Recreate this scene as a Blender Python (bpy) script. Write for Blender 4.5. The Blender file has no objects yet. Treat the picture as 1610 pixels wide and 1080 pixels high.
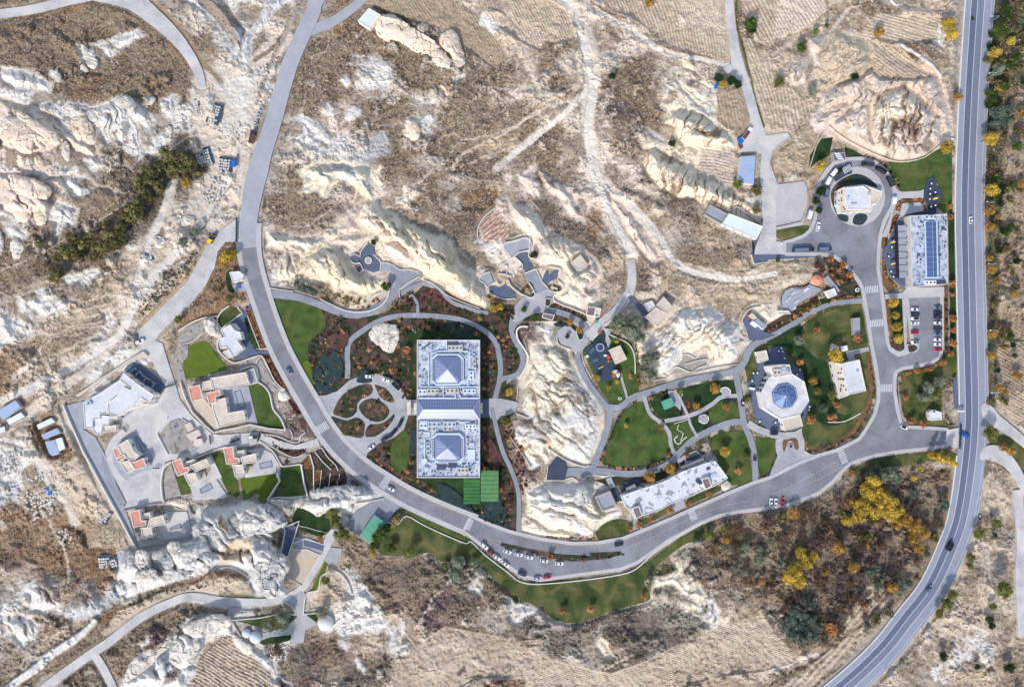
import bpy, bmesh, math, random, time
import numpy as np
from mathutils import Vector, Matrix
from mathutils.geometry import tessellate_polygon
SC = bpy.context.scene
COL = SC.collection
T0 = time.time()
S = 0.35                    # metres per photograph pixel on the ground
H = 375.0                   # height of the drone
cam_d = bpy.data.cameras.new('camera'); cam = bpy.data.objects.new('camera', cam_d); COL.objects.link(cam)
cam.location = (0, 0, H); cam.rotation_euler = (0, 0, 0)
cam_d.sensor_width = 36; cam_d.lens = 36*H/(1610*S); cam_d.clip_start = 1; cam_d.clip_end = 9000
SC.camera = cam
W = bpy.data.worlds.new('World'); SC.world = W; W.use_nodes = True
SUN_EL, SUN_AZ = math.radians(40), math.radians(205)     # azimuth clockwise from +Y (north, up in the picture)
nt = W.node_tree; sky = nt.nodes.new('ShaderNodeTexSky'); sky.sky_type = 'NISHITA'; sky.sun_disc = False
sky.sun_elevation = SUN_EL; sky.sun_rotation = SUN_AZ; sky.altitude = 1100; sky.dust_density = 2.0; sky.air_density = 1.0
bg = nt.nodes['Background']; bg.inputs[1].default_value = 0.15
hs = nt.nodes.new('ShaderNodeHueSaturation'); hs.inputs['Saturation'].default_value = .72   # thin autumn haze greys the sky
nt.links.new(sky.outputs[0], hs.inputs['Color']); nt.links.new(hs.outputs[0], bg.inputs[0])
sl = bpy.data.lights.new('sun', 'SUN'); sl.energy = 2.2; sl.angle = math.radians(3.0); sl.color = (1.0, 0.92, 0.82)
so = bpy.data.objects.new('sun', sl); COL.objects.link(so)
sd = Vector((math.sin(SUN_AZ)*math.cos(SUN_EL), math.cos(SUN_AZ)*math.cos(SUN_EL), math.sin(SUN_EL)))
so.rotation_euler = sd.to_track_quat('Z', 'Y').to_euler(); so.location = sd*900
SC.view_settings.view_transform = 'Standard'; SC.view_settings.look = 'None'
SC.view_settings.exposure = 0.58; SC.view_settings.gamma = 1; SC.view_settings.use_curve_mapping = False
rnd = random.Random(7); NR = np.random.RandomState(11)
def P(x, y, z=0.0):
    k = S*(H-z)/H
    return Vector(((x-805)*k, (540-y)*k, z))
TL = {'a':(0,0,4),'b':(400,0,4),'c':(800,0,4),'d':(1200,0,3.927),'e':(0,270,4),'f':(400,270,4),'g':(800,270,4),'h':(1200,270,3.927),
      'i':(0,540,4),'j':(400,540,4),'k':(800,540,4),'l':(1200,540,3.927),'m':(0,810,4),'n':(400,810,4),'o':(800,810,4),'p':(1200,810,3.927),
      'v1':(120,540,8),'v7':(280,480,8),'v2':(280,600,8),'v3':(160,660,8),'v6':(160,750,8),'v5':(340,690,8),'cn':(620,520,8),'cs':(620,650,8),
      'oc':(1140,530,8),'od':(1140,640,8),'lb':(930,700,6.428),'rb':(1280,240,8),'pk':(1370,440,9),'cv':(740,370,8),'pg':(800,460,8),
      'st':(1160,400,8),'rk':(400,740,6.708),'cf':(420,360,6.708),'cc':(500,560,8),'gd':(1020,580,8),'rs':(1380,300,6.75),'gt':(1440,640,7.712),
      'dm':(340,880,7.2),'lt':(740,820,8.944),'s':(0,0,1)}
def R(t):
    out = []; ox, oy, s = TL['s']
    for w in t.split():
        if w.endswith(':'): ox, oy, s = TL[w[:-1]]
        else:
            a, b = w.split(','); out.append((ox+float(a)/s, oy+float(b)/s))
    return out
def smooth(pts, closed=False, n=5):
    m = len(pts)
    if m < 3: return pts
    out = []
    for i in range(m if closed else m-1):
        if closed: p0, p1, p2, p3 = pts[i-1], pts[i], pts[(i+1)%m], pts[(i+2)%m]
        else: p0, p1, p2, p3 = pts[max(i-1,0)], pts[i], pts[i+1], pts[min(i+2,m-1)]
        d = math.hypot(p2[0]-p1[0], p2[1]-p1[1]); k = n if d > 3 else 1
        for j in range(k):
            t = j/k; t2, t3 = t*t, t*t*t
            out.append(tuple(0.5*((2*p1[c])+(-p0[c]+p2[c])*t+(2*p0[c]-5*p1[c]+4*p2[c]-p3[c])*t2+(-p0[c]+3*p1[c]-3*p2[c]+p3[c])*t3) for c in range(len(p1))))
    if not closed: out.append(tuple(pts[-1]))
    return out
def offset(pts, o):
    out = []
    for i, p in enumerate(pts):
        a = pts[max(i-1,0)]; b = pts[min(i+1,len(pts)-1)]
        dx, dy = b[0]-a[0], b[1]-a[1]; L = math.hypot(dx, dy) or 1
        oo = o[i] if isinstance(o, (list, tuple)) else o
        out.append((p[0]-dy/L*oo, p[1]+dx/L*oo))
    return out
def ribbon(pts, w):
    if isinstance(w, (list, tuple)): a = [x/2 for x in w]; b = [-x/2 for x in w]
    else: a, b = w/2, -w/2
    return offset(pts, a)+offset(pts, b)[::-1]
def circle(cx, cy, r, n=24, r2=None, a0=0): return [(cx+r*math.cos(a0+2*math.pi*i/n), cy+(r2 or r)*math.sin(a0+2*math.pi*i/n)) for i in range(n)]
def link(name, me, parent=None, mat=None):
    o = bpy.data.objects.new(name, me); COL.objects.link(o)
    if parent: o.parent = parent
    if mat is not None:
        if len(me.materials) == 0: me.materials.append(mat)
        elif me.materials[0] != mat:
            o.material_slots[0].link = 'OBJECT'; o.material_slots[0].material = mat
    return o
def mesh(name, vs, fs, mats=None, mi=None, smooth_=False):
    me = bpy.data.meshes.new(name); me.from_pydata([tuple(v) for v in vs], [], fs)
    for m in (mats or []): me.materials.append(m)
    if mi is not None: me.polygons.foreach_set('material_index', mi)
    if smooth_: me.polygons.foreach_set('use_smooth', [True]*len(me.polygons))
    me.update(); return me
def tag(o, label=None, cat=None, group=None, kind=None):
    if label: o['label'] = label
    if cat: o['category'] = cat
    if group: o['group'] = group
    if kind: o['kind'] = kind
    return o
def thing(name, loc, label, cat, group=None, rz=0.0):
    o = bpy.data.objects.new(name, None); COL.objects.link(o); o.location = loc; o.rotation_euler = (0, 0, rz); o.empty_display_size = .5
    return tag(o, label, cat, group)
def area2(p): return sum(p[i-1][0]*p[i][1]-p[i][0]*p[i-1][1] for i in range(len(p)))
class MB:
    def __init__(s): s.v = []; s.f = []; s.m = []
    def add(s, vs, fs, m=0):
        b = len(s.v); s.v += [tuple(x) for x in vs]; s.f += [tuple(b+i for i in f) for f in fs]; s.m += [m]*len(fs)
    def box(s, c, d, rz=0, m=0, bottom=False):
        cx, cy, cz = c; dx, dy, dz = d[0]/2, d[1]/2, d[2]
        ca, sa = math.cos(rz), math.sin(rz); vs = []
        for z in (0, dz):
            for x, y in ((-dx,-dy),(dx,-dy),(dx,dy),(-dx,dy)): vs.append((cx+x*ca-y*sa, cy+x*sa+y*ca, cz+z))
        fs = [(4,5,6,7),(0,1,5,4),(1,2,6,5),(2,3,7,6),(3,0,4,7)]
        if bottom: fs.append((3,2,1,0))
        s.add(vs, fs, m)
    def prism(s, pts, z0, z1, m=0, mt=None, cap=True):
        if area2(pts) < 0: pts = pts[::-1]
        n = len(pts); vs = [(p[0],p[1],z0) for p in pts]+[(p[0],p[1],z1) for p in pts]
        s.add(vs, [(i,(i+1)%n,n+(i+1)%n,n+i) for i in range(n)], m)
        if cap:
            tr = tessellate_polygon([[Vector((p[0],p[1],0)) for p in pts]])
            fs = []
            for t in tr:
                a, b, c = (pts[i] for i in t)
                fs.append(t if (b[0]-a[0])*(c[1]-a[1])-(b[1]-a[1])*(c[0]-a[0]) > 0 else t[::-1])
            s.add([(p[0],p[1],z1) for p in pts], fs, m if mt is None else mt)
    def cyl(s, c, r, h, n=10, r2=None, m=0, cap=True):
        r2 = r if r2 is None else r2
        vs = [(c[0]+r*math.cos(2*math.pi*i/n), c[1]+r*math.sin(2*math.pi*i/n), c[2]) for i in range(n)]+[(c[0]+r2*math.cos(2*math.pi*i/n), c[1]+r2*math.sin(2*math.pi*i/n), c[2]+h) for i in range(n)]
        fs = [(i,(i+1)%n,n+(i+1)%n,n+i) for i in range(n)]
        if cap: fs.append(tuple(range(n,2*n)))
        s.add(vs, fs, m)
    def tube(s, a, b, r1, r2, n=5, m=0):
        a = Vector(a); b = Vector(b); d = (b-a).normalized(); u = d.orthogonal().normalized(); v = d.cross(u)
        vs = [a+(u*math.cos(2*math.pi*i/n)+v*math.sin(2*math.pi*i/n))*r1 for i in range(n)]+[b+(u*math.cos(2*math.pi*i/n)+v*math.sin(2*math.pi*i/n))*r2 for i in range(n)]
        s.add(vs, [(i,(i+1)%n,n+(i+1)%n,n+i) for i in range(n)]+[tuple(range(n,2*n))], m)
    def build(s, name, mats, parent=None, smooth_=False):
        if not isinstance(mats, (list, tuple)): mats = [mats]
        return link(name, mesh(name, s.v, s.f, mats, s.m, smooth_), parent)
def L(r, g, b): return tuple(((c/255)/12.92 if c/255 <= .04045 else ((c/255+.055)/1.055)**2.4) for c in (r, g, b))
def nodemat(name):
    m = bpy.data.materials.new(name); m.use_nodes = True
    return m, m.node_tree, m.node_tree.nodes['Principled BSDF']
def mat(name, col, rough=.85, var=.12, scale=1.2, scale2=14.0, bump=.0, metal=0.0, spot=None, spotcol=None, spec=.3, objvar=0.0, dist=.05):
    m, t, b = nodemat(name); N = t.nodes; K = t.links
    tc = N.new('ShaderNodeTexCoord'); co = tc.outputs['Object']
    n1 = N.new('ShaderNodeTexNoise'); n1.inputs['Scale'].default_value = scale; n1.inputs['Detail'].default_value = 6; n1.inputs['Roughness'].default_value = .65
    geo = N.new('ShaderNodeNewGeometry'); K.new(geo.outputs['Position'], n1.inputs['Vector'])
    n2 = N.new('ShaderNodeTexNoise'); n2.inputs['Scale'].default_value = scale/scale2; n2.inputs['Detail'].default_value = 4; K.new(geo.outputs['Position'], n2.inputs['Vector'])
    ad = N.new('ShaderNodeMath'); ad.operation = 'ADD'; K.new(n1.outputs['Fac'], ad.inputs[0]); K.new(n2.outputs['Fac'], ad.inputs[1])
    mr = N.new('ShaderNodeMapRange'); mr.inputs[1].default_value = .6; mr.inputs[2].default_value = 1.4; mr.inputs[3].default_value = 1-var*1.6; mr.inputs[4].default_value = 1+var*1.6
    K.new(ad.outputs[0], mr.inputs[0])
    mul = N.new('ShaderNodeVectorMath'); mul.operation = 'SCALE'; mul.inputs[0].default_value = col; K.new(mr.outputs[0], mul.inputs['Scale'])
    out = mul.outputs[0]
    if spot:
        n3 = N.new('ShaderNodeTexNoise'); n3.inputs['Scale'].default_value = spot[0]; n3.inputs['Detail'].default_value = 5; n3.inputs['Distortion'].default_value = .6; K.new(geo.outputs['Position'], n3.inputs['Vector'])
        r3 = N.new('ShaderNodeMapRange'); r3.inputs[1].default_value = spot[1]; r3.inputs[2].default_value = spot[2]; K.new(n3.outputs['Fac'], r3.inputs[0])
        mx = N.new('ShaderNodeMix'); mx.data_type = 'RGBA'; K.new(r3.outputs[0], mx.inputs[0]); K.new(out, mx.inputs[6]); mx.inputs[7].default_value = (*spotcol, 1); out = mx.outputs[2]
    if objvar:
        oi = N.new('ShaderNodeObjectInfo'); hs = N.new('ShaderNodeHueSaturation')
        r4 = N.new('ShaderNodeMapRange'); r4.inputs[3].default_value = 1-objvar; r4.inputs[4].default_value = 1+objvar; K.new(oi.outputs['Random'], r4.inputs[0]); K.new(r4.outputs[0], hs.inputs['Value'])
        K.new(out, hs.inputs['Color']); out = hs.outputs[0]
    K.new(out, b.inputs['Base Color']); b.inputs['Roughness'].default_value = rough; b.inputs['Metallic'].default_value = metal
    b.inputs['Specular IOR Level'].default_value = spec
    if bump:
        bp = N.new('ShaderNodeBump'); bp.inputs['Strength'].default_value = bump; bp.inputs['Distance'].default_value = dist; K.new(n1.outputs['Fac'], bp.inputs['Height']); K.new(bp.outputs[0], b.inputs['Normal'])
    return m
M = {}
M['asphalt'] = mat('asphalt', L(124,126,134), .9, .2, 1.0, 9, .1, spot=(.06,.48,.7), spotcol=L(146,150,160))
M['roadpale'] = mat('worn_pale_road', L(162,165,173), .9, .09, .5, 12, .1, spot=(.09,.5,.75), spotcol=L(170,174,184))
M['highway'] = mat('highway_asphalt', L(98,108,130), .9, .08, .6, 20, .1)
M['shoulder'] = mat('highway_shoulder_asphalt', L(146,152,168), .9, .08, .6, 20, .1)
M['highway2'] = mat('highway_lane_asphalt', L(118,126,146), .9, .08, .6, 20, .1)
M['paving'] = mat('light_stone_paving', L(164,166,170), .88, .2, 1.0, 10, .15, spot=(.12,.5,.8), spotcol=L(184,184,186))
M['pathgrey'] = mat('grey_path_paving', L(140,145,155), .88, .15, 1.0, 10, .15, spot=(.3,.6,.8), spotcol=L(176,180,188))
M['concrete'] = mat('pale_concrete_road', L(184,184,186), .88, .2, 1.0, 9, .1, spot=(.09,.46,.7), spotcol=L(208,204,200))
M['sidewalk'] = mat('sidewalk_paving', L(182,181,184), .88, .09, 1.2, 8, .15)
M['slate'] = mat('blue_slate_floor', L(90,101,124), .8, .12, 1.2, 8, .1)
M['slatedark'] = mat('dark_slate_floor', L(62,72,92), .8, .14, 1.2, 8, .1)
M['patio'] = mat('grey_patio_slabs', L(158,162,172), .85, .12, 1.5, 6, .15)
M['sand'] = mat('raked_sand', L(196,182,166), .95, .07, 2.2, 8, .2)
M['lawn'] = mat('mown_lawn', L(70,90,46), .95, .45, 1.6, 10, .9, spot=(.12,.46,.72), spotcol=L(96,102,60), spec=.1, dist=.3)
M['lawndark'] = mat('dark_lawn', L(40,62,38), .95, .45, 1.6, 10, .9, spot=(.12,.45,.75), spotcol=L(62,80,44), spec=.1, dist=.3)
M['lawnolive'] = mat('olive_lawn', L(94,112,42), .95, .16, 2.4, 10, .6, spec=.1, dist=.2, spot=(.16,.45,.75), spotcol=L(84,102,44))
M['lawndry'] = mat('patchy_dry_lawn', L(66,80,46), .95, .34, .9, 8, .9, spot=(.11,.42,.72), spotcol=L(118,110,72), spec=.1, dist=.3)
M['bed'] = mat('planting_bed_soil', L(92,74,68), .95, .5, 1.6, 7, 1.0, spot=(.16,.44,.58), spotcol=L(52,62,44), spec=.1, dist=.3)
M['bedred'] = mat('red_mulch_bed', L(100,72,68), .95, .3, 1.6, 7, 1.0, spot=(.4,.45,.75), spotcol=L(68,52,50), spec=.1, dist=.3)
M['bedorange'] = mat('rust_planting_bed', L(122,94,72), .95, .3, 1.6, 7, 1.0, spot=(.4,.45,.75), spotcol=L(96,76,58), spec=.1, dist=.3)
M['teal'] = mat('teal_ground_cover', L(52,68,70), .95, .3, 2.0, 7, 1.0, spec=.1, dist=.3)
M['gravelbed'] = mat('gravel_bed', L(160,154,150), .95, .25, 2.0, 6, .8, spot=(.35,.55,.75), spotcol=L(96,88,80), dist=.2)
M['rubber'] = mat('rubber_play_floor', L(58,72,90), .9, .1, 2, 6, .05)
M['line'] = mat('white_road_paint', L(204,208,214), .7, .08, 2, 6)
M['lineyel'] = mat('yellow_road_paint', L(196,172,116), .7, .08, 2, 6)
M['gateblack'] = mat('black_steel', L(34,38,50), .5, .05, 2, 6)
M['wallwhite'] = mat('white_plaster_wall', L(224,220,214), .85, .07, 1.5, 6, .05)
M['wallstone'] = mat('pale_stone_wall', L(206,198,188), .9, .14, 1.6, 6, .3, dist=.1)
M['wallgrey'] = mat('grey_stone_wall', L(168,162,158), .9, .16, 1.6, 6, .3, dist=.1)
M['roofwhite'] = mat('white_roof_membrane', L(184,192,204), .8, .24, 1.2, 8, .1, spot=(.42,.48,.66), spotcol=L(124,140,168))
M['roofspeck'] = mat('stained_white_roof', L(208,212,220), .85, .10, 1.2, 8, .1, spot=(.34,.545,.60), spotcol=L(150,148,154))
M['roofplain'] = mat('plain_white_roof', L(206,210,216), .8, .13, .8, 8, .05, spot=(.2,.55,.8), spotcol=L(188,195,206))
M['roofbeige'] = mat('beige_stone_roof', L(206,194,180), .9, .18, 1.6, 6, .2, spot=(.5,.58,.72), spotcol=L(196,178,164))
M['roofpink'] = mat('terracotta_roof', L(208,146,126), .9, .14, 2.2, 6, .1)
M['roofstone'] = mat('pale_octagon_roof', L(206,205,208), .88, .18, 1.5, 6, .05, spot=(.4,.58,.72), spotcol=L(178,180,192))
M['rooftan'] = mat('tan_ribbed_roof', L(206,198,186), .88, .08, 1.5, 6, .1)
M['roofgrey'] = mat('grey_flat_roof', L(150,156,166), .85, .1, 1.2, 8, .1)
M['roofbrown'] = mat('mauve_brown_roof', L(124,108,112), .85, .1, 1.5, 8, .1)
M['roofmetal'] = mat('blue_grey_sheet_roof', L(158,176,204), .55, .08, 1.0, 8, .05)
M['shedwhite'] = mat('white_sheet_roof', L(214,224,236), .6, .08, 1.0, 8, .05)
M['equip'] = mat('galvanised_equipment', L(178,190,206), .5, .12, 2.0, 6, .05)
M['equipdark'] = mat('dark_vent_metal', L(66,78,98), .6, .12, 2.0, 6)
M['equiptan'] = mat('tan_cabinet', L(188,186,178), .7, .12, 2.0, 6)
M['duct'] = mat('pale_duct', L(200,214,230), .5, .08, 2.0, 6)
M['slot'] = mat('dark_opening', L(26,28,34), .6, .05, 2, 6)
M['winglass'] = mat('window_glass', L(40,52,70), .12, .05, 2, 6, spec=.6)
def glassmat(name, col, rough=.18):
    m, t, b = nodemat(name); b.inputs['Base Color'].default_value = (*col, 1); b.inputs['Roughness'].default_value = rough
    b.inputs['Specular IOR Level'].default_value = .8; b.inputs['Coat Weight'].default_value = .5; b.inputs['Coat Roughness'].default_value = .08
    return m
M['skyglass'] = glassmat('blue_skylight_glass', L(82,106,158))
M['paleglass'] = glassmat('sunlit_pale_glass', L(206,196,200), .35)
M['frame'] = mat('aluminium_frame', L(168,186,214), .4, .05, 2, 6)
M['pv'] = glassmat('dark_blue_panel', L(70,96,150), .25)
M['poolwater'] = mat('empty_pool_lining', L(150,158,172), .5, .1, 1.0, 6)
M['canopygreen'] = mat('green_canopy_sheet', L(36,100,46), .6, .12, 1.2, 6, .05, spot=(.3,.5,.75), spotcol=L(62,120,62))
M['canopylime'] = mat('mid_green_canopy_sheet', L(78,126,78), .6, .12, 1.2, 6, .05, spot=(.3,.5,.75), spotcol=L(98,136,92))
M['canopyteal'] = mat('teal_canopy_sheet', L(86,158,132), .6, .12, 1.2, 6, .05, spot=(.3,.5,.75), spotcol=L(112,160,142))
M['yellowcloth'] = mat('yellow_fabric', L(246,206,40), .8, .05, 2, 6)
M['orangeroof'] = mat('orange_tent_cloth', L(226,146,112), .8, .05, 2, 6)
M['white'] = mat('white_plain', L(232,234,238), .6, .04, 2, 6)
M['blue'] = mat('bright_blue', L(28,108,196), .5, .06, 2, 6)
M['red'] = mat('bright_red', L(206,40,60), .5, .06, 2, 6)
M['orange'] = mat('bright_orange', L(232,120,60), .5, .06, 2, 6)
M['bark'] = mat('bark', L(96,78,62), .95, .2, 3, 6, .4)
M['barkpale'] = mat('pale_bark', L(150,138,124), .95, .2, 3, 6, .4)
M['rock'] = mat('white_tuff_rock', L(218,210,198), .95, .2, .9, 12, .9, spot=(.22,.5,.68), spotcol=L(160,154,148), dist=.5)
M['rockcream'] = mat('cream_tuff_rock', L(226,209,190), .95, .15, .9, 12, .8, spot=(.16,.52,.75), spotcol=L(204,176,156), dist=.5)
M['rockgrey'] = mat('grey_weathered_tuff', L(200,197,190), .95, .2, .8, 10, .9, spot=(.2,.45,.62), spotcol=L(146,150,156), dist=.5)
M['block'] = mat('cut_stone_blocks', L(206,203,198), .9, .16, 2.0, 4, .2)
CARP = {}
def carpaint(name, rgb):
    if name not in CARP:
        m, t, b = nodemat(name+'_car_paint'); b.inputs['Base Color'].default_value = (*L(*rgb), 1); b.inputs['Roughness'].default_value = .3
        b.inputs['Coat Weight'].default_value = .6; b.inputs['Metallic'].default_value = .1; CARP[name] = m
    return CARP[name]
FLAT = []; FLAT_HARD = []
ZC = [0.06]
def sheet(name, m, pts, kind='structure', lift=0.0, flat=True):
    ZC[0] += 0.0035; z = ZC[0]+lift
    if area2(pts) > 0: pts = pts[::-1]
    w = [P(x, y, z) for x, y in pts]
    tr = tessellate_polygon([[Vector((p[0], p[1], 0)) for p in w]])
    fs = []
    for t in tr:
        a, b, c = (w[i] for i in t)
        fs.append(t if (b.x-a.x)*(c.y-a.y)-(b.y-a.y)*(c.x-a.x) > 0 else t[::-1])
    vs = [tuple(p) for p in w]; n = len(vs); vs += [(p.x, p.y, -0.4) for p in w]
    ccw = area2([(p.x, p.y) for p in w]) > 0
    for i in range(n):
        j = (i+1) % n; fs.append((i, n+i, n+j, j) if ccw else (i, j, n+j, n+i))
    o = link(name, mesh(name, vs, fs, [M[m]])); o['kind'] = kind
    if flat: FLAT.append(pts)
    if name not in ('garden_soil','planting_bed'): FLAT_HARD.append(pts)
    return o
def poly(name, m, t, sm=False, **k):
    p = R(t)
    if sm: p = smooth(p, True, 4)
    return sheet(name, m, p, **k)
def path(name, m, t, w, edge=None, **k):
    p = smooth(R(t), False, 6)
    if isinstance(w, (list, tuple)):
        q = np.interp(np.linspace(0, 1, len(p)), np.linspace(0, 1, len(w)), w).tolist(); w = q
    if edge:
        we = [x+edge for x in w] if isinstance(w, list) else w+edge
        sheet(name+'_kerb', 'sidewalk', ribbon(p, we), **k)
    return sheet(name, m, ribbon(p, w), **k)
poly('garden_soil','bed','s: 428,464 445,462 500,480 560,502 605,492 640,472 665,450 700,458 720,478 760,488 800,488 815,512 824,545 824,575 812,590 795,600 813,632 812,645 790,668 800,712 815,760 816,800 815,836 770,824 735,814 690,797 645,777 600,747 560,707 520,662 490,617 465,565 442,515')
poly('garden_soil','bed','k: 870,320 1040,290 1430,225 1480,500 1400,510 1180,600 1060,690 990,500')
poly('garden_soil','bed','k: 540,860 700,830 900,810 1050,760 1050,830 1000,860 800,880 640,900')
poly('garden_soil','bed','cv: 560,880 250,850 300,960 330,1080 560,1080 660,960')
poly('garden_soil','bed','cv: 660,970 1060,850 1450,1010 1470,1080 660,1080')
poly('garden_soil','bed','h: 370,520 500,560 590,660 640,760 500,790 330,820 230,860 170,940 0,1000 0,960 150,870 330,800 420,760 480,700 380,560')
poly('garden_soil','bed','v5: 740,200 940,240 1170,180 1250,160 1330,100 1560,330 1640,470 1640,560 1240,650 1140,700 1080,420 1060,320 880,350 800,300')
L_ = lambda m, t, sm=True, nm='lawn', **k: poly(nm, m, t, sm=sm, **k)
L_('lawn','s: 430,470 447,469 472,474 500,482 507,492 512,505 510,517 500,527 487,537 484,556 490,590 494,615 475,580 455,540 440,500')
L_('lawnolive','s: 476,573 486,568 491,590 494,614 484,600')
L_('lawnolive','v7: 140,520 230,470 330,450 390,480 430,560 500,660 600,745 610,815 400,860 110,935 80,830 60,710 120,660 130,570', False)
L_('lawn','v2: 885,60 1000,20 1080,70 1140,150 1160,260 1200,360 1290,470 1340,600 1250,600 1130,590 1000,540 960,350', False)
L_('lawndark','v3: 300,775 440,690 560,650 660,635 640,780 620,870 560,920 430,940 370,910 330,850', False)
L_('lawn','v3: 910,690 950,710 1050,690 1100,830 1150,915 1000,950 960,830', False)
L_('lawn','s: 333,715 345,709 352,714 356,730 366,738 369,750 374,757 377,777 372,782 359,776 347,750 338,730', False)
L_('lawnolive','v5: 300,500 760,435 780,520 720,640 640,770 600,800 520,760 550,700 480,690 430,740 340,775', False)
L_('lawn','v5: 800,360 900,350 1050,340 1080,420 1110,560 1130,700 950,720 700,740 800,540 810,430', False)
L_('lawndark','rk: 390,510 450,390 500,395 660,480 780,440 800,620 760,650 690,700 460,610', False)
L_('lawndry','n: 850,60 930,50 960,10 1060,60 1200,125 1330,178 1360,168 1450,250 1600,370 o: 60,415 150,435 300,425 500,405 700,375 800,340 880,290 960,230 1080,140 1240,55 1265,90 1230,160 1140,170 1080,200 1000,260 930,320 870,400 850,420 880,480 885,530 800,560 640,600 550,640 400,675 330,668 260,640 200,590 150,560 60,520 0,475 n: 1500,395 1420,320 1330,275 1180,290 1120,240 1050,240 980,270 940,255 830,255 780,230 750,160 830,130')
L_('lawn','n: 950,0 1060,-25 1350,155 1360,168 1330,172 960,8', False)
L_('lawn','j: 880,600 950,550 975,620 970,700 990,760 930,810 880,800 855,720 860,650')
L_('lawndark','j: 1060,850 1320,850 1310,1000 1290,1030 1200,990 1110,900')
L_('lawndark','cn: 175,20 640,10 1000,60 1070,110 280,125 275,760 215,740 190,500 205,350 240,200')
L_('lawn','k: 830,365 860,400 900,470 960,530 1000,600 1010,680 960,730 880,760 750,775 600,760 600,710 640,600 690,480 740,410')
L_('lawn','pg: 930,760 1000,660 1170,590 1270,530 1380,590 1480,640 1550,720 1590,830 k: 800,100 820,200 815,300 740,350 660,395 640,385 580,300 520,170 480,80', False)
L_('lawndark','k: 1100,320 1080,290 1160,265 1300,240 1400,235 1420,320 1370,330 1300,350 1230,400 1180,370 1110,350')
L_('lawn','k: 1260,430 1310,380 1360,360 1400,365 1440,400 1445,460 1400,475 1300,500 1250,470')
L_('lawn','k: 1275,600 1350,560 1470,550 1500,600 1520,750 1525,870 1400,890 1380,850 1330,750 1270,670')
L_('lawndark','k: 885,350 950,320 990,400 1050,420 1080,440 1000,480 930,440')
L_('lawn','k: 1015,520 1060,500 1125,480 1165,590 1060,665 1020,600')
L_('lawndark','k: 1150,475 1200,450 1250,470 1260,500 1185,570 1160,520')
L_('lawn','od: 385,385 500,385 645,415 640,560 650,640 600,750 560,850 440,880 410,700', False)
L_('lawndry','s: 1205,540 1245,525 1262,511 1290,494 1325,481 1355,478 1361,520 1365,540 1368,590 1376,616 1363,650 1350,675 1332,690 1297,706 1276,708 1264,698 1261,675 1262,650 1220,660 1190,640 1175,600 1170,570 1185,550', False)
L_('lawndark','s: 1205,542 1235,520 1262,513 1258,535 1280,560 1300,570 1306,600 1310,640 1330,652 1345,645 1320,668 1290,665 1272,640 1262,600 1255,560 1235,545')
L_('lawn','s: 1397,255 1420,256 1442,250 1465,241 1482,232 1497,228 1497,335 1485,335 1473,325 1480,300 1475,290 1457,280 1457,295 1448,300 1416,300 1408,288 1404,272', False)
L_('lawndark','s: 1491,335 1503,335 1503,560 1495,560', False)
L_('lawndark','pk: 205,285 430,265 470,960 420,1010 320,980 290,880 250,620', False)
L_('lawndry','s: 1413,588 1429,583 1455,578 1475,568 1493,553 1503,545 1503,590 1483,594 1480,640 1482,668 1452,667 1429,668 1420,658 1414,640 1411,610')
L_('lawndry','h: 75,365 240,335 300,350 290,400 200,430 130,430 80,400')
L_('lawndark','d: 360,860 430,850 410,960 330,1000 280,1050 290,960', False)
L_('lawndark','d: 505,910 560,930 640,975 600,978 510,965', False)
L_('lawndry','v7: 490,160 560,60 640,20 750,40 790,95 650,200 540,290 510,230', False)
L_('lawndark','v7: 830,160 860,130 1020,540 960,540 900,440', False)
L_('lawndark','e: 1420,650 1450,620 1450,700 1470,760 1430,740')
L_('lawndry','l: 530,790 700,710 850,690 1050,670 1110,650 1200,690 1195,740 1020,725 900,750 700,770 560,825')
L_('lawndry','lb: 450,760 600,730 780,620 790,640 760,690 500,830 450,820', False)
L_('lawndry','lb: 960,560 1080,490 1270,410 1330,440 1200,510 1000,600', False)
L_('lawndry','lb: 50,880 120,800 250,750 380,770 420,840 300,920 130,965 60,940')
L_('lawndry','dm: 180,680 640,650 900,620 905,680 830,760 640,820 500,770 350,720', False)
L_('lawndark','dm: 990,640 1120,615 1160,690 1100,700', False)
L_('lawndark','dm: 500,900 700,840 830,840 860,880 800,920 540,960')
L_('lawnolive','n: 440,290 460,310 400,450 350,480', False)
L_('lawndry','gt: 870,390 1000,330 1311,470 1311,860 1200,700 1080,560')
B_ = lambda m, t, sm=False: poly('planting_bed', m, t, sm=sm)
B_('bedorange','v7: 850,10 940,10 1040,330 1120,540 1040,550 950,300 860,130')
B_('bedred','v7: 1060,640 1150,600 1300,880 1400,1080 1280,1010 1180,900')
B_('bedred','v2: 1385,240 1420,220 1550,400 1530,420 1480,420')
B_('bedred','v2: 1510,480 1560,450 1600,520 1600,600 1560,600')
B_('bedred','v2: 1050,640 1130,670 1400,760 1600,760 1600,770 1400,800 1180,740')
B_('bedred','v2: 1030,740 1180,780 1380,850 1600,860 1600,910 1440,950 1290,880')
B_('bedorange','j: 295,690 355,690 370,780 300,790')
B_('bedorange','j: 375,795 420,790 410,900 375,910')
B_('gravelbed','v7: 0,330 150,250 330,180 320,320 260,400 0,490')
B_('gravelbed','v7: 0,500 130,500 120,650 40,720 100,930 60,1080 0,1000 -20,700')
B_('gravelbed','v2: 530,600 780,560 900,545 1130,600 1340,620 1180,640 900,600 700,640 520,650')
B_('gravelbed','v7: 760,710 950,650 1020,650 1000,720 970,760 780,800')
B_('gravelbed','v7: 970,760 1040,680 1150,880 1230,1040 1330,1080 1180,1080 1040,1000 1000,900')
B_('gravelbed','v5: 740,200 940,240 1170,185 1060,310 880,350 800,270')
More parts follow.
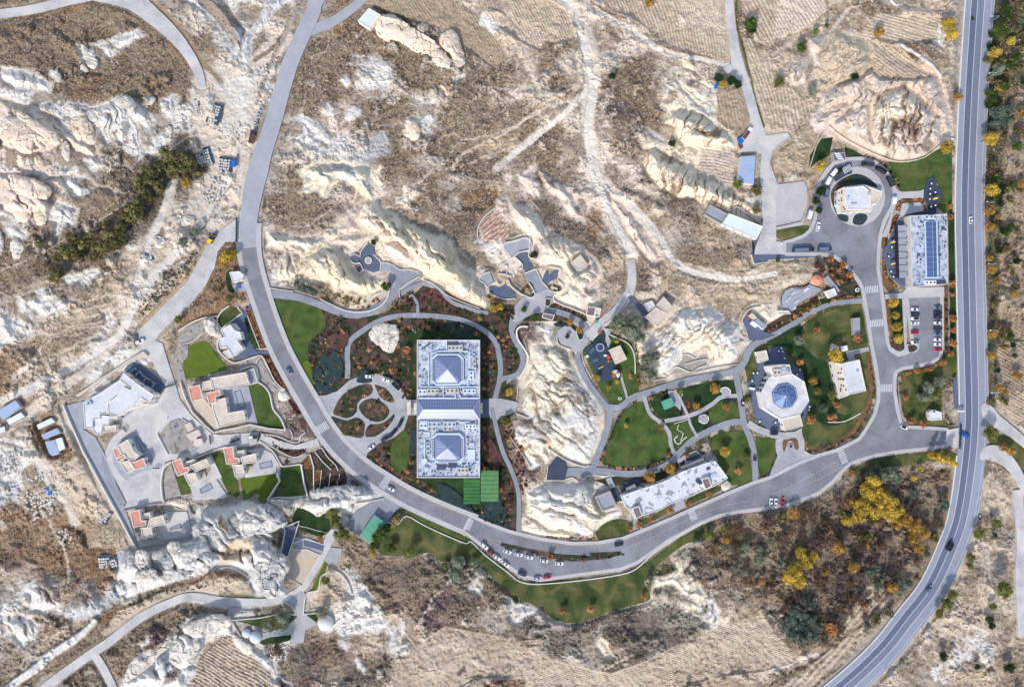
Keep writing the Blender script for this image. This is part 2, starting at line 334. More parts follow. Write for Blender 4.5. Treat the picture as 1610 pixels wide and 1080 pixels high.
B_('gravelbed','v3: 800,560 870,550 920,700 1000,950 960,960 800,1000 790,700')
B_('bedorange','h: 820,265 845,270 770,400 760,470 735,480 730,430 760,350')
B_('bedorange','h: 735,530 755,540 770,640 830,710 780,750 740,700')
B_('bedorange','rb: 1030,730 1040,630 1110,580 1340,575 1420,680 1420,735 1380,735 1370,650 1330,620 1120,630 1090,735')
B_('bedorange','pk: 205,290 245,290 320,880 290,890 240,600')
B_('bedorange','h: 1120,700 1145,700 1140,1060 1120,1060')
B_('bedorange','l: 660,50 680,200 690,300 640,430 560,560 400,650 300,665 290,655 400,630 540,540 620,430 655,300 640,100')
B_('gravelbed','l: 830,210 850,200 860,400 890,490 870,490 840,420')
B_('teal','j: 370,200 400,130 440,240 520,290 400,325')
B_('teal','j: 1040,900 1200,980 1220,1030 1130,990')
B_('teal','s: 740,822 765,800 790,800 805,818 800,834 770,826')
B_('teal','pg: 560,400 640,360 800,400 930,480 940,580 880,580 820,480 700,430 600,430')
B_('teal','pg: 1010,640 1130,480 1210,480 1220,600 1170,590')
B_('teal','cs: 200,200 280,200 280,800 210,760')
B_('bedred','s: 690,452 720,470 760,486 755,492 720,484 690,474 660,476 662,462 680,455')
PV = lambda nm, m, t, sm=False, **k: poly(nm, m, t, sm=sm, **k)
PV('access_yard','concrete','d: 0,840 150,820 170,850 60,930 40,1000 60,1060 h: 90,80 250,60 280,120 275,220 240,330 80,360 80,430 140,440 140,515 0,560 -40,560 -60,500 0,340 -20,0')
PV('road','concrete','c: 1355,-30 1410,-30 1430,180 1450,300 1490,440 1530,560 1580,740 1620,860 1620,980 1560,960 1440,960 1440,930 1520,800 1520,740 1470,560 1440,500 1340,430 1400,400 1385,250 1370,120')
PV('loading_yard','slate','g: 1600,330 1530,470 1535,570 1600,580 st: 200,120 370,105 380,70 520,60 800,45 1000,35 1050,0 500,0 190,0')
PV('car_park_pad','sidewalk','h: 75,360 85,90 250,60 280,120 275,220 240,330')
PV('residence_plaza','concrete','i: 1045,275 990,370 840,420 740,490 790,520 700,600 660,680 680,770 750,900 800,1000 770,1045 1010,1010 1060,1010 1020,950 1010,850 1040,740 1200,715 1340,670 1600,640 j: 0,640 10,630 130,660 280,665 410,640 395,595 260,640 130,600 40,560 0,560 i: 1600,560 1380,575 1330,565 1200,450 1130,350 1100,250')
PV('access_road','concrete','e: 1495,290 1350,400 1300,470 1230,600 1180,690 1070,800 870,1000 i: 870,0 900,50 960,120 1000,200 1045,275 1100,250 1060,130 1020,0 e: 980,1060 1000,1020 1090,930 1200,830 1290,720 1350,600 1370,500 1420,440 1495,440')
PV('access_road','concrete','e: 1495,290 1530,220 1545,400 1540,560 1520,640 1500,560 1495,440')
PV('forecourt','slate','v7: 670,200 820,100 900,-20 960,-20 860,130 830,170 900,440 930,530 1000,580 1180,570 1200,610 1050,610 850,650 720,690 690,640 810,540 800,330')
PV('villa_island','patio','v3: 240,240 370,150 430,150 560,330 640,470 655,620 560,640 430,690 300,760 240,700 150,560 130,400')
PV('estate_verge','patio','i: 398,395 525,360 525,540 600,590 655,690 700,800 790,1045 m: 800,0 870,205 856,208 i: 745,1078 640,895 520,675 430,475')
PV('lane','pathgrey','v3: 0,400 40,500 120,700 310,1050 230,1080 60,800 0,560')
path('road','concrete','s: -300,60 -14,24 50,15 100,3 150,-8',14)
path('road','concrete','s: 150,-14 205,0 242,27 275,58 298,88 312,115 318,138',[30,30,24,18,15,12])
path('road','roadpale','s: 463,62 495,46 530,30 560,8 582,-12',[12,15,14,13])
path('road','concrete','s: -160,1330 -30,1180 40,1104 65,1085 105,1055 140,1030 170,1010 195,990 225,968 262,950 300,938 350,945 400,947 425,946 450,940 472,927 487,907 505,875 517,850 527,833 545,812',[15,14,14,14,13,13,12,12,13,13])
path('road','concrete','s: 145,1025 162,1050 182,1090 200,1130',13)
PV('path_plaza','paving','n: 190,550 290,470 320,490 305,610 400,680 320,720 310,800 220,810 235,750 100,765 30,790 0,705 60,740 200,700 270,640 250,590')
PV('path_plaza','paving','n: 440,290 480,200 550,210 545,260 515,310')
PV('stable_yard','pathgrey','s: 535,838 550,815 560,803 575,795 590,786 607,780 622,782 640,792 622,802 615,812 607,822 590,850 570,842 545,830')
PV('sand_court','sand','n: 230,218 330,215 415,250 300,440 195,385')
PV('pool_terrace','slate','rk: 320,590 470,580 350,910 280,850')
PV('upper_court','patio','rk: 460,700 530,710 740,770 720,880 470,820 400,770')
PV('upper_court','slate','rk: 520,725 735,780 725,845 520,790')
path('garden_path','pathgrey','s: 416,461 445,464 470,468 500,478 530,490 555,495 580,490 600,480 617,465 623,450 627,430',[13,12,11,11,11,11,11,12,13])
PV('path_plaza','pathgrey','f: 850,590 900,600 960,625 1050,635 1060,660 940,740 910,760 850,760 830,720 855,660')
path('garden_path','pathgrey','s: 630,463 650,450 670,446 690,453 702,468 716,478 735,484 752,490 768,492',6)
path('garden_path','pathgrey','s: 645,462 655,475 657,492',5)
path('garden_path','pathgrey','s: 546,595 547,575 546,558 550,537 570,520 595,505 625,497 660,496 695,498 725,503 750,513 768,525 780,540 785,560 787,580 785,600 780,620 777,632',8)
PV('east_plaza','paving','cn: 1190,850 1330,850 1530,890 1560,910 1520,1020 1430,1060 cs: 1340,30 1300,80 1210,60 1190,0')
path('garden_path','pathgrey','s: 773,640 778,662 785,691 792,714 800,730 810,755 815,775 816,800 815,842',7)
path('garden_path','pathgrey','s: 786,600 792,595 805,592 814,587 821,575 822,562 816,547 808,532 804,519 806,500 811,490',8)
path('garden_path','pathgrey','s: 804,519 811,507 825,495 841,489 856,487 875,490 894,496 909,504 920,514 922,525 920,537 911,550 908,560 912,575 925,602 940,622 952,637 960,645',9)
PV('path_plaza','paving','cv: 550,900 580,860 650,780 780,785 815,735 960,680 1040,730 1030,860 940,880 930,960 760,1000 640,1060 560,1100 520,1080 560,960')
PV('cave_court','slate','cv: 570,270 620,215 720,220 735,330 790,400 690,460 640,400 640,330')
PV('cave_path','pathgrey','cv: 690,470 795,430 880,570 955,640 955,685 815,735')
PV('cave_court','slate','cv: 220,650 300,640 350,670 430,620 500,680 560,740 560,790 400,790 270,750')
PV('cave_court','slate','cv: 900,550 960,430 980,520 1050,440 1105,440 1080,540 1000,580 950,640')
PV('cave_court','patio','cv: 110,550 160,480 240,460 290,590 200,640')
PV('rock_court','slate','cf: 970,220 1040,190 1065,140 1080,170 1130,190 1130,290 1190,350 1185,440 1120,460 1040,430 985,380 985,280')
PV('rock_court','slate','cf: 860,290 890,265 975,285 970,360 900,350')
PV('rock_court','slate','cf: 930,430 975,395 1010,440 960,460')
PV('rock_court','patio','cf: 1190,360 1300,370 1310,440 1190,455')
PV('terrace','patio','cv: 410,150 440,100 560,70 690,30 760,95 745,190 600,215 515,295 480,240')
path('hill_path','concrete','s: 992,408 994,432 990,458 975,482 960,497 945,510 925,530',[11,14,14,14,16,18])
PV('cave_path','slate','g: 745,790 770,775 830,830 875,890 880,940 860,960 830,880 790,830')
poly('path_plaza','paving','pg: 600,540 620,470 700,420 780,430 850,500 890,600 980,560 1000,620 920,740 840,760 780,690 660,650')
path('garden_path','pathgrey','s: 955,640 975,640 995,625 1020,617 1050,607 1087,597 1125,590 1155,583 1170,570 1176,555 1185,543 1200,534 1216,527 1235,516 1254,505 1272,492 1291,484 1310,477 1335,474 1358,472',[10,10,10,10,10,10,9,8,7,7,7])
PV('service_yard','slate','st: 60,830 130,770 250,850 300,960 400,990 480,1010 300,1080 150,1080 110,940')
path('garden_path','pathgrey','s: 960,645 957,665 950,690 940,715 935,730 925,742',9)
path('garden_path','pathgrey','s: 888,742 925,741 950,741 987,745 1020,741 1050,730 1070,710 1092,690 1120,675 1150,664 1170,663',[13,12,10,10,10,10,10,10,9])
path('garden_path','pathgrey','s: 1157,587 1162,615 1166,640 1170,665 1180,690 1186,715 1188,758',9)
path('garden_path','paving','s: 1176,665 1190,674 1209,681 1228,685 1250,684',11)
PV('entrance_plaza','paving','od: 640,410 700,370 860,320 965,260 970,340 1000,420 1000,540 1070,590 1200,600 1060,640 630,835 440,960 430,900 560,860 600,750 660,610 640,540 635,460')
path('garden_path','paving','s: 1062,612 1080,650 1087,670 1097,687',4)
path('garden_path','paving','s: 1013,624 1022,650 1040,665 1052,680 1055,700 1062,716',6)
path('garden_path','paving','s: 1045,662 1075,656 1100,647 1120,635 1135,624 1160,622',6.5)
sheet('garden_circle','paving',circle(1141,615,7))
sheet('garden_circle','paving',circle(1105,658,7))
path('garden_path','paving','k: 705,190 715,240 730,290 745,345',3.6)
PV('garden_path','patio','gd: 230,270 330,270 410,400 400,520 290,420')
path('garden_path','paving','s: 1009,832 1000,815 994,803',3.5)
path('garden_path','paving','lb: 170,330 220,440 260,560',9)
PV('circle_drive','paving','j: 375,318 400,328 450,325 520,300 600,230 680,200 760,190 850,215 900,250 940,310 960,360 970,450 940,540 880,590 780,630 710,690 700,735 640,705 560,640 480,550 420,440')
for t in ('cc: 190,720 230,600 290,510 380,430 500,370 600,345 670,360 690,430 650,490 560,530 500,590 490,680 440,750 350,780 260,750',
          'cc: 715,360 800,380 880,430 940,510 960,570 930,580 850,560 780,510 735,420',
          'cc: 515,630 560,570 640,535 740,540 830,590 885,650 895,710 850,790 760,825 680,815 590,760 530,690',
          'cc: 160,800 180,755 250,775 360,805 470,770 540,790 585,850 560,1020 380,1000 260,970 190,890',
          'cc: 600,1010 600,930 650,860 760,850 860,810 960,725 950,790 870,900 770,980 700,1010'):
    poly('planting_bed','bed',t,sm=True)
poly('planting_bed','bedorange','od: 730,420 790,400 870,385 915,420 925,520 880,525 850,440 800,430 770,500 740,565 725,500',sm=True)
for t in ('s: 505,560 525,550 540,575 530,600 505,600 495,580','s: 560,600 585,600 575,580','s: 700,505 740,512 750,530 715,530','s: 760,765 785,780 790,812 765,800','s: 690,760 720,775 745,805 720,800 695,785'): poly('planting_bed','teal',t,sm=True)
for t in ('s: 515,530 545,520 545,545 520,548','s: 765,690 780,700 790,730 770,735'): poly('planting_bed','bedred',t,sm=True)
poly('planting_bed','teal','cc: 165,800 185,765 250,785 350,815 240,830 230,900',sm=True)
poly('planting_bed','teal','cc: 380,770 440,690 485,650 485,700 430,750',sm=True)
PV('entrance_slab','patio','cc: 1120,545 1240,550 1240,740 1120,740')
PV('entrance_slab','slate','cn: 1075,860 1190,860 1190,1090 1075,1090')
PV('cafe_terrace','slatedark','rb: 1420,320 1530,320 1540,420 1600,460 1600,600 1540,640 1535,780 1150,780 1370,730 1440,740 1440,660 1380,570 1380,460 1410,430')
PV('cafe_terrace','sidewalk','rb: 1010,420 1060,480 1120,495 1340,480 1380,460 1375,570 1340,570 1110,575 1040,620 990,760 940,1060 850,1060 930,880 980,720')
PV('cafe_terrace','sidewalk','rb: 1110,640 1330,625 1375,680 1380,730 1150,780 1080,780 1090,720')
PV('cafe_terrace','slate','h: 845,290 880,280 880,330 910,330 910,700 860,710 800,660 765,600 740,520 740,490 770,440 820,340')
PV('ballroom_terrace','slate','oc: 430,320 550,320 540,150 700,115 745,150 780,300 970,420 1000,560 1075,880 980,1070 od: 980,200 650,290 560,290 390,165 oc: 370,950 340,800 280,610 310,540 400,440 400,380')
PV('annex_path','paving','l: 510,50 650,20 655,45 560,70 565,100 530,110')
PV('south_step','patio','lb: 800,590 930,550 960,620 850,670')
PV('forecourt','paving','lb: 880,180 860,150 950,90 1060,50 1110,100 1140,150 1250,100 1280,170 900,290')
PV('court','slatedark','lb: 950,110 1060,60 1110,110 1040,150 960,160')
PV('court','slatedark','lb: 880,180 940,150 950,190 900,210')
PV('court','slatedark','lb: 330,375 460,330 500,370 490,400 440,390 350,430')
PV('court','slatedark','lb: 270,430 340,400 350,450 300,470')
PV('court','slatedark','lb: 190,440 240,420 300,520 320,560 250,570')
PV('deck','slatedark','k: 285,730 310,710 350,740 370,790 350,860 240,860 235,800')
PV('stage_floor','patio','st: 570,670 550,600 560,520 600,460 680,425 750,435 800,440 900,380 1060,440 820,580 660,720')
PV('play_floor','rubber','pg: 950,690 1190,600 1250,710 1330,900 1430,1060 k: 700,205 580,245 520,130')
PV('play_path','paving','pg: 1190,450 1290,490 1250,540 1285,610 1250,700 1215,600 1220,530')
MAINP = R('s: 600,-170 505,-14 492,20 478,50 458,95 444,140 430,190 415,235 404,275 396,310 391,350 391,390 397,425 406,455 414,480 425,512 439,547 453,575 468,602 488,636 506,667 525,693 541,711 570,737 605,760 640,781 680,800 720,817 746,827')
MAINW = [23,23,23,24,25,25,26,28,32,30,26,24,23,22,21,21,21,21,21,21,21,21,21,21,21,21,21,22,23]
mp = smooth(MAINP, False, 5); mw = np.interp(np.linspace(0,1,len(mp)), np.linspace(0,1,len(MAINW)), MAINW).tolist()
i0 = 10*5
sheet('pavement','sidewalk',ribbon(mp[i0:], [w+15 for w in mw[i0:]]))
i1 = 11*5; sheet('road','roadpale',ribbon(mp[:i1+1], mw[:i1+1])); sheet('road','asphalt',ribbon(mp[i1:], mw[i1:]))
NT = R('s: 742,814 770,827 800,838 850,850 900,857 940,856 980,849 1020,833 1060,816 1100,798 1150,776 1187,761 1200,757 1215,752 1256,731 1289,718 1315,711 1332,703 1353,692 1365,675 1378,652 1384,629 1384,604 1378,565 1373,540 1365,486 1359,453 1353,441 1343,428 1327,410 1312,400 1289,397 1236,397 1236,382 1246,381 1266,373 1276,364 1284,346 1287,328 1288,316 1287,303 1292,285 1302,270 1312,259 1332,253 1353,252 1373,256 1388,267 1400,285 1404,300 1401,323 1388,346 1382,367 1379,392 1378,423 1382,448 1387,486 1393,540 1399,553 1412,561 1425,558 1441,549 1446,543 1438,540 1428,467 1429,467 1437,466 1462,466 1463,467 1478,467 1479,545 1476,560 1462,569 1440,573 1418,577 1407,583 1404,595 1404,616 1409,647 1414,665 1427,674 1455,675 1488,677 1488,698 1455,703 1416,707 1378,713 1353,720 1335,727 1320,741 1307,756 1287,772 1264,782 1238,791 1200,797 1160,802 1130,808 1100,820 1050,847 1025,865 1000,882 975,892 907,901 850,909 825,904 800,888 770,862 750,848 731,834')
def grow(pts, d):
    a = area2(pts); out = []
    n = len(pts)
    for i in range(n):
        p = pts[i]; q = pts[i-1]; r = pts[(i+1)%n]
        dx, dy = r[0]-q[0], r[1]-q[1]; Lh = math.hypot(dx, dy) or 1
        s = 1 if a > 0 else -1
        out.append((p[0]+dy/Lh*d*s, p[1]-dx/Lh*d*s))
    return out
sheet('pavement','sidewalk',grow(NT, 5.5))
sheet('road','asphalt',NT)
poly('junction_apron','concrete','s: 1488,676 1508,672 1508,704 1488,699')
sheet('pavement','sidewalk',smooth(circle(1348,309,44,20,47),True,1))
poly('planting_bed','bed','rb: 215,600 220,480 300,370 440,290 560,270 700,330 800,440 620,400 300,470 320,760 280,780',sm=True)
poly('planting_bed','teal','rb: 500,290 640,300 740,370 800,440 620,400 510,400',sm=True)
poly('planting_bed','teal','rb: 290,780 420,790 420,870 330,850',sm=True)
poly('planting_bed','teal','rb: 490,890 520,780 640,770 670,830 600,910',sm=True)
poly('parking_island','sidewalk','pk: 440,985 500,910 620,910 680,960 640,1020 480,1050 330,1060 230,950')
poly('planting_bed','bed','pk: 290,890 420,870 470,960 410,1010 320,980',sm=True)
poly('planting_bed','bed','pk: 525,920 610,920 655,965 610,1010 535,1020',sm=True)
poly('pavement','sidewalk','pk: 440,265 500,265 500,900 470,960')
poly('pavement','sidewalk','pk: 190,205 440,185 500,110 1030,100 1035,230 960,240 620,255 205,275')
poly('median_bed','bed','lt: 410,330 440,290 600,330 900,390 1200,450 1700,480 o: 500,235 700,225 720,245 600,275 400,290 300,275 lt: 1100,500 800,420 450,350',sm=False)
HP = R('s: 1900,-1600 1680,-800 1580,-350 1547,-60 1541,0 1536,70 1531,150 1526,270 1525,340 1526,405 1529,540 1531,620 1531,667 1526,730 1514,810 1497,861 1467,925 1429,975 1388,1026 1328,1082 1240,1150 1120,1230 800,1400 200,1600')
hp = smooth(HP, False, 6)
sheet('highway_verge','shoulder',ribbon(hp, 45.0))
hd = sheet('highway','highway2',ribbon(offset(hp, 3.0), 21.0))
sheet('highway_lane','highway',ribbon(offset(hp, 8.2), 10.0))
def stripes(name, m, pts, w, dash=None):
    if not dash: return sheet(name, m, ribbon(pts, w), flat=False)
    mb = MB(); ZC[0] += .0035; z = ZC[0]
    acc = 0.0; on, off = dash; q = [pts[0]]
    for i in range(len(pts)-1):
        a, b = pts[i], pts[i+1]; Ls = math.hypot(b[0]-a[0], b[1]-a[1]); t = 0.0
        while t < Ls:
            ph = acc % (on+off); st = min(Ls-t, (on-ph) if ph < on else (on+off-ph))+1e-6
            if ph < on:
                p0 = (a[0]+(b[0]-a[0])*t/Ls, a[1]+(b[1]-a[1])*t/Ls); e = min(t+st, Ls); p1 = (a[0]+(b[0]-a[0])*e/Ls, a[1]+(b[1]-a[1])*e/Ls)
                if math.hypot(p1[0]-p0[0], p1[1]-p0[1]) > .05:
                    r = ribbon([p0, p1], w); v = [P(x, y, z) for x, y in r]
                    mb.add(v[::-1] if area2([(k.x, k.y) for k in v]) < 0 else v, [(0,1,2,3)])
            t += st; acc += st
    o = mb.build(name, M[m]); o['kind'] = 'structure'; return o
stripes('road_line','line',offset(hp, 13.4),.8)
stripes('road_line','line',offset(hp, 3.3),.8)
stripes('road_line','line',offset(hp, -7.4),.8)
stripes('road_line','line',offset(hp, -18.6),.5)
stripes('road_line','line',R('s: 1232,770 1256,758 1289,740 1318,724')[::1],.5,(3,2.2))
stripes('road_line','line',R('s: 1212,776 1255,766 1290,752 1325,733')[::-1],.5,(3,2.2))
stripes('road_line','line',smooth(R('lb: 380,1040 560,960 750,860 900,790 1000,735 1100,690 1400,600 1600,560')),.45,(3,2))
stripes('road_line','lineyel',R('lt: 250,235 330,260 430,290'),.4)
stripes('road_line','lineyel',R('lt: 250,235 330,290 420,340'),.4)
stripes('road_line','line',R('lb: 310,1060 420,1000 520,960'),.4)
stripes('road_line','lineyel',R('s: 1395,556 1395,600'),.4,(2,2))
stripes('road_line','lineyel',offset(smooth(R('s: 770,827 800,838 850,850 900,857 940,856 980,849 1020,833 1060,816 1100,798 1150,776')),.9),.4)
stripes('road_line','lineyel',offset(mp[11*5:28*5], -9.8),.35)
def crosswalk(cx, cy, L_along, W_across, ang, n):
    ZC[0] += .0035; z = ZC[0]; a = math.radians(ang); ux, uy = math.cos(a), math.sin(a); vx, vy = -uy, ux
    root = thing('crosswalk', P(cx, cy, 0), None, None); root['kind'] = 'structure'
    for i in range(n):
        o = (i+.5)/n*W_across-W_across/2; hw = W_across/n*.27
        q = [(cx+ux*s*L_along/2+vx*(o+t*hw), cy+uy*s*L_along/2+vy*(o+t*hw)) for s, t in ((-1,-1),(1,-1),(1,1),(-1,1))]
        v = [P(x, y, z)-root.location for x, y in q]
        if area2([(k.x, k.y) for k in v]) < 0: v = v[::-1]
        link('stripe', mesh('stripe', v, [(0,1,2,3)], [M['line']]), root)
crosswalk(507,672,13,19,57,7); crosswalk(605,759,11,20,32,7); crosswalk(737,824,10,18,25,7); crosswalk(1089,809,11,17,-22,7)
crosswalk(1325,718,11,22,-22,9); crosswalk(1393.5,610,12,19,90,7); crosswalk(1370.5,455,11,21,85,8); crosswalk(1378.5,508,11,21,85,8)
poly('asphalt_patch','slatedark','rb: 240,310 340,170 400,130 470,120 480,260 400,290 270,370',flat=False)
crosswalk(1332,266,10,15,60,6)
mb = MB(); ZC[0] += .0035
for k in range(10):
    for x0, x1, y in ((530,640,325+k*66),(850,965,300+k*71)):
        v = [P(*p, ZC[0]) for p in ribbon(R('pk: %f,%f %f,%f' % (x0,y,x1,y)), .35)]
        mb.add(v[::-1] if area2([(k2.x,k2.y) for k2 in v]) < 0 else v, [(0,1,2,3)])
o = mb.build('bay_line', M['line']); o['kind'] = 'structure'
path('side_road','concrete','gt: 830,-40 880,60 960,150 1100,250 1311,420 1400,500',[10,22,20,16,14,13])
path('side_road','concrete','gt: 850,640 860,560 960,560 1100,640 1220,780 1311,960 1380,1120',[16,20,26,20,16,14,14])
path('side_road','concrete','s: 1600,770 1606,850 1604,900 1608,1000',14)
M['coat'] = nodemat('solar_control_glass')[0]
b_ = M['coat'].node_tree.nodes['Principled BSDF']; b_.inputs['Base Color'].default_value = (*L(140,148,182), 1); b_.inputs['Metallic'].default_value = .6; b_.inputs['Roughness'].default_value = .45
M['coat2'] = M['coat'].copy(); M['coat2'].node_tree.nodes['Principled BSDF'].inputs['Base Color'].default_value = (*L(92,114,162), 1)
def put(root, mb, name, mats, smooth_=False, label=None):
    l = root.location; l = Vector(l)+(Vector(root.parent.location) if root.parent else Vector())
    mb.v = [(x-l.x, y-l.y, z-l.z) for x, y, z in mb.v]
    o = mb.build(name, mats, root, smooth_)
    if label: o['label'] = label
    return o
def inset(p, d):
    n = len(p); a = area2(p); s = 1 if a > 0 else -1; out = []
    for i in range(n):
        p0, p1, p2 = Vector(p[i-1][:2]), Vector(p[i][:2]), Vector(p[(i+1)%n][:2]); e1 = (p1-p0).normalized(); e2 = (p2-p1).normalized()
        n1 = Vector((-e1.y, e1.x))*s; n2 = Vector((-e2.y, e2.x))*s; b = n1+n2; L2 = b.length_squared
        b = n1 if L2 < .05 else b*(2/L2)
        q = p1+b*d; out.append((q.x, q.y))
    return out
WIN = {}
def winmesh(w, h):
    k = (w, h)
    if k not in WIN:
        mb = MB(); mb.box((0,0,-h/2), (w,.10,h), 0, 0, True); mb.box((0,.0,-h/2-.08), (w+.2,.16,.08), 0, 1, True); mb.box((0,.0,h/2), (w+.12,.13,.07), 0, 1, True)
        WIN[k] = mesh('window', mb.v, mb.f, [M['winglass'], M['frame']], mb.m)
    return WIN[k]
def windows(root, pts, z0, h, wn=1.5, hn=1.3, step=4.0, minlen=4.0):
    a = area2(pts); n = len(pts); l = Vector(root.location)
    for i in range(n):
        p, q = Vector(pts[i-1][:2]), Vector(pts[i][:2])
        if a < 0: p, q = q, p
        d = q-p; Ls = d.length
        if Ls < minlen: continue
        k = max(1, int(Ls/step)); ang = math.atan2(d.y, d.x); st = max(1, int(round(h/3.3)))
        for s in range(st):
            for j in range(k):
                c = p+d*((j+.5)/k)+Vector((d.y, -d.x))/Ls*.01
                o = link('window', winmesh(wn, hn), root); o.location = Vector((c.x, c.y, z0+(s+.55)*h/st))-l; o.rotation_euler = (0, 0, ang)
def block(root, t, h, wall='wallwhite', roof='roofbeige', par=.45, z0=0.0, win=True, rim=.35, foot=True, step=4.5, pts=None, sub=None):
    px = pts or R(t)
    if foot: FLAT.append(px); FLAT_HARD.append(px)
    w = [tuple(P(x, y, h+par)[:2]) for x, y in px]
    if area2(w) < 0: w = w[::-1]
    n = len(w); mb = MB(); ins = inset(w, rim)
    mb.add([(x,y,z0-.3) for x,y in w]+[(x,y,h+par) for x,y in w], [(i,(i+1)%n,n+(i+1)%n,n+i) for i in range(n)])
    if par > 0:
        mb.add([(x,y,h+par) for x,y in w]+[(x,y,h+par) for x,y in ins]+[(x,y,h-.05) for x,y in ins], [(i,(i+1)%n,n+(i+1)%n,n+i) for i in range(n)]+[(n+i,n+(i+1)%n,2*n+(i+1)%n,2*n+i) for i in range(n)])
    put(root, mb, 'wall', M[wall])
    m2 = MB(); m2.prism(ins if par > 0 else w, h-.02, h, 0)
    r = put(root, m2, 'roof', M[roof])
    if win: windows(root, w, z0, h-z0, step=step, minlen=4.5)
    return w, ins, r
def slab(root, t, z, m, name='terrace', thick=.3, pts=None):
    px = pts or R(t); FLAT.append(px); w = [tuple(P(x,y,z)[:2]) for x,y in px]; mb = MB(); mb.prism(w, -.2, z); return put(root, mb, name, M[m])
def pool(root, t, z):
    px = R(t); w = [tuple(P(x,y,z)[:2]) for x,y in px]
    if area2(w) < 0: w = w[::-1]
    n = len(w); ins = inset(w, .35); mb = MB()
    mb.add([(x,y,z+.12) for x,y in w]+[(x,y,z+.12) for x,y in ins]+[(x,y,z-.0) for x,y in w], [(i,(i+1)%n,n+(i+1)%n,n+i) for i in range(n)]+[(2*n+i,2*n+(i+1)%n,(i+1)%n,i) for i in range(n)])
    o = put(root, mb, 'pool', M['slate']); m2 = MB(); m2.prism(inset(w, .36), z+.005, z+.02); f = put(root, m2, 'pool_floor', M['poolwater']); return o
def roofbox(root, x, y, z, dx, dy, dz, m='equip', rz=0.0, name='air_unit'):
    p = P(x, y, z+dz/2); mb = MB(); mb.box((p.x,p.y,z), (dx,dy,dz), rz); 
    if min(dx, dy) > 1.2 and dz > .7:
        for i in range(max(1, int(max(dx,dy)/1.8))):
            k = max(1, int(max(dx,dy)/1.8)); o = ((i+.5)/k-.5)*max(dx,dy); ox, oy = (o, 0) if dx >= dy else (0, o)
            mb.cyl((p.x+ox*math.cos(rz)-oy*math.sin(rz), p.y+ox*math.sin(rz)+oy*math.cos(rz), z+dz), min(.55, min(dx,dy)*.36), .12, 8, m=1)
    return put(root, mb, name, [M[m], M['equipdark']])
def gate(t, label):
    p = R(t); a, b = P(*p[0], 0), P(*p[1], 0); c = (a+b)/2; d = b-a; rz = math.atan2(d.y, d.x); Lg = d.length
    o = thing('sliding_gate', (c.x, c.y, ZC[0]), label, 'gate', rz=rz); mb = MB(); mb.box((0,0,.1), (Lg,.35,.14)); mb.box((0,0,1.3), (Lg,.4,.14)); mb.build('rail', M['gateblack'], o)
    for i in range(int(Lg/1.1)+1):
        m2 = MB(); m2.box((-Lg/2+.1+i*(Lg-.2)/max(1,int(Lg/1.1)),0,0), (.14,.3,1.5)); m2.build('bar', M['gateblack'], o)
def wallthing(t, w=.45, h=1.1, m='wallwhite', label='', name='garden_wall', sm=True, z=None, closed=False):
    p = R(t)
    if sm: p = smooth(p, closed, 3)
    if closed: p = p+[p[0]]
    FLAT.append(ribbon(p, w/S+3.5)); wp = [P(x, y, h)[:2] for x, y in p]; wp = [(a, b) for a, b in wp]
    o1 = offset(wp, w/2); o2 = offset(wp, -w/2); n = len(wp); zb = -.5
    c = wp[n//2]; mb = MB(); vs = []
    for a, b in zip(o1, o2): vs += [(a[0]-c[0],a[1]-c[1],zb),(a[0]-c[0],a[1]-c[1],h),(b[0]-c[0],b[1]-c[1],h),(b[0]-c[0],b[1]-c[1],zb)]
    fs = []
    for i in range(n-1):
        for k in range(3): fs.append((4*i+k, 4*i+k+1, 4*i+4+k+1, 4*i+4+k))
    fs += [(0,3,2,1), (4*n-4,4*n-3,4*n-2,4*n-1)]
    mb.add(vs, fs); o = mb.build(name, M[m]); o.location = (c[0], c[1], 0); bm = bmesh.new(); bm.from_mesh(o.data); bmesh.ops.recalc_face_normals(bm, faces=bm.faces); bm.to_mesh(o.data); bm.free()
    return tag(o, label, 'wall')
def base(name, t, label, cat='building', grp=None):
    p = R(t)[0]; v = P(*p, 0); return thing(name, (v.x, v.y, 0), label, cat, grp)
cc = base('conference_centre', 's: 704,643', 'large twin-hall building with white equipment-covered roofs, two glass pyramids and a glazed hall between', 'conference centre')
HB = 9.0
for (x0,y0,x1,y1) in ((655.5,534.5,754,627),(655.5,658,754,751)):
    block(cc, '', HB, 'wallwhite', 'roofwhite', .7, pts=[(x0,y0),(x1,y0),(x1,y1),(x0,y1)], step=5)
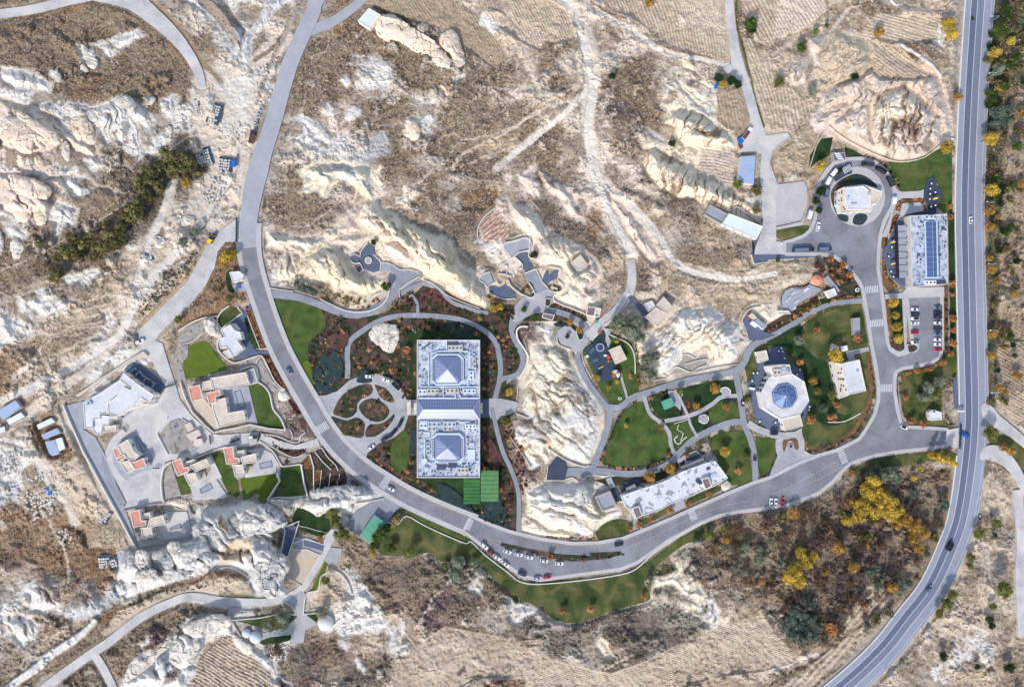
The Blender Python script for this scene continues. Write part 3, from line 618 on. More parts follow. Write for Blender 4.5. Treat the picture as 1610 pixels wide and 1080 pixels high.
def ridge_roof():
    z0, z1 = HB+.3, HB+2.8
    q = [(655,627),(754,627),(754,659),(655,659)]; r = [(665.5,643.5),(744,643.5)]
    v = [P(x,y,z0) for x,y in q]; t = [P(x,y,z1) for x,y in r]; FLAT.append(q)
    mb = MB(); w = [(a.x,a.y) for a in v][::-1]; mb.prism(w, -.3, z0-.05); put(cc, mb, 'spine_wall', M['wallwhite'])
    for f in ((v[0],t[0],t[1],v[1]),(v[1],t[1],v[2]),(v[2],t[1],t[0],v[3]),(v[3],t[0],v[0])):
        m = MB(); m.add(f[::-1] if False else f, [tuple(range(len(f)))]); g = put(cc, m, 'glass_panel', M['coat'])
        bm = bmesh.new(); bm.from_mesh(g.data); 
        for fc in bm.faces:
            if fc.normal.z < 0: fc.normal_flip()
        bm.to_mesh(g.data); bm.free()
    fr = MB()
    for i in range(0, 21):
        x = 665.5+i*(744-665.5)/20
        for ys, ye in ((627.5,643.5),(658.5,643.5)): fr.tube(P(x,ys,z0+.05), P(x,ye,z1+.05), .09, .09, 4)
    fr.tube(t[0]+Vector((0,0,.06)), t[1]+Vector((0,0,.06)), .16, .16, 4)
    for a, b in ((v[0],t[0]),(v[3],t[0]),(v[1],t[1]),(v[2],t[1])): fr.tube(a, b, .15, .15, 4)
    for k in (.33,.66):
        for sy in (0, 1):
            ya = (627+(643.5-627)*k) if sy == 0 else (659-(659-643.5)*k); fr.tube(P(655+10.5*k,ya,z0+(z1-z0)*k+.06), P(754-10*k,ya,z0+(z1-z0)*k+.06), .06, .06, 4)
    put(cc, fr, 'roof_frame', M['frame'])
ridge_roof()
def pyramid(cx, cy, y0, y1, apy):
    x0, x1 = cx-25, cx+25.5; c = 7
    oc_ = [(x0+c,y0),(x1-c,y0),(x1,y0+c),(x1,y1-c),(x1-c,y1),(x0+c,y1),(x0,y1-c),(x0,y0+c)]
    h = HB+1.5; w = [tuple(P(x,y,h)[:2]) for x,y in oc_]
    if area2(w) < 0: w = w[::-1]
    ins = inset(w, .9); n = 8; mb = MB()
    mb.add([(x,y,HB) for x,y in w]+[(x,y,h) for x,y in w]+[(x,y,h) for x,y in ins]+[(x,y,HB+.6) for x,y in ins], [(i,(i+1)%n,n+(i+1)%n,n+i) for i in range(n)]+[(n+i,n+(i+1)%n,2*n+(i+1)%n,2*n+i) for i in range(n)]+[(2*n+i,2*n+(i+1)%n,3*n+(i+1)%n,3*n+i) for i in range(n)])
    cb = put(cc, mb, 'skylight_curb', M['duct'])
    m2 = MB(); m2.prism(ins, HB+.55, HB+.62); put(cb, m2, 'gutter', M['equip'])
    x0, x1, ya, yb = cx-21.5, cx+21.5, y0+3, y1-2; z0, z1 = HB+.75, HB+.75+3.7
    cr = [P(x0,ya,z0), P(x1,ya,z0), P(x1,yb,z0), P(x0,yb,z0)]; cch = 3.2
    q = [(x0+cch,ya),(x1-cch,ya),(x1,ya+cch),(x1,yb-cch),(x1-cch,yb),(x0+cch,yb),(x0,yb-cch),(x0,ya+cch)]
    v = [P(x,y,z0) for x,y in q]; ap = P(cx, apy, z1)
    for i in range(8):
        m = MB(); tri = [v[i], v[(i+1)%8], ap]; 
        if (tri[1]-tri[0]).cross(tri[2]-tri[0]).z < 0: tri = tri[::-1]
        m.add(tri, [(0,1,2)]); put(cc, m, 'pyramid_pane', M['coat'])
    fr = MB()
    for k in range(1, 8):
        f = k/8; zz = z0+(z1-z0)*f+.04; r = [P(x*(1-f)+cx*f, y*(1-f)+apy*f, zz) for x,y in q]
        for i in range(8): fr.tube(r[i], r[(i+1)%8], .05, .05, 3)
    for i in range(8):
        fr.tube(v[i], ap, .09, .09, 4)
        a, b = v[i], v[(i+1)%8]
        if (a-b).length > 5:
            for k in range(1, 7):
                s = a.lerp(b, k/7); e = s.lerp(ap, min(.98, 1-abs(k/7-.5)*2*.98)) if False else s+(ap-(a+b)/2)*(1-abs(k/7-.5)*2)
                fr.tube(s, e, .05, .05, 3)
    put(cc, fr, 'pyramid_frame', M['frame'])
    for side in (x0-2.2, x1+2.2):
        for k in range(12):
            y = y0+9+k*(y1-y0-18)/11; p = P(side, y, h); m = MB(); m.box((p.x,p.y,h-.02), (.55,.5,.06)); put(cb, m, 'louvre', M['slot'])
    for k in range(10):
        x = cx-14+k*28/9; p = P(x, (y1-1.2) if apy > 650 else y0+2.6, h); m = MB(); m.box((p.x,p.y,h-.02), (.75,.4,.06)); put(cb, m, 'louvre', M['slot'])
pyramid(703.5, 581, 556.5, 606, 581); pyramid(704, 704, 681, 727, 705)
for (x,y,dx,dy,dz,m) in ((716,547,8,3,1.2,'equiptan'),(711,540,6,1.2,.8,'equipdark'),(725,545,2,2.4,1,'equip'),(681,615,6.5,2.8,1.2,'equiptan'),(711,614,7,2.6,1.2,'equiptan'),(738,615,7,2.6,.9,'duct'),(664,616,4.5,3,.9,'duct'),
   (746,572,1.6,5,1.1,'equiptan'),(738,566,1.2,9,.6,'duct'),(733,575,1,12,.6,'equip'),(741,590,3,5,.8,'duct'),(664,548,.8,.8,.5,'equipdark'),(745,560,1.6,3,1,'equip'),
   (666,669,4,4,1.0,'duct'),(683,667,7,3,1.3,'equip'),(707,667,7,3,1.3,'equip'),(740,670,6,2.2,1.7,'white'),(679,674,5,2,1.2,'equiptan'),(704,674,5,2,1.2,'equiptan'),(730,664,6,1,.8,'duct'),(728,739,6,3,1.3,'equiptan'),(711,732,4,2.4,1.3,'equipdark'),
   (694,735,5,2.2,1,'equipdark'),(731,733,4,1.8,1,'equip'),(673,705,1.8,7,.8,'equip'),(668,725,3,3,.6,'duct'),(741,715,4,6,.7,'duct'),(742,700,3,3,.6,'equip'),(678,728,5,1.2,.6,'duct')):
    roofbox(cc, x, y, HB, dx, dy, dz, m)
for seg in ('s: 659,625.5 716,625.5 716,619','s: 722,619 724,625.5 752,625.5','s: 697,606 697,624','s: 660,608 752,608','s: 674,557 674,606','s: 736,556 736,606','s: 660,662 722,662 722,665 748,665 748,662','s: 665,680 675,680 675,690','s: 676,728 692,735 730,735 734,728','s: 735,740 735,725 752,725','s: 722,553 735,565','s: 702,534 702,552 736,552','s: 674,728 668,720 668,690','s: 678,556 690,552 702,552','s: 735,560 750,560'):
    m = MB(); p = R(seg)
    for i in range(len(p)-1):
        a, b = P(*p[i], HB+.7), P(*p[i+1], HB+.7); m.tube(a, b, .32, .32, 6)
    put(cc, m, 'duct', M['duct'])
VS = MB(); VS.cyl((0,0,0), .3, .45, 6); VS.cyl((0,0,.45), .36, .1, 6, r2=.2); vm = mesh('roof_vent', VS.v, VS.f, [M['equipdark']])
def vents(root, n, x0, y0, x1, y1, z, avoid=(), seed=1, ang=None, sc=1.0):
    r = random.Random(seed)
    for i in range(n):
        for _ in range(30):
            x, y = r.uniform(x0,x1), r.uniform(y0,y1)
            if not any(a<x<c and b<y<d for a,b,c,d in avoid): break
        o = link('roof_vent', vm, root); o.location = P(x, y, z)-Vector(root.location); s = r.uniform(.6,1.5)*sc; o.scale = (s, s, 1)
vents(cc, 90, 659, 538, 751, 624, HB, [(674,552,732,610)], 3); vents(cc, 100, 659, 662, 751, 747, HB, [(674,676,734,732)], 4)
for t, nm in (('cn: 160,890 205,890 205,1055 160,1055','entrance_canopy'),('cn: 245,910 285,910 285,1045 245,1045','entrance_canopy'),('cn: 1070,905 1110,905 1110,1040 1075,1040','entrance_canopy')):
    q = R(t); w = [tuple(P(x,y,4)[:2]) for x,y in q]; m = MB(); m.prism(w, 3.7, 4.0); c0 = sum((Vector((*k,0)) for k in w), Vector())/4
    for k in w: m.cyl((k[0]+(c0.x-k[0])*.12, k[1]+(c0.y-k[1])*.12, -.2), .18, 3.95, 6)
    put(cc, m, nm, M['roofbeige'])
for t, m_, lb in (('j: 1316,850 1418,850 1418,1008 1316,1008','canopygreen','deep green corrugated marquee roof touching the south side of the twin-hall building'),('cs: 1086,720 1310,716 1310,1106 1086,1106','canopylime','mid green marquee roof at the south-east corner of the twin-hall building')):
    q = R(t); r = base('marquee', 's: %f,%f' % q[0], lb, 'marquee'); w = [tuple(P(x,y,4.5)[:2]) for x,y in q]; FLAT.append(q)
    x0, x1 = min(k[0] for k in w), max(k[0] for k in w); y0, y1 = min(k[1] for k in w), max(k[1] for k in w); n = 7
    for i in range(n):
        a, b = y0+(y1-y0)*i/n, y0+(y1-y0)*(i+1)/n; m = MB(); e = 0
        m.add([(x0,a,4.3+e),(x1,a,4.3+e),(x1,b-.02,4.3+e),(x0,b-.02,4.3+e),(x0,(a+b)/2,4.42+e),(x1,(a+b)/2,4.42+e)], [(0,1,5,4),(4,5,2,3),(0,4,3),(1,2,5)]); put(r, m, 'roof_panel', M[m_])
    m = MB()
    for i in range(5):
        for x in (x0+.2, x1-.2): m.box((x, y0+.3+(y1-y0-.6)*i/4, -.2), (.2,.2,4.5))
    put(r, m, 'post', M['frame'])
    pass
bl = base('octagonal_ballroom', 'oc: 750,742', 'pale octagonal building with a blue glass skylight dome and arched windows on its western side', 'building')
block(bl, 'oc: 555,505 700,470 850,462 1000,560 1060,800 945,975 700,1030 495,900 455,700', 8.5, 'wallwhite', 'roofstone', .35, win=False, rim=.3)
block(bl, 'oc: 570,372 680,352 812,345 840,465 700,492 618,515', 10.5, 'wallwhite', 'roofbeige', .4, foot=False, win=False)
block(bl, 'od: 712,150 945,98 980,240 752,300', 6.0, 'wallwhite', 'rooftan', .25, win=True)
rb_ = MB()
for k in range(16):
    f = (k+.5)/16; a = P(*[R('od: 712,152')[0][i]*(1-f)+R('od: 945,102')[0][i]*f for i in (0,1)], 6.1); b = P(*[R('od: 752,298')[0][i]*(1-f)+R('od: 978,240')[0][i]*f for i in (0,1)], 6.1); rb_.tube(a, b, .06, .06, 4)
put(bl, rb_, 'roof_rib', M['equiptan'])
SG = circle(1140+751/8, 530+742/8, 19.2, 8, a0=math.radians(12))
zz0, zz1 = 9.3, 12.0; v = [P(x,y,zz0) for x,y in SG]; ap = P(1140+763/8, 530+742/8, zz1)
m = MB(); m.prism([tuple(P(x,y,9.2)[:2]) for x,y in circle(1140+751/8, 530+742/8, 20.4, 8, a0=math.radians(12))], 8.5, 9.28); put(bl, m, 'skylight_curb', M['slate'])
for i in range(8):
    for h_ in (0, 1):
        a, b = v[i], v[(i+1)%8]; mid = (a+b)/2; tri = [a, mid, ap] if h_ == 0 else [mid, b, ap]
        if (tri[1]-tri[0]).cross(tri[2]-tri[0]).z < 0: tri = tri[::-1]
        m = MB(); m.add(tri, [(0,1,2)]); put(bl, m, 'glass_pane', M['coat2'])
fr = MB()
for i in range(8):
    fr.tube(v[i], ap, .1, .1, 4); fr.tube((v[i]+v[(i+1)%8])/2, ap, .06, .06, 3); fr.tube(v[i], v[(i+1)%8], .14, .14, 4)
    for k in (.33,.66): fr.tube(v[i].lerp(ap,k), v[(i+1)%8].lerp(ap,k), .05, .05, 3)
put(bl, fr, 'skylight_frame', M['frame'])
AR = MB(); n_ = 7
arc = [(-.75,0),(.75,0)]+[(.75*math.cos(math.pi*i/n_), 1.5+.75*math.sin(math.pi*i/n_)) for i in range(n_+1)]
AR.add([(x,-.1,z) for x,z in arc]+[(x,.1,z) for x,z in arc], [tuple(range(len(arc)))]+[(i,(i+1)%len(arc),len(arc)+(i+1)%len(arc),len(arc)+i) for i in range(len(arc))])
arm = mesh('arched_window', AR.v, AR.f, [M['slot']])
def arcs(a, b, n, zs, push=.02):
    pa, pb = P(*R('oc: '+a)[0], 8.5), P(*R('oc: '+b)[0], 8.5); d = pb-pa; ang = math.atan2(d.y, d.x); l = Vector(bl.location)
    for z in zs:
        for i in range(n):
            c = pa.lerp(pb, (i+.5)/n); o = link('arched_window', arm, bl); o.location = Vector((c.x+d.y/d.length*push, c.y-d.x/d.length*push, z))-l; o.rotation_euler = (0,0,ang); o.scale = (1.15, 1, 1)
arcs('540,520','455,700',3,(1.6,5.0)); arcs('455,700','495,900',3,(1.6,5.0))
for x,y,dx,dy in ((651,445,4,4),(720,388,1,1),(745,388,1,1),(720,412,1,1),(745,412,1,1),(720,436,1,1),(745,436,1,1),(795,420,2,2)):
    q = R('oc: %d,%d' % (x,y))[0]; roofbox(bl, *q, 10.5, dx, dy, .9, 'equiptan' if dx == 4 else 'equip')
r = base('garden_kiosk', 'oc: 460,240', 'small square beige-roofed kiosk at the north-west of the octagonal building terrace', 'kiosk')
block(r, 'oc: 390,190 522,165 550,290 430,325', 3.2, 'wallwhite', 'roofbeige', .3)
rs = base('restaurant_building', 'h: 1035,480', 'long white-roofed building beside the highway with a long blue glazed skylight and a west pergola', 'restaurant')
block(rs, 'h: 905,272 1135,260 1143,695 918,712', 6.0, 'wallstone', 'roofwhite', .5, win=False)
ww = MB()
for y in (340,356,390,406,440,456,490,506,530,546,570,586,620,636):
    p = P(*R('h: 905,%d' % y)[0], 2.2); o = link('window', winmesh(.9,1.2), rs); o.location = Vector((P(*R('h: 907,%d' % y)[0], 6.5).x-.02, p.y, 3.6 if (y//16) % 2 else 2.0))-Vector(rs.location); o.rotation_euler = (0,0,-math.pi/2)
zb = 6.0
q = R('h: 1003,312 1068,310 1074,652 1012,653'); a0,a1,a2,a3 = [P(x,y,zb+.9) for x,y in q]
m = MB(); m.prism([tuple(P(x,y,zb+.9)[:2]) for x,y in R('h: 996,304 1074,302 1080,660 1005,661')], zb, zb+.85); put(rs, m, 'skylight_curb', M['duct'])
r0, r1 = (a0+a1)/2+Vector((0,0,1.3)), (a3+a2)/2+Vector((0,0,1.3))
for k in range(11):
    f, g = k/11, (k+1)/11
    for s0, s1, e0, e1 in ((a0,a3,r0,r1),(a1,a2,r0,r1)):
        v = [s0.lerp(s1,f+.004), s0.lerp(s1,g-.004), e0.lerp(e1,g-.004), e0.lerp(e1,f+.004)]
        if (v[1]-v[0]).cross(v[2]-v[0]).z < 0: v = v[::-1]
        m = MB(); m.add(v, [(0,1,2,3)]); put(rs, m, 'glass_pane', M['coat2'])
fr = MB()
for k in range(12):
    f = k/11
    for s0,s1 in ((a0,a3),(a1,a2)): fr.tube(s0.lerp(s1,f), r0.lerp(r1,f), .07, .07, 4)
fr.tube(r0, r1, .1, .1, 4); put(rs, fr, 'skylight_frame', M['frame'])
for k in range(22):
    for x in (994, 1082): 
        p = P(*R('h: %f,%d' % (x+k*.35,318+k*15.4))[0], zb+.3); m = MB(); m.box((p.x,p.y,zb+.2), (.4,.7,.25)); put(rs, m, 'vent_slot', M['slot'])
for x,y,dx,dy,dz,m_ in ((1035,280,3,1.4,1,'duct'),(1035,292,5,1,.8,'duct'),(1030,685,6,2.2,1.2,'white'),(1090,682,6,1.6,1,'equipdark'),(960,680,2,2,.8,'equip'),(965,600,1.4,1.4,.6,'equip'),(1110,350,1.6,1.6,.6,'equipdark'),(960,515,1.6,1,.7,'equipdark'),(1112,620,1.4,2,.6,'equip')):
    roofbox(rs, *R('h: %d,%d' % (x,y))[0], zb, dx, dy, dz, m_)
vents(rs, 26, 1441, 341, 1453, 445, zb, (), 8); vents(rs, 22, 1477, 341, 1488, 445, zb, (), 9)
pg_ = base('pergola', 'h: 855,490', 'long dark flat pergola on the west side of the restaurant with blue-grey roof panels', 'pergola')
q = R('h: 832,330 905,328 910,655 842,658'); c4 = [P(x,y,3.4) for x,y in q]
for k in range(8):
    f, g = k/8+.006, (k+1)/8-.006; v = [c4[0].lerp(c4[3],f), c4[0].lerp(c4[3],g), c4[1].lerp(c4[2],g), c4[1].lerp(c4[2],f)]; m = MB(); m.prism([(a.x,a.y) for a in v], 3.25, 3.4); put(pg_, m, 'roof_panel', M['roofgrey'])
    w0, w1 = P(*R('h: 811,330')[0], 3.3), P(*R('h: 822,657')[0], 3.3)
    v = [w0.lerp(w1,f), w0.lerp(w1,g), c4[0].lerp(c4[3],g), c4[0].lerp(c4[3],f)]; m = MB(); m.prism([(a.x,a.y) for a in v], 2.9, 3.05); put(pg_, m, 'dark_awning', M['gateblack'])
m = MB()
for k in range(9):
    for a, b in ((P(*R('h: 811,330')[0], 3.3), P(*R('h: 822,657')[0], 3.3)), (c4[1], c4[2])): p = a.lerp(b, k/8); m.box((p.x, p.y, -.1), (.18,.18,3.1))
put(pg_, m, 'post', M['gateblack'])
FLAT.append(R('h: 811,330 905,328 910,655 822,658'))
r = base('roundabout_pavilion', 's: 1350,308', 'pale angular pavilion with a white roof standing on the island of the roundabout', 'pavilion')
block(r, 'rb: 300,470 370,437 520,425 625,405 860,490 850,540 790,650 730,645 730,735 330,760 310,670 290,660', 4.2, 'wallwhite', 'roofbeige', .35, win=True, step=3)
block(r, 'rb: 400,440 620,420 715,500 715,715 430,715 395,600', 5.4, 'wallwhite', 'roofplain', .3, foot=False, win=False, z0=4)
for x,y,dx,dy,dz,m_ in ((430,580,1,2.4,.8,'equip'),(500,650,3,1,.7,'equip'),(690,520,1.5,1.5,.7,'equiptan')): roofbox(r, *R('rb: %d,%d' % (x,y))[0], 5.4 , dx, dy, dz, m_)
for x,y in ((312,512),(348,488),(348,512),(312,606),(345,580),(345,606),(370,690),(385,712)):
    p = P(*R('rb: %d,%d' % (x,y))[0], 4.3); m = MB(); m.box((p.x,p.y,4.2), (.7,.6,.15)); put(r, m, 'roof_hatch', M['slot'])
r = base('annex_building', 'l: 545,230', 'tilted white-roofed rectangular building on the lawn east of the octagonal building', 'building')
block(r, 'l: 485,125 595,100 636,293 527,318', 5.5, 'wallwhite', 'roofplain', .35, win=True)
block(r, 'l: 418,112 480,127 525,322 470,342', 3.0, 'wallwhite', 'rooftan', .25, win=True)
for x,y in ((465,182),(480,182),(465,220),(478,220),(490,222),(482,258),(495,262),(478,278),(478,292)):
    p = P(*R('l: %d,%d' % (x,y))[0], 3.1); m = MB(); m.box((p.x,p.y,3.0), (.7,.8,.2)); put(r, m, 'roof_hatch', M['slot'])
roofbox(r, *R('l: 583,172')[0], 5.5, 1.4, 1.2, .7, 'equip')
r = base('gatehouse', 'gt: 250,110', 'small white gatehouse with an irregular flat roof north of the highway entrance', 'gatehouse')
block(r, 'gt: 160,60 200,30 310,60 320,155 200,165 165,130', 3.2, 'wallwhite', 'roofplain', .3)
roofbox(r, *R('gt: 215,50')[0], 3.2, 2, 1.5, 1, 'equip')
r = base('bus_shelter', 'l: 1190,310', 'long narrow dark-roofed shelter beside the highway north of the gatehouse', 'shelter')
w = [tuple(P(x,y,2.8)[:2]) for x,y in R('l: 1175,212 1200,212 1206,402 1182,402')]; m = MB(); m.prism(w, 2.6, 2.8); put(r, m, 'roof', M['slate'])
m = MB(); [m.box((x,y,-.1),(.2,.2,2.7)) for x,y in inset(w,.3)]; put(r, m, 'post', M['frame']); 
r = base('entrance_arch', 'gt: 540,60', 'white beam-and-pillar entrance arch beside the highway, east of the gatehouse', 'gate')
m = MB(); p = P(*R('gt: 540,48')[0], 3); m.box((p.x,p.y,3), (4.2,.8,.5)); put(r, m, 'beam', M['wallwhite'])
for dx in (-1.8, 1.8): m = MB(); m.box((p.x+dx,p.y,-.2), (.6,.7,3.2)); put(r, m, 'pillar', M['wallwhite'])
r = base('long_stone_building', 'lb: 830,430', 'long tilted building with a stained white roof between the garden path and the south road', 'building')
block(r, 'lb: 300,512 470,450 720,370 910,270 1140,185 1250,160 1300,220 1380,330 1270,400 1250,410 1080,480 930,545 780,600 700,650 615,680 510,712 440,748 380,640 345,630', 5.0, 'wallwhite', 'roofspeck', .4, win=True, step=5)
block(r, 'lb: 1112,345 1182,322 1216,412 1152,448', 6.8, 'wallwhite', 'roofbrown', .3, foot=False, win=False, z0=5)
block(r, 'lb: 412,640 480,612 514,708 452,742', 6.4, 'wallwhite', 'roofbrown', .3, foot=False, win=False, z0=5)
for x,y,dx,dy,dz,m_ in ((1075,360,2,2,1,'equipdark'),(1100,378,2,1.6,1,'equipdark'),(1235,300,3,2,.5,'equip'),(1180,238,2,1,.8,'equipdark'),(1250,375,1.2,1.2,.6,'equip')): roofbox(r, *R('lb: %d,%d' % (x,y))[0], 5, dx, dy, dz, m_, rz=.35)
r = base('cave_gallery_building', 'lb: 150,560', 'low grey flat-roofed block with a dark rim, west of the long stained-roof building', 'building')
block(r, 'lb: 32,520 190,460 258,625 105,672', 3.4, 'wallgrey', 'roofgrey', .5, win=False, rim=.9)
r = base('stepped_pavilion', 'lb: 1020,190', 'grey stepped roof wing along the north side of the long stained-roof building', 'building')
block(r, 'lb: 905,222 1130,132 1140,172 925,250', 3.4, 'wallgrey', 'roofgrey', .3, win=False)
r = base('garden_pavilion', 'lb: 410,440', 'small grey-roofed pavilion on the north-west side of the long stained-roof building', 'building')
block(r, 'lb: 350,440 440,395 462,435 370,480', 3.4, 'wallgrey', 'roofgrey', .4, win=False)
r = base('canvas_shelter', 'lb: 1365,405', 'cream polygonal canvas shelter east of the long stained-roof building', 'shelter')
w = [tuple(P(x,y,2.8)[:2]) for x,y in R('lb: 1310,400 1370,355 1410,390 1400,435 1350,465 1315,445')]; m = MB(); cx_ = sum(a for a,b in w)/6; cy_ = sum(b for a,b in w)/6; n=6
if area2(w) < 0: w = w[::-1]
m.add([(a,b,2.6) for a,b in w]+[(cx_,cy_,3.6)], [(i,(i+1)%6,6) for i in range(6)]); put(r, m, 'canopy', M['rooftan']); m = MB(); [m.cyl((a,b,-.1),.1,2.7,6) for a,b in inset(w,.2)]; put(r, m, 'post', M['frame'])
vg = 'residences on the western estate'
v = base('manor_house', 'v1: 500,750', 'largest white house, with stepped flat roofs, at the north-west corner of the walled residences', 'house')
block(v, 'v1: 270,640 540,460 690,575 600,545 510,660 390,745 390,890 290,885 290,950 200,960 200,1070 100,1070 85,745 150,700', 5.6, 'wallwhite', 'roofplain', .45, step=5)
block(v, 'v1: 390,750 510,660 600,550 680,585 745,495 975,650 905,750 820,690 770,750 510,920 400,890', 7.0, 'wallwhite', 'roofplain', .45, step=5)
block(v, 'v1: 540,455 590,370 745,490 690,570', 6.3, 'wallwhite', 'roofplain', .4, foot=False)
block(v, 'i: 580,480 630,450 735,462 735,480 685,480 680,515 640,520 635,570 600,572 580,540', 4.6, 'wallwhite', 'roofplain', .4)
block(v, 'i: 645,522 728,512 728,545 690,555 650,560', 3.4, 'wallwhite', 'rooftan', .4)
roofbox(v, *R('v1: 160,750')[0], 5.6, 2.5, 2.5, 1, 'equip', .5); 
slab(v, 'v1: 600,330 640,280 700,240 800,260 980,400 1120,550 1060,630 740,450', .35, 'slate')
slab(v, 'v1: 740,450 1060,630 1000,690 600,420', .42, 'patio')
for t in ('v1: 690,360 720,310 745,330','v1: 740,405 780,350 812,380','v1: 820,400 920,460','v1: 845,470 870,430','v1: 940,480 980,500 945,550'):
    p = R(t); m = MB()
    for i in range(len(p)-1):
        a, b = P(*p[i], 2.2), P(*p[i+1], 2.2); d = b-a; m.box(((a.x+b.x)/2,(a.y+b.y)/2,.3), (d.length+.3,.4,1.9), math.atan2(d.y,d.x))
    put(v, m, 'screen_wall', M['roofgrey'])
slab(v, 'v1: 700,830 770,755 905,755 950,760 900,840 830,865 760,840', .25, 'rooftan', 'patio')
block(v, 'v1: 150,660 240,600 280,640 170,700', 3.2, 'wallwhite', 'roofplain', .3, win=False)
v = base('courtyard_house', 'v2: 480,300', 'house with two terracotta roof patches and an empty pool, beneath the bright kidney-shaped lawn', 'house', vg)
block(v, 'v2: 125,72 268,38 312,212 168,248', 4.6, 'wallwhite', 'roofpink', .4)
block(v, 'v2: 352,140 520,106 530,175 465,190 480,260 385,275', 5.0, 'wallwhite', 'roofpink', .35, win=False)
block(v, 'v7: 405,915 845,840 900,1000 520,1065 440,1060', 4.8, 'wallwhite', 'roofbeige', .4)
block(v, 'v7: 310,965 400,940 430,1060 300,1070', 4.2, 'wallwhite', 'roofbeige', .35, win=False)
block(v, 'v2: 420,250 590,200 622,392 822,360 850,490 510,580 470,470 440,380', 4.2, 'wallwhite', 'roofbeige', .4)
slab(v, 'v2: 560,100 885,55 1000,530 855,495 820,365 640,390 600,260', .35, 'patio'); pool(v, 'v2: 705,125 790,100 850,320 765,335', .35)
slab(v, 'v2: 170,250 330,215 420,320 500,590 470,620 330,460 200,330', .3, 'sand', 'yard')
block(v, 'v7: 850,830 950,790 1000,970 905,1000', 2.6, 'wallwhite', 'roofgrey', .3, win=False)
v = base('island_house', 'v3: 330,430', 'house with terracotta and cream roofs on the teardrop island, north of the dark green lawn', 'house', vg)
block(v, 'v3: 195,325 325,245 400,400 470,450 410,510 330,500 250,430', 4.6, 'wallwhite', 'roofbeige', .35)
block(v, 'v3: 138,365 190,335 245,430 180,490', 4.8, 'wallwhite', 'roofpink', .3, win=False)
block(v, 'v3: 175,490 280,430 305,470 210,535', 5.0, 'wallwhite', 'roofpink', .3, win=False)
block(v, 'v3: 345,525 400,530 520,478 560,590 415,625', 5.0, 'wallwhite', 'roofpink', .35)
block(v, 'v3: 225,545 340,505 410,620 320,678', 4.2, 'wallwhite', 'roofbeige', .4)
slab(v, 'v3: 330,240 400,230 510,400 470,450 400,400', .4, 'patio'); pool(v, 'v3: 415,210 450,215 580,370 520,400', .06+.35)
slab(v, 'v3: 530,450 620,450 640,590 565,600', .3, 'patio')
v = base('garden_house', 'v3: 1150,620', 'house with an L-shaped terracotta roof and white pool deck just south of the stone courtyard', 'house', vg)
block(v, 'v3: 878,530 990,478 1025,600 1088,588 1096,640 958,712 920,620', 4.8, 'wallwhite', 'roofpink', .35)
block(v, 'v3: 1100,575 1310,488 1362,568 1180,655', 4.8, 'wallwhite', 'roofbeige', .35)
block(v, 'v3: 1030,690 1170,665 1212,760 1102,835', 4.2, 'wallwhite', 'roofbeige', .4)
block(v, 'v3: 1010,545 1150,492 1172,530 1035,590', 3.2, 'wallwhite', 'roofbeige', .3, win=False)
slab(v, 'v3: 1310,480 1370,430 1510,720 1440,750 1580,960 1540,985 1160,1010 1110,840 1210,760 1300,740 1380,600', .4, 'concrete'); pool(v, 'v3: 1230,870 1370,790 1405,860 1250,930', .4)
slab(v, 'v3: 1180,680 1290,640 1320,740 1220,780', .5, 'sand', 'sunken_patio')
v = base('corner_house', 'v5: 400,250', 'house with an L-shaped terracotta roof between three lawns, east of the striped side lawn', 'house', vg)
block(v, 'v5: 88,118 210,92 225,235 290,242 290,300 125,318', 4.8, 'wallwhite', 'roofpink', .35)
block(v, 'v5: 305,228 490,182 508,290 330,322', 4.8, 'wallwhite', 'roofbeige', .35)
block(v, 'v5: 200,320 330,325 355,450 232,472', 4.2, 'wallwhite', 'roofbeige', .4)
block(v, 'v5: 232,160 350,140 358,210 240,225', 3.2, 'wallwhite', 'roofbeige', .3, win=False)
slab(v, 'v5: 370,150 560,110 700,180 790,320 752,370 752,430 370,490 358,440 500,300 490,190', .4, 'concrete'); pool(v, 'v5: 540,305 700,270 712,350 550,380', .4)
slab(v, 'v5: 355,345 440,335 447,412 372,425', .5, 'sand', 'sunken_patio')
v = base('cliff_house', 'v6: 600,600', 'southernmost walled house, with an L-shaped terracotta roof, pale deck and pool above the rocks', 'house', vg)
block(v, 'v6: 355,435 472,408 492,545 552,550 552,605 393,632', 4.8, 'wallwhite', 'roofpink', .35)
block(v, 'v6: 600,522 765,480 800,592 565,645', 4.8, 'wallwhite', 'roofbeige', .35)
block(v, 'v6: 488,640 622,630 640,752 514,780', 4.2, 'wallwhite', 'roofbeige', .4)
block(v, 'v6: 500,470 600,440 620,510 510,530', 3.2, 'wallwhite', 'roofbeige', .3, win=False)
slab(v, 'v6: 800,420 870,440 1070,430 1130,700 1135,745 720,800 700,740 660,640 800,590', .4, 'concrete'); pool(v, 'v6: 850,640 990,580 1012,630 862,668', .4)
slab(v, 'v6: 625,640 690,630 705,720 640,745', .5, 'sand', 'sunken_patio')
v = base('forecourt_house', 'v7: 650,440', 'white-roofed stepped house between the boulder and the blue-grey forecourt by the main road', 'house')
block(v, 'v7: 530,315 650,240 712,320 780,332 800,430 740,440 812,540 690,640 600,520 530,545 498,420 580,400', 4.8, 'wallwhite', 'roofplain', .4)
block(v, 'v7: 560,590 630,560 682,650 630,665', 3.0, 'wallwhite', 'roofplain', .3, win=False)
block(v, 'v7: 660,235 700,225 770,310 715,318', 3.0, 'wallwhite', 'roofplain', .3, win=False)
v = base('guard_lodge', 'e: 1480,660', 'small white lodge with a plant box beside the main road, south of the yellow trees', 'lodge')
block(v, 'e: 1440,632 1502,625 1532,650 1522,680 1465,700', 3.4, 'wallwhite', 'roofplain', .35)
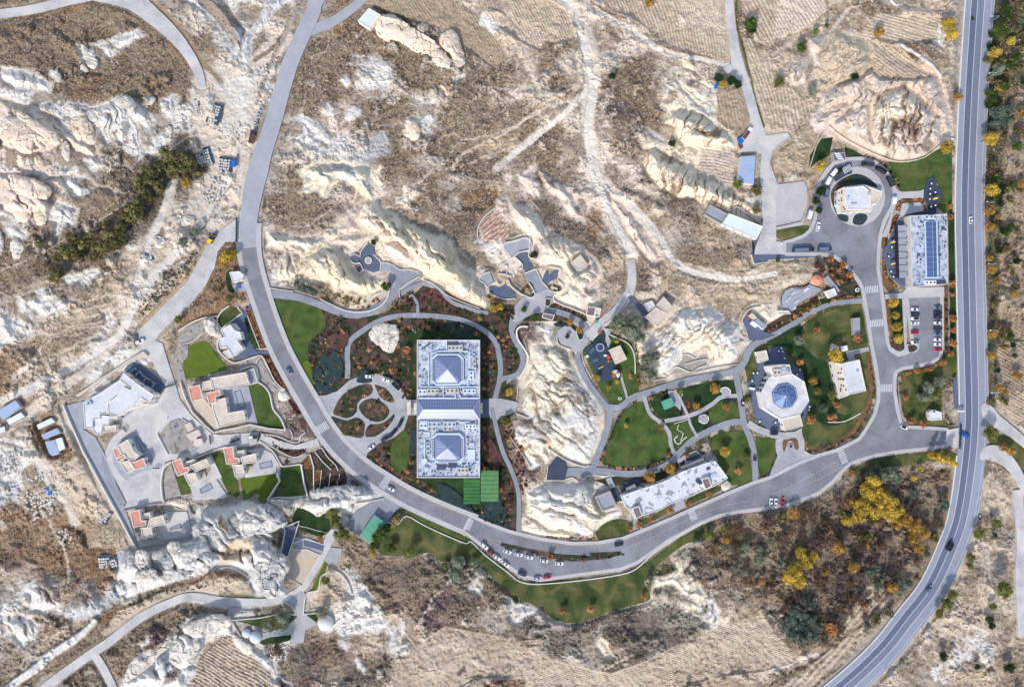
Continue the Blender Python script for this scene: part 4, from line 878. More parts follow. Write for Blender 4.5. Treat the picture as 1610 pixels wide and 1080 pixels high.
slab(v, 'e: 1460,710 1532,700 1550,750 1480,756', .3, 'patio'); roofbox(v, *R('e: 1500,720')[0], .3, 2.4, 2.4, .5, 'pv', name='panel')
gate('v1: 1122,555 1250,515','black sliding gate across the lane north-east of the largest white house')
gate('i: 785,525 806,552','short black gate by the lane at the north tip of the island house')
gate('i: 1327,573 1333,630','black gate across the estate street east of the stone courtyard')
gate('i: 975,778 1012,780','black gate across the lane beside the dark green lawn')
gate('v2: 1045,632 1012,750','black gate across the estate street near the parked grey car')
gate('e: 1496,290 1493,442','long black gate where the estate access road meets the main road')
gate('gt: 522,200 514,500','long dark red-brown barrier gate across the highway entrance')
gate('g: 1526,440 1535,520','thin barrier at the edge of the loading yard by the long white shed')
r = base('stone_ruin', 'v3: 1180,230', 'tumbled pale stone blocks and steps at the east side of the walled stone courtyard', 'ruin')
for t, h in (('v3: 1060,190 1150,140 1200,250 1120,270',1.6),('v3: 1150,145 1210,120 1250,190 1180,230',2.4),('v3: 1170,250 1250,230 1275,300 1190,345 1150,310',2.8),('v3: 1040,60 1110,30 1160,110 1090,150',1.8)):
    m = MB(); m.prism([tuple(P(x,y,h)[:2]) for x,y in R(t)], -.2, h); put(r, m, 'stone_block', M['wallstone'])
sheet('stone_courtyard','gravelbed',R('v3: 720,180 850,30 960,-10 1060,30 1170,120 1250,220 1270,310 1180,350 1060,420 880,430 790,280'))
for k in range(5):
    m = MB(); q = R('v3: %d,%d %d,%d %d,%d %d,%d' % (1050+k*26,440-k*22,1090+k*26,340-k*6,1115+k*26,340-k*4,1075+k*26,460-k*8)); m.prism([tuple(P(x,y,.3)[:2]) for x,y in q], 0, .25+.1*k); put(r, m, 'step', M['roofgrey'])
def simple(nm, t, h, label, roof='roofplain', wall='wallwhite', cat='building', par=.3, win=False):
    p = R(t); x = sum(a for a,b in p)/len(p); y = sum(b for a,b in p)/len(p); v = P(x,y,0); r = thing(nm, (v.x,v.y,0), label, cat); block(r, t, h, wall, roof, par, win=win); return r
simple('hillside_shed','g: 1385,262 1600,345 1560,425 1340,330',4.5,'long white shed roof on the slope above the loading yard, north-east','shedwhite',win=True)
simple('water_tank','g: 1265,205 1375,265 1340,330 1230,270',3,'open grey concrete tank with a dark rim next to the long white shed','roofgrey','wallgrey','tank',.8)
r = simple('sheet_metal_hut','s: 1165,246 1188,245 1185,290 1160,287',3.4,'blue-grey sheet-roofed hut beside the north lane and hedge','roofmetal',par=.0)
simple('hill_villa','cv: 1262,340 1380,242 1480,375 1340,445',3.4,'small beige-roofed house among the pale rocks east of the cave courts','roofbeige','wallstone','house',win=True)
r = base('round_terrace','cv: 1410,465','round white terrace attached below the small house among the pale rocks','terrace'); m = MB(); m.cyl((*P(*R('cv: 1410,465')[0],1.2)[:2],-.2), 3.7, 1.4, 24); put(r, m, 'deck', M['wallwhite']); m = MB(); m.cyl((*P(*R('cv: 1410,465')[0],1.2)[:2],1.21), 3.3, .04, 24); put(r, m, 'floor', M['concrete'])
simple('stone_cottage','g: 860,910 925,850 1005,900 940,975',3.6,'beige-roofed cottage east of the curved hill path, larger of its two blocks','roofbeige','wallstone','house',win=True)
simple('upper_cottage','g: 930,838 975,785 1035,855 997,892',4.4,'smaller beige-roofed block on the upper side of the cottage by the hill path','roofbeige','wallstone','house')
simple('rock_annex','g: 850,832 900,810 922,845 880,880',2.6,'tiny white-walled annex between the blue path and the cottage','roofstone','wallwhite','house',par=.5)
simple('timber_pavilion','pg: 992,172 1100,187 1075,298 972,283',3.2,'mauve-brown roofed pavilion north of the junction with the hill path','roofbrown','wallwhite','pavilion',par=.3)
simple('open_shed','pg: 1100,187 1165,200 1140,310 1075,298',2.6,'pale walled yard attached to the mauve-brown roofed pavilion','rooftan','wallwhite','shed',par=.8)
simple('garden_store','pg: 432,255 580,282 550,355 415,312',3.0,'brown-roofed store with a white mark on its roof, south of the curved garden path','roofbrown','wallwhite','store',par=.3)
simple('planter_block','cv: 935,790 1020,795 1010,870 970,905 930,875',1.2,'raised dark planter block in the middle of the pale plaza','bed','wallstone','planter',par=.3)
simple('corner_house','b: 720,52 795,95 722,180 650,132',3.6,'small white house at the north-west end of the whale-back rock','shedwhite','wallwhite','house')
simple('workshop_shed','i: -20,425 95,358 130,400 20,482',3.6,'large blue-white sheet-roofed shed at the left edge by the dirt track','roofmetal','wallgrey','shed',0)
simple('workshop_lean_to','i: 40,482 130,432 155,460 60,512',2.8,'white lean-to roof on the south side of the large blue-white shed','shedwhite','wallgrey','shed',0)
simple('small_left_shed','i: -30,540 28,520 32,552 -20,575',2.8,'small white shed at the very left edge below the large shed','shedwhite','wallgrey','shed',0)
simple('site_hut','i: 230,512 322,468 345,493 243,540',2.8,'northernmost white hut of the builders’ huts outside the estate wall','shedwhite','wallgrey','shed',0)
simple('site_hut','i: 258,575 355,532 380,563 275,603',2.8,'middle blue-grey roofed hut of the builders’ huts outside the estate wall','roofmetal','wallgrey','shed',0)
simple('site_hut','i: 282,618 343,605 373,690 330,708 308,690',2.8,'southern long blue-grey hut of the builders’ huts outside the estate wall','roofmetal','wallgrey','shed',0)
simple('site_hut','i: 347,602 388,590 410,658 370,680',2.6,'white hut with dark patch, easternmost of the builders’ huts','shedwhite','wallgrey','shed',0)
simple('trash_enclosure','l: 430,0 470,20 465,60 420,45',2.0,'pale walled enclosure north of the annex building','rooftan','wallstone','shed')
simple('lawn_pergola','h: 553,905 597,900 600,1010 560,1010',2.6,'narrow grey slatted pergola on the east lawn beside the crosswalk','roofgrey','wallgrey','pergola',.3)
simple('stage_hut','st: 1110,462 1215,425 1252,512 1160,550',3.0,'small square white-roofed hut beside the outdoor stage','roofstone','wallwhite','hut')
simple('stage_stair_block','st: 1085,300 1135,265 1290,460 1230,480',1.6,'long grey ramp block running down from the maroon trees to the stage hut','roofgrey','wallgrey','ramp',.2)
simple('stage_back_wall','st: 508,705 640,708 670,750 510,755',2.0,'white retaining block at the foot of the outdoor stage','rooftan','wallwhite','block')
simple('service_shed','st: 205,845 250,800 370,900 325,950',3.0,'grey and white sheet-roofed shed in the dark service yard','roofgrey','shedwhite','shed',0)
simple('service_container','st: 132,770 180,735 245,795 200,830',2.6,'orange container in the dark service yard','rooftan','orange','container',0)
r = base('garden_shelter','pg: 1370,785','square pale-roofed shelter in the playground','shelter')
w = [tuple(P(x,y,3.2)[:2]) for x,y in R('pg: 1252,722 1400,660 1490,840 1340,905')]; m = MB(); m.prism(w, 2.9, 3.2); put(r, m, 'roof', M['roofbeige']); m = MB(); [m.box((a,b,-.1),(.3,.3,3.1)) for a,b in inset(w if area2(w)>0 else w[::-1],.4)]; put(r, m, 'post', M['wallwhite'])
r = simple('entrance_pergola','rb: 230,0 390,0 400,90 250,110',2.6,'dark slatted entrance pergola just north-west of the roundabout crossing','slate','wallgrey','pergola',.2)
for i in range(4): roofbox(r, *R('rb: %d,%d' % (290+i*14,15+i*22))[0], 2.6, 3.2, .5, .3, 'white', name='slat')
r = base('stable_canopy','n: 745,85','teal ribbed canopy roof at the south end of the blue-grey parking yard','canopy')
q = R('rk: 1110,680 1265,460 1390,550 1225,760'); c4 = [P(x,y,3.6) for x,y in q]; FLAT.append(q)
for k in range(10):
    f, g = k/10, (k+1)/10-.008; m = MB(); a,b,c,d = c4[0].lerp(c4[1],f), c4[0].lerp(c4[1],g), c4[3].lerp(c4[2],g), c4[3].lerp(c4[2],f); m.prism([(a.x,a.y),(b.x,b.y),(c.x,c.y),(d.x,d.y)], 3.45+.04*(k%2), 3.6+.04*(k%2)); put(r, m, 'roof_panel', M['canopyteal'])
m = MB(); [m.box((p.x,p.y,-.1),(.2,.2,3.5)) for p in c4]; put(r, m, 'post', M['frame'])
for t, rr, lb in (('dm: 1235,715',4.4,'large white dome at the east side of the cobbled junction'),('dm: 440,880',3.3,'larger of the twin pale domes beside the vineyard rock'),('dm: 335,835',2.4,'smaller grey-white dome beside its larger twin')):
    r = base('dome', t, lb, 'dome'); px = R(t)[0]; c = P(*px, 1.5); FLAT.append(circle(*px, rr/S+2)); n1, n2 = 24, 7
    m = MB(); vs = []; 
    for j in range(n2):
        a = j/n2*math.pi/2; vs += [(c.x+rr*math.cos(a)*math.cos(2*math.pi*i/n1), c.y+rr*math.cos(a)*math.sin(2*math.pi*i/n1), .6+rr*.8*math.sin(a)) for i in range(n1)]
    vs.append((c.x,c.y,.6+rr*.8)); fs = [(j*n1+i,j*n1+(i+1)%n1,(j+1)*n1+(i+1)%n1,(j+1)*n1+i) for j in range(n2-1) for i in range(n1)]+[((n2-1)*n1+i,(n2-1)*n1+(i+1)%n1,len(vs)-1) for i in range(n1)]
    m.add(vs, fs); put(r, m, 'shell', M['wallwhite' if rr > 4 else 'shedwhite'], True); m = MB(); m.cyl((c.x,c.y,-.2), rr+.25, .9, 24); put(r, m, 'plinth', M['wallgrey'])
r = base('round_tent','st: 1005,322','orange round conical tent roof above the outdoor stage','tent'); px = R('st: 1005,322')[0]; c = P(*px, 3); m = MB(); m.cyl((c.x,c.y,2.2), 2.9, 1.1, 16, r2=.25); put(r, m, 'roof', M['orangeroof']); m = MB(); m.cyl((c.x,c.y,-.2), 2.5, 2.5, 16); put(r, m, 'wall', M['wallstone']); FLAT.append(circle(*px, 10))
for x,y in ((690,490),(630,560),(620,575),(735,595),(850,440),(860,450)):
    p = P(*R('st: %d,%d' % (x,y))[0], .5); o = thing('bench', (p.x,p.y,ZC[0]), 'long white bench on the grey stage floor', 'bench', 'white benches on the outdoor stage floor', .65)
    m = MB(); m.box((0,0,.38), (3.0,.5,.08)); m.build('seat', M['white'], o)
    for s in (-1,1): m = MB(); m.box((s*1.3,0,0), (.12,.45,.38)); m.build('leg', M['frame'], o)
for t, lb, w_, h_, m_, sm in (
 ('v1: 0,660 180,540 330,430 530,310 690,200 840,110 890,160','pale stone boundary wall along the dirt track north of the largest white house',1.3,2.2,'wallstone',False),
 ('i: 392,388 430,480 520,680 640,900 740,1080 m: 855,215','long white boundary wall on the west side of the estate',.9,2.2,'wallwhite',False),
 ('m: 858,213 920,200 1000,185 1205,125','low grey retaining wall south of the cliff house',1.0,1.5,'wallgrey',False),
 ('v6: 265,428 440,390 640,345 800,330','grey wall north of the southernmost house',.8,1.8,'wallgrey',False),
 ('v6: 800,335 900,370 1010,405 1090,385 1120,450 1160,470','grey wall winding round the rock north-east of the southernmost house',.5,1.6,'wallgrey',True),
 ('v3: 820,-20 700,150 710,210 830,440','white wall on the west side of the stone courtyard',.6,1.6,'wallwhite',True),
 ('v3: 1000,-10 1120,60 1200,140 1250,220','pale wall on the north-east side of the stone courtyard',.6,1.4,'wallstone',True),
 ('v3: 870,530 800,570 760,650 740,800 760,1000 800,1060','curved white wall east of the dark green lawn lane',.9,1.6,'wallwhite',True),
 ('v3: 1100,480 1200,470 1380,400 1520,350 v2: 560,830 620,820','long pale wall between the estate street and the southern houses',.6,1.8,'wallwhite',False),
 ('v2: 20,0 80,200 170,380 330,550 440,640 510,625','white boundary wall on the west and south of the courtyard house',.7,2.0,'wallwhite',False),
 ('v2: 515,620 700,590 900,540 1130,590 1350,610','white wall south of the courtyard house',.7,1.8,'wallwhite',False),
 ('v2: 1345,605 1290,470 1190,340 1150,160 1080,60 1000,0 v7: 1000,900 960,768 785,805','white wall curving along the east edge of the courtyard house lawn',.7,1.8,'wallwhite',True),
 ('v2: 420,280 500,590','thin white wall west of the courtyard house roof terrace',.5,2.4,'wallwhite',False),
 ('v2: 1190,0 1260,80 1360,140 1400,210','pale garden kerb wall beside the main road bed',.4,.8,'wallwhite',True),
 ('v2: 1050,660 1250,690 1420,760 1520,760 1540,690 1600,640','cream wall at the south end of the gravel garden',.5,1.2,'wallwhite',True),
 ('v2: 1400,600 1440,680 1420,740','short pale wall in the gravel garden',.4,.8,'wallwhite',True),
 ('v2: 1020,750 1180,870 1290,1040 1340,1065 1540,1040 1550,1080','white wall winding below the red mulch bed towards the terraces',.6,1.5,'wallwhite',True),
 ('v2: 1030,745 1200,830 1440,950 1600,900','white wall along the south of the red mulch bed',.45,1.0,'wallwhite',True),
 ('v5: 1060,320 1080,420 1100,560 1145,720','white wall between the square lawn and the garden terraces',.9,1.8,'wallwhite',False),
 ('v5: 760,430 770,480 795,530 720,640 640,770','white zigzag wall between the two southern lawns',1.0,1.8,'wallwhite',False),
 ('v5: 1175,190 1222,350 1225,640','first long white terrace wall of the sloping garden',.7,1.2,'wallwhite',False),
 ('v5: 1325,390 1300,610','second terrace wall of the sloping garden, beside the rust bed',.4,1.0,'wallwhite',False),
 ('v5: 1435,430 1410,620','third terrace wall of the sloping garden',.4,1.0,'wallwhite',False),
 ('v5: 1240,165 1340,290 1445,390','diagonal white wall from the pine to the curved terrace path',.5,1.0,'wallwhite',False),
 ('v5: 1295,120 1330,120 1400,230 1500,330 1530,400','white wall nearest the main road in the sloping garden',.5,1.0,'wallwhite',True),
 ('v5: 1550,440 1545,490 1515,530 1530,580','short hooked white wall beside the red maple',.4,.9,'wallwhite',True),
 ('v7: 0,325 150,225 330,155 490,140','pale wall along the north edge of the gravel bed by the boulder',.6,1.6,'wallwhite',True),
 ('v7: 0,500 180,450 320,340','low white kerb wall between the gravel bed and the bright lawn',.4,.6,'wallwhite',True),
 ('v7: 545,300 500,240 490,170 540,80 640,5','curved white wall round the olive lawn by the forecourt house',.6,1.6,'wallwhite',True),
 ('v7: 540,295 650,210 805,98 745,30','white wall between the olive lawn and the blue-grey forecourt',.6,1.6,'wallwhite',False),
 ('v7: 870,130 940,320 1030,550 1120,540','thin white wall beside the rust planting bed along the main road',.45,1.0,'wallwhite',False),
 ('v7: 490,440 500,560 600,670 720,725 950,650 1050,640 1120,760 1200,930 1280,1020 1340,1060','white wall curving round the south of the forecourt house',.6,1.5,'wallwhite',True),
 ('v7: 60,720 20,640','short kerb wall west of the bright lawn',.4,.6,'wallwhite',True),
 ('v7: 1025,655 985,730 1060,800 1070,850','small curved wall in the gravel strip by the main road',.4,.7,'wallwhite',True),
 ('pg: 240,432 150,430 100,480 110,580 180,690 240,800 230,900 180,1000 140,1080','thick white wall along the inner side of the S-shaped path',1.2,1.8,'wallwhite',True),
 ('pg: 585,20 560,90 650,150 800,205 970,275','white wall at the foot of the pink rocks north of the curved path',.7,1.6,'wallwhite',True),
 ('pg: 1510,0 1470,90 1400,210 1300,330 1180,440 1310,470','white wall on the lower side of the hill path',.6,1.6,'wallwhite',True),
 ('pg: 1370,0 1340,80 1250,220 1190,290','thin pale wall on the upper side of the hill path',.4,1.2,'wallstone',True),
 ('pg: 1265,525 1380,580 1500,640 1570,750 1590,900 1590,1020','white wall on the east side of the playground lawn',.6,1.4,'wallwhite',True),
 ('pg: 880,420 850,480 870,580 920,590 950,530','white hooked wall round the amber trees at the circular plaza',.4,.7,'wallwhite',True),
 ('pg: 1000,655 940,690 920,780 950,900 1040,1080','pale kerb wall west of the playground',.4,.6,'wallwhite',True),
 ('pg: 600,540 620,640 700,690 800,720 850,780','white wall round the south of the circular plaza',.45,.9,'wallwhite',True),
 ('cv: 205,650 170,600 105,560 150,490 240,460','white wall round the north-west of the small grey cave court',.5,1.4,'wallwhite',True),
 ('cv: 205,652 300,590','short white wall dividing the two cave courts',.5,1.6,'wallwhite',False),
 ('cv: 230,710 300,760 420,800 560,795','white wall along the south of the wide blue cave court',.45,1.2,'wallwhite',True),
 ('cv: 465,560 520,650 640,740 760,785 810,740 760,640 730,600','white wall round the tongue of cream rock between the cave courts',.6,1.8,'wallwhite',True),
 ('cv: 690,475 760,445 820,425','white wall across the head of the cave path',.6,1.8,'wallwhite',False),
 ('cv: 830,450 890,570 965,650','white wall on the east side of the cave path',.5,1.4,'wallwhite',True),
 ('cv: 515,295 600,215 735,187 745,30','white wall beneath the pinkish roof terrace',.6,2.0,'wallwhite',False),
 ('cv: 410,150 440,95 560,70 690,30 760,95 742,190 730,270 800,295','curved white wall round the pinkish roof terrace',.6,1.8,'wallwhite',True),
 ('cv: 560,275 640,350 650,400 600,430','white wall on the west side of the narrow blue court',.5,1.6,'wallwhite',True),
 ('cv: 900,545 960,405 1080,410 1135,440 1090,560','white wall round the forked blue court',.5,1.5,'wallwhite',True),
 ('cv: 1090,560 1170,640 1120,710 1000,700 960,650','white wall round the shrub bed below the forked court',.45,1.2,'wallwhite',True),
 ('cv: 380,470 430,385 462,400 450,500','white loop wall on the cream rock between the cave courts',.4,1.4,'wallwhite',True),
 ('cv: 345,482 430,490 515,520','short white bar wall on the cream rock',.5,1.6,'wallwhite',False),
 ('cv: 1480,695 1560,640 1620,580','thin white terrace wall in the pink rocks by the round terrace',.4,.8,'wallwhite',True),
 ('cf: 560,740 700,810 860,870 1050,870 1180,820 1260,740 1290,640','long white wall on the upper side of the curving path below the cliff',.6,1.6,'wallwhite',True),
 ('cf: 0,620 120,640 270,660','white wall where the curving path leaves the main road',.5,1.2,'wallwhite',False),
 ('cf: 870,290 920,265 975,290 990,230 1060,145','white wall round the small blue court in the cliff',.5,1.5,'wallwhite',True),
 ('cf: 880,340 930,365 975,355 1015,430 965,465 900,390','white zigzag wall round the lower steps of the cliff court',.5,1.5,'wallwhite',False),
 ('cf: 1115,265 1150,300 1195,350 1190,440','white wall on the east side of the cliff court',.5,1.3,'wallwhite',True),
 ('cf: 1190,355 1290,365 1400,430 1500,430 1600,460','white wall at the foot of the cliff above the pale plaza',.45,1.2,'wallwhite',True),
 ('cf: 1395,720 1390,640 1500,560 1610,500','white wall above the rust bed near the plaza',.5,1.4,'wallwhite',False),
 ('f: 1060,680 1130,710 1200,770 1300,818 1420,862','white wall under the cliff beside the narrow upper path',.45,1.2,'wallwhite',True),
 ('f: 1405,425 1405,360 1440,290 1510,230','thin white wall on the west side of the striped terraces',.5,.9,'wallwhite',True),
 ('k: 100,-10 125,100 95,190 60,260 50,360','thin wall along the west foot of the central bare hill',.5,1.0,'wallstone',True),
 ('k: 150,405 125,470 45,440','white edge of the mushroom-shaped lookout on the central bare hill',.5,1.2,'wallwhite',False),
 ('k: 10,590 80,690 140,780','white wall at the south-west foot of the central bare hill',.5,1.2,'wallstone',True),
 ('k: 245,660 310,705 375,742 470,775 510,770','white wall at the south foot of the central bare hill',.6,1.4,'wallwhite',True),
 ('k: 245,770 235,860 350,862','white wall round the dark glazed deck',.5,1.0,'wallwhite',False),
 ('k: 355,855 400,845 450,870 500,830 620,835','wavy white wall south of the long garden path',.5,1.0,'wallwhite',True),
 ('k: 1100,50 1088,70 1130,70 1180,92 1205,40 1240,28 1262,50','heart-shaped white wall on the pale terraces',.5,.9,'wallwhite',True),
 ('k: 1110,130 1180,110 1250,100 1245,135 1200,150 1150,180 1100,165','wavy white wall in the pale terraces below the heart shape',.5,.9,'wallwhite',True),
 ('k: 1100,165 1050,150 1010,190','curved cream wall west end of the pale terraces',.8,.9,'wallwhite',True),
 ('k: 970,195 1000,215 930,230 915,240','low cream wall above the garden path near the grey olive tree',.5,.7,'wallwhite',True),
 ('k: 1140,190 1300,150 1440,130','thin brown wall between the pale terraces and the garden path',.4,.9,'wallstone',False),
 ('gd: 330,270 395,380 430,310','white V-shaped wall beside the lime tree',.5,.9,'wallwhite',False),
 ('gd: 905,290 915,250 970,232 1025,270 1020,330','white curved seat wall of the north garden circle',.8,.8,'wallwhite',True),
 ('gd: 705,575 745,600 740,660 690,685 630,655','white curved seat wall of the south garden circle',.8,.8,'wallwhite',True),
 ('gd: 365,840 325,880 345,930 390,940 420,900 480,850','white hooked wall of the small pond bed',.6,.7,'wallwhite',True),
 ('gd: 400,900 430,830 425,800 360,760 380,700','white winding wall inside the rock garden bed',.4,.7,'wallwhite',True),
 ('gd: 320,690 490,635','low white wall north of the rock garden bed',.4,.7,'wallwhite',False),
 ('n: 230,216 330,215 415,250 300,443 190,385','white wall round the sand court',.5,1.2,'wallwhite',False),
 ('rk: 280,860 320,640 310,600 400,560 470,530 455,590 350,910','white wall round the sloping blue terrace',.6,1.8,'wallwhite',False),
 ('rk: 740,775 760,690 810,630 870,610','white wall beside the path south of the dark lawn',.6,1.2,'wallwhite',True),
 ('rk: 400,770 540,715 735,780','white wall along the north of the small upper court',.5,1.0,'wallwhite',False),
 ('rk: 465,580 560,600 660,630 770,655','thin white wire fence wall across the dark lawn',.3,.8,'wallwhite',False),
 ('rk: 120,350 190,290 300,280 400,290 530,265','white wall on top of the rock south of the square lawn',.6,1.2,'wallwhite',True),
 ('rk: 1060,345 1200,330 1380,290','pale stepped wall at the north edge of the stable yard',.6,1.2,'wallstone',False),
 ('rk: 1000,630 1050,650 1110,680','thin wall between the stable yard and the green-yellow tree',.4,.9,'wallstone',False),
 ('dm: 1260,80 1250,140 1180,200 1150,340 1040,370 1000,460 985,610','white winding wall on the west side of the bare sandy knoll',.6,1.2,'wallwhite',True),
 ('dm: 1295,110 1400,155 1490,270 1530,400','white wall on the east side of the bare sandy knoll',.6,1.2,'wallwhite',True),
 ('dm: 985,615 1100,605 1250,570','thin wall along the south of the bare sandy knoll',.4,.9,'wallwhite',True),
 ('dm: 175,685 480,660 700,620 900,620','long white wall above the lawn of the grey-green trees',.5,1.2,'wallwhite',True),
 ('dm: 780,485 850,530 905,620','white curved kerb wall at the cobbled junction',.5,.9,'wallwhite',True),
 ('dm: 1250,830 1390,680','diagonal white wall beside the large dome',.8,1.4,'wallwhite',False),
 ('dm: 170,680 230,800 280,870','pale rough wall west of the twin domes',.6,1.2,'wallstone',True),
 ('dm: 0,100 130,85 240,120 350,190','dark stone wall round the sandy ledge under the rocks',.5,1.2,'wallgrey',True),
 ('n: 840,45 900,58 955,5 1060,60 1200,125 1330,178 1360,165 1450,250 1600,365 o: 60,413 150,433 300,426 500,404 700,374 800,338 900,248 1000,178 1100,108 1240,38','long white retaining wall sweeping along the south side of the resort road',.55,1.0,'wallwhite',True),
 ('st: 60,830 40,860 110,720 200,670 290,660','cream wall above the dark service yard',.5,1.4,'wallwhite',True),
 ('st: 570,680 535,600 545,520 600,450 700,415 760,420 800,430','dark hedge-lined wall round the outdoor stage',.4,1.0,'wallgrey',True),
 ('st: 640,660 760,580 790,490','low dark step wall across the outdoor stage',.3,.4,'slate',True),
 ('st: 170,0 205,120 380,95','white edge wall round the blue-grey loading yard',.5,1.2,'wallwhite',False),
 ('h: 275,120 280,200 235,310 80,345','grey wall round the east of the pale parking pad',.7,1.4,'wallgrey',False),
 ('d: 45,1060 40,1000 75,920 170,850','thin wall round the brown slope west of the roundabout',.4,1.2,'wallstone',True),
 ('d: 280,1060 330,900 380,810','thin pale wall on the west side of the roundabout garden',.4,1.4,'wallstone',False),
 ('d: 410,780 480,840 620,920 760,980 860,1000 1000,970 1110,880','curving cream wall at the foot of the fluted cone above the lawn',.6,1.0,'rockcream',True),
 ('l: 400,485 480,485 540,465 600,430','white arc wall on the lawn north of the junction',.6,1.0,'wallwhite',True),
 ('g: 1240,190 1380,250 1400,270','dark wall behind the open concrete tank',.5,1.4,'wallgrey',False),
 ('g: 1390,255 1410,230 1450,225 1500,270 1580,320','grey ledge wall above the long white shed',.9,1.4,'wallgrey',True),
 ('rb: 60,540 55,480 90,360 180,240 260,150 400,105','white edge wall on the outer west side of the roundabout',.45,1.0,'wallwhite',True),
 ('rb: 160,190 180,250','short white wall between the yellow tree and the roundabout',.4,1.0,'wallwhite',False),
 ('d: 1125,848 1180,858','short white barrier between the lawn and the highway',.6,1.2,'wallwhite',False),
 ('f: 720,800 740,780 790,760','small pink wall at the foot of the cliff by the plaza pine',.4,1.0,'wallstone',True),
 ('d: 790,0 820,30 840,28','short white wall at the corner of the top road',.7,1.2,'wallwhite',False),
 ):
    wallthing(t, w_*.72, h_*.8, m_, lb, sm=sm)
FLAT += [R('v7: 530,300 780,320 820,540 690,640 500,560')]
for s_, lb in ((22.7,'pale concrete barrier, west edge of the highway'),(-22.7,'pale concrete barrier, east edge of the highway')):
    q = offset(hp, s_)
    if s_ > 0:
        i1 = [i for i,p in enumerate(q) if p[1] < 640]; i2 = [i for i,p in enumerate(q) if p[1] > 708]
        for ii, e in ((i1,' north of the entrance'),(i2,' south of the entrance')): wallthing('s: '+' '.join('%.2f,%.2f' % q[i] for i in ii), .5, .8, 'wallwhite', lb+e, name='road_barrier', sm=False)
    else:
        i1 = [i for i,p in enumerate(q) if p[1] < 630]; i2 = [i for i,p in enumerate(q) if p[1] > 760]
        for ii, e in ((i1,' north of the side roads'),(i2,' south of the side roads')): wallthing('s: '+' '.join('%.2f,%.2f' % q[i] for i in ii), .4, .7, 'wallstone', lb+e, name='road_barrier', sm=False)
def lat(seed, n=128): return np.random.RandomState(seed).rand(n, n).astype(np.float32)
def vn(x, y, sc, seed):
    g = lat(seed); n = g.shape[0]; u = x/sc+1000.37*(seed % 7+1); v = y/sc+771.13*(seed % 5+1)
    iu = np.floor(u).astype(np.int64); iv = np.floor(v).astype(np.int64); fu = (u-iu).astype(np.float32); fv = (v-iv).astype(np.float32)
    fu = fu*fu*(3-2*fu); fv = fv*fv*(3-2*fv); iu %= n; iv %= n; iu1 = (iu+1) % n; iv1 = (iv+1) % n
    return (g[iv,iu]*(1-fu)+g[iv,iu1]*fu)*(1-fv)+(g[iv1,iu]*(1-fu)+g[iv1,iu1]*fu)*fv
def fbm(x, y, sc, seed, o=4, r=.5):
    t = 0; a = 1; s = 0
    for i in range(o): t = t+a*vn(x, y, sc/2**i, seed+i*3); s += a; a *= r
    return t/s
def sst(a, b, x): t = np.clip((x-a)/(b-a), 0, 1); return t*t*(3-2*t)
def axis(lo, hi, st, far):
    core = np.arange(lo, hi+st, st); out = []; d = st
    e = hi
    while e < far: d *= 1.13; e += d; out.append(e)
    neg = [2*lo-(q-hi+lo) for q in out]; neg = [lo-(q-hi) for q in out]
    return np.array(neg[::-1]+list(core)+out)
CORE = 1.65
gx = axis(-70, 1680, CORE, 9000); gy = axis(-60, 1140, CORE, 8600)
X, Y = np.meshgrid(gx, gy); X = X.astype(np.float32); Y = Y.astype(np.float32)
NY, NX = X.shape
wx = (fbm(X, Y, 34, 21, 4)-.5)*26+(vn(X, Y, 6, 55)-.5)*6; wy = (fbm(X, Y, 34, 41, 4)-.5)*26+(vn(X, Y, 6, 65)-.5)*6
XW, YW = X+wx, Y+wy
def inpoly(px, py, pts):
    c = np.zeros(px.shape, bool); n = len(pts)
    for i in range(n):
        x1, y1 = pts[i-1]; x2, y2 = pts[i]
        if y1 == y2: continue
        k = ((y1 > py) != (y2 > py)); c ^= k & (px < (x2-x1)*(py-y1)/(y2-y1)+x1)
    return c
def bbox(pts, m):
    xs = [p[0] for p in pts]; ys = [p[1] for p in pts]
    i0, i1 = np.searchsorted(gx, [min(xs)-m, max(xs)+m]); j0, j1 = np.searchsorted(gy, [min(ys)-m, max(ys)+m])
    return slice(j0, j1), slice(i0, i1)
def dline(px, py, pts, closed=False):
    d = np.full(px.shape, 1e9, np.float32); n = len(pts)
    for i in range(0 if closed else 1, n):
        x1, y1 = pts[i-1]; x2, y2 = pts[i]; dx, dy = x2-x1, y2-y1; L2 = dx*dx+dy*dy or 1e-9
        t = np.clip(((px-x1)*dx+(py-y1)*dy)/L2, 0, 1); d = np.minimum(d, (px-x1-t*dx)**2+(py-y1-t*dy)**2)
    return np.sqrt(d)
def pmask(pts, soft=6, warp=1.0):
    sl = bbox(pts, 26*warp+soft); px = X[sl]+wx[sl]*warp; py = Y[sl]+wy[sl]*warp
    ins = inpoly(px, py, pts); d = dline(px, py, pts, True); d = np.where(ins, d, -d)
    return sl, sst(-soft/2, soft/2, d), d
def smask(pts, w, soft=3, warp=.3):
    sl = bbox(pts, 26*warp+soft+w); px = X[sl]+wx[sl]*warp; py = Y[sl]+wy[sl]*warp
    return sl, 1-sst(w/2-soft/2, w/2+soft/2, dline(px, py, pts))
PAL = {'b':(140,124,105),'d':(112,103,94),'t':(182,164,141),'g':(168,158,147),'p':(211,199,184),'w':(224,220,214),'c':(234,223,202),'k':(222,206,193),
       'y':(226,214,186),'s':(184,186,188),'o':(138,108,80),'u':(108,88,88),'G':(80,84,54),'n':(202,186,166),'r':(150,84,60),'e':(150,130,96)}
PL = {k: np.array(L(*v), np.float32) for k, v in PAL.items()}
SCR = {'b':.8,'d':.8,'t':.5,'g':.35,'p':.25,'w':.12,'c':.12,'k':.12,'y':.12,'s':.3,'o':.9,'u':.9,'G':.9,'n':.25,'r':.8,'e':.7}
KINDS = list(PAL)[:14]      # index numbers below point into this list
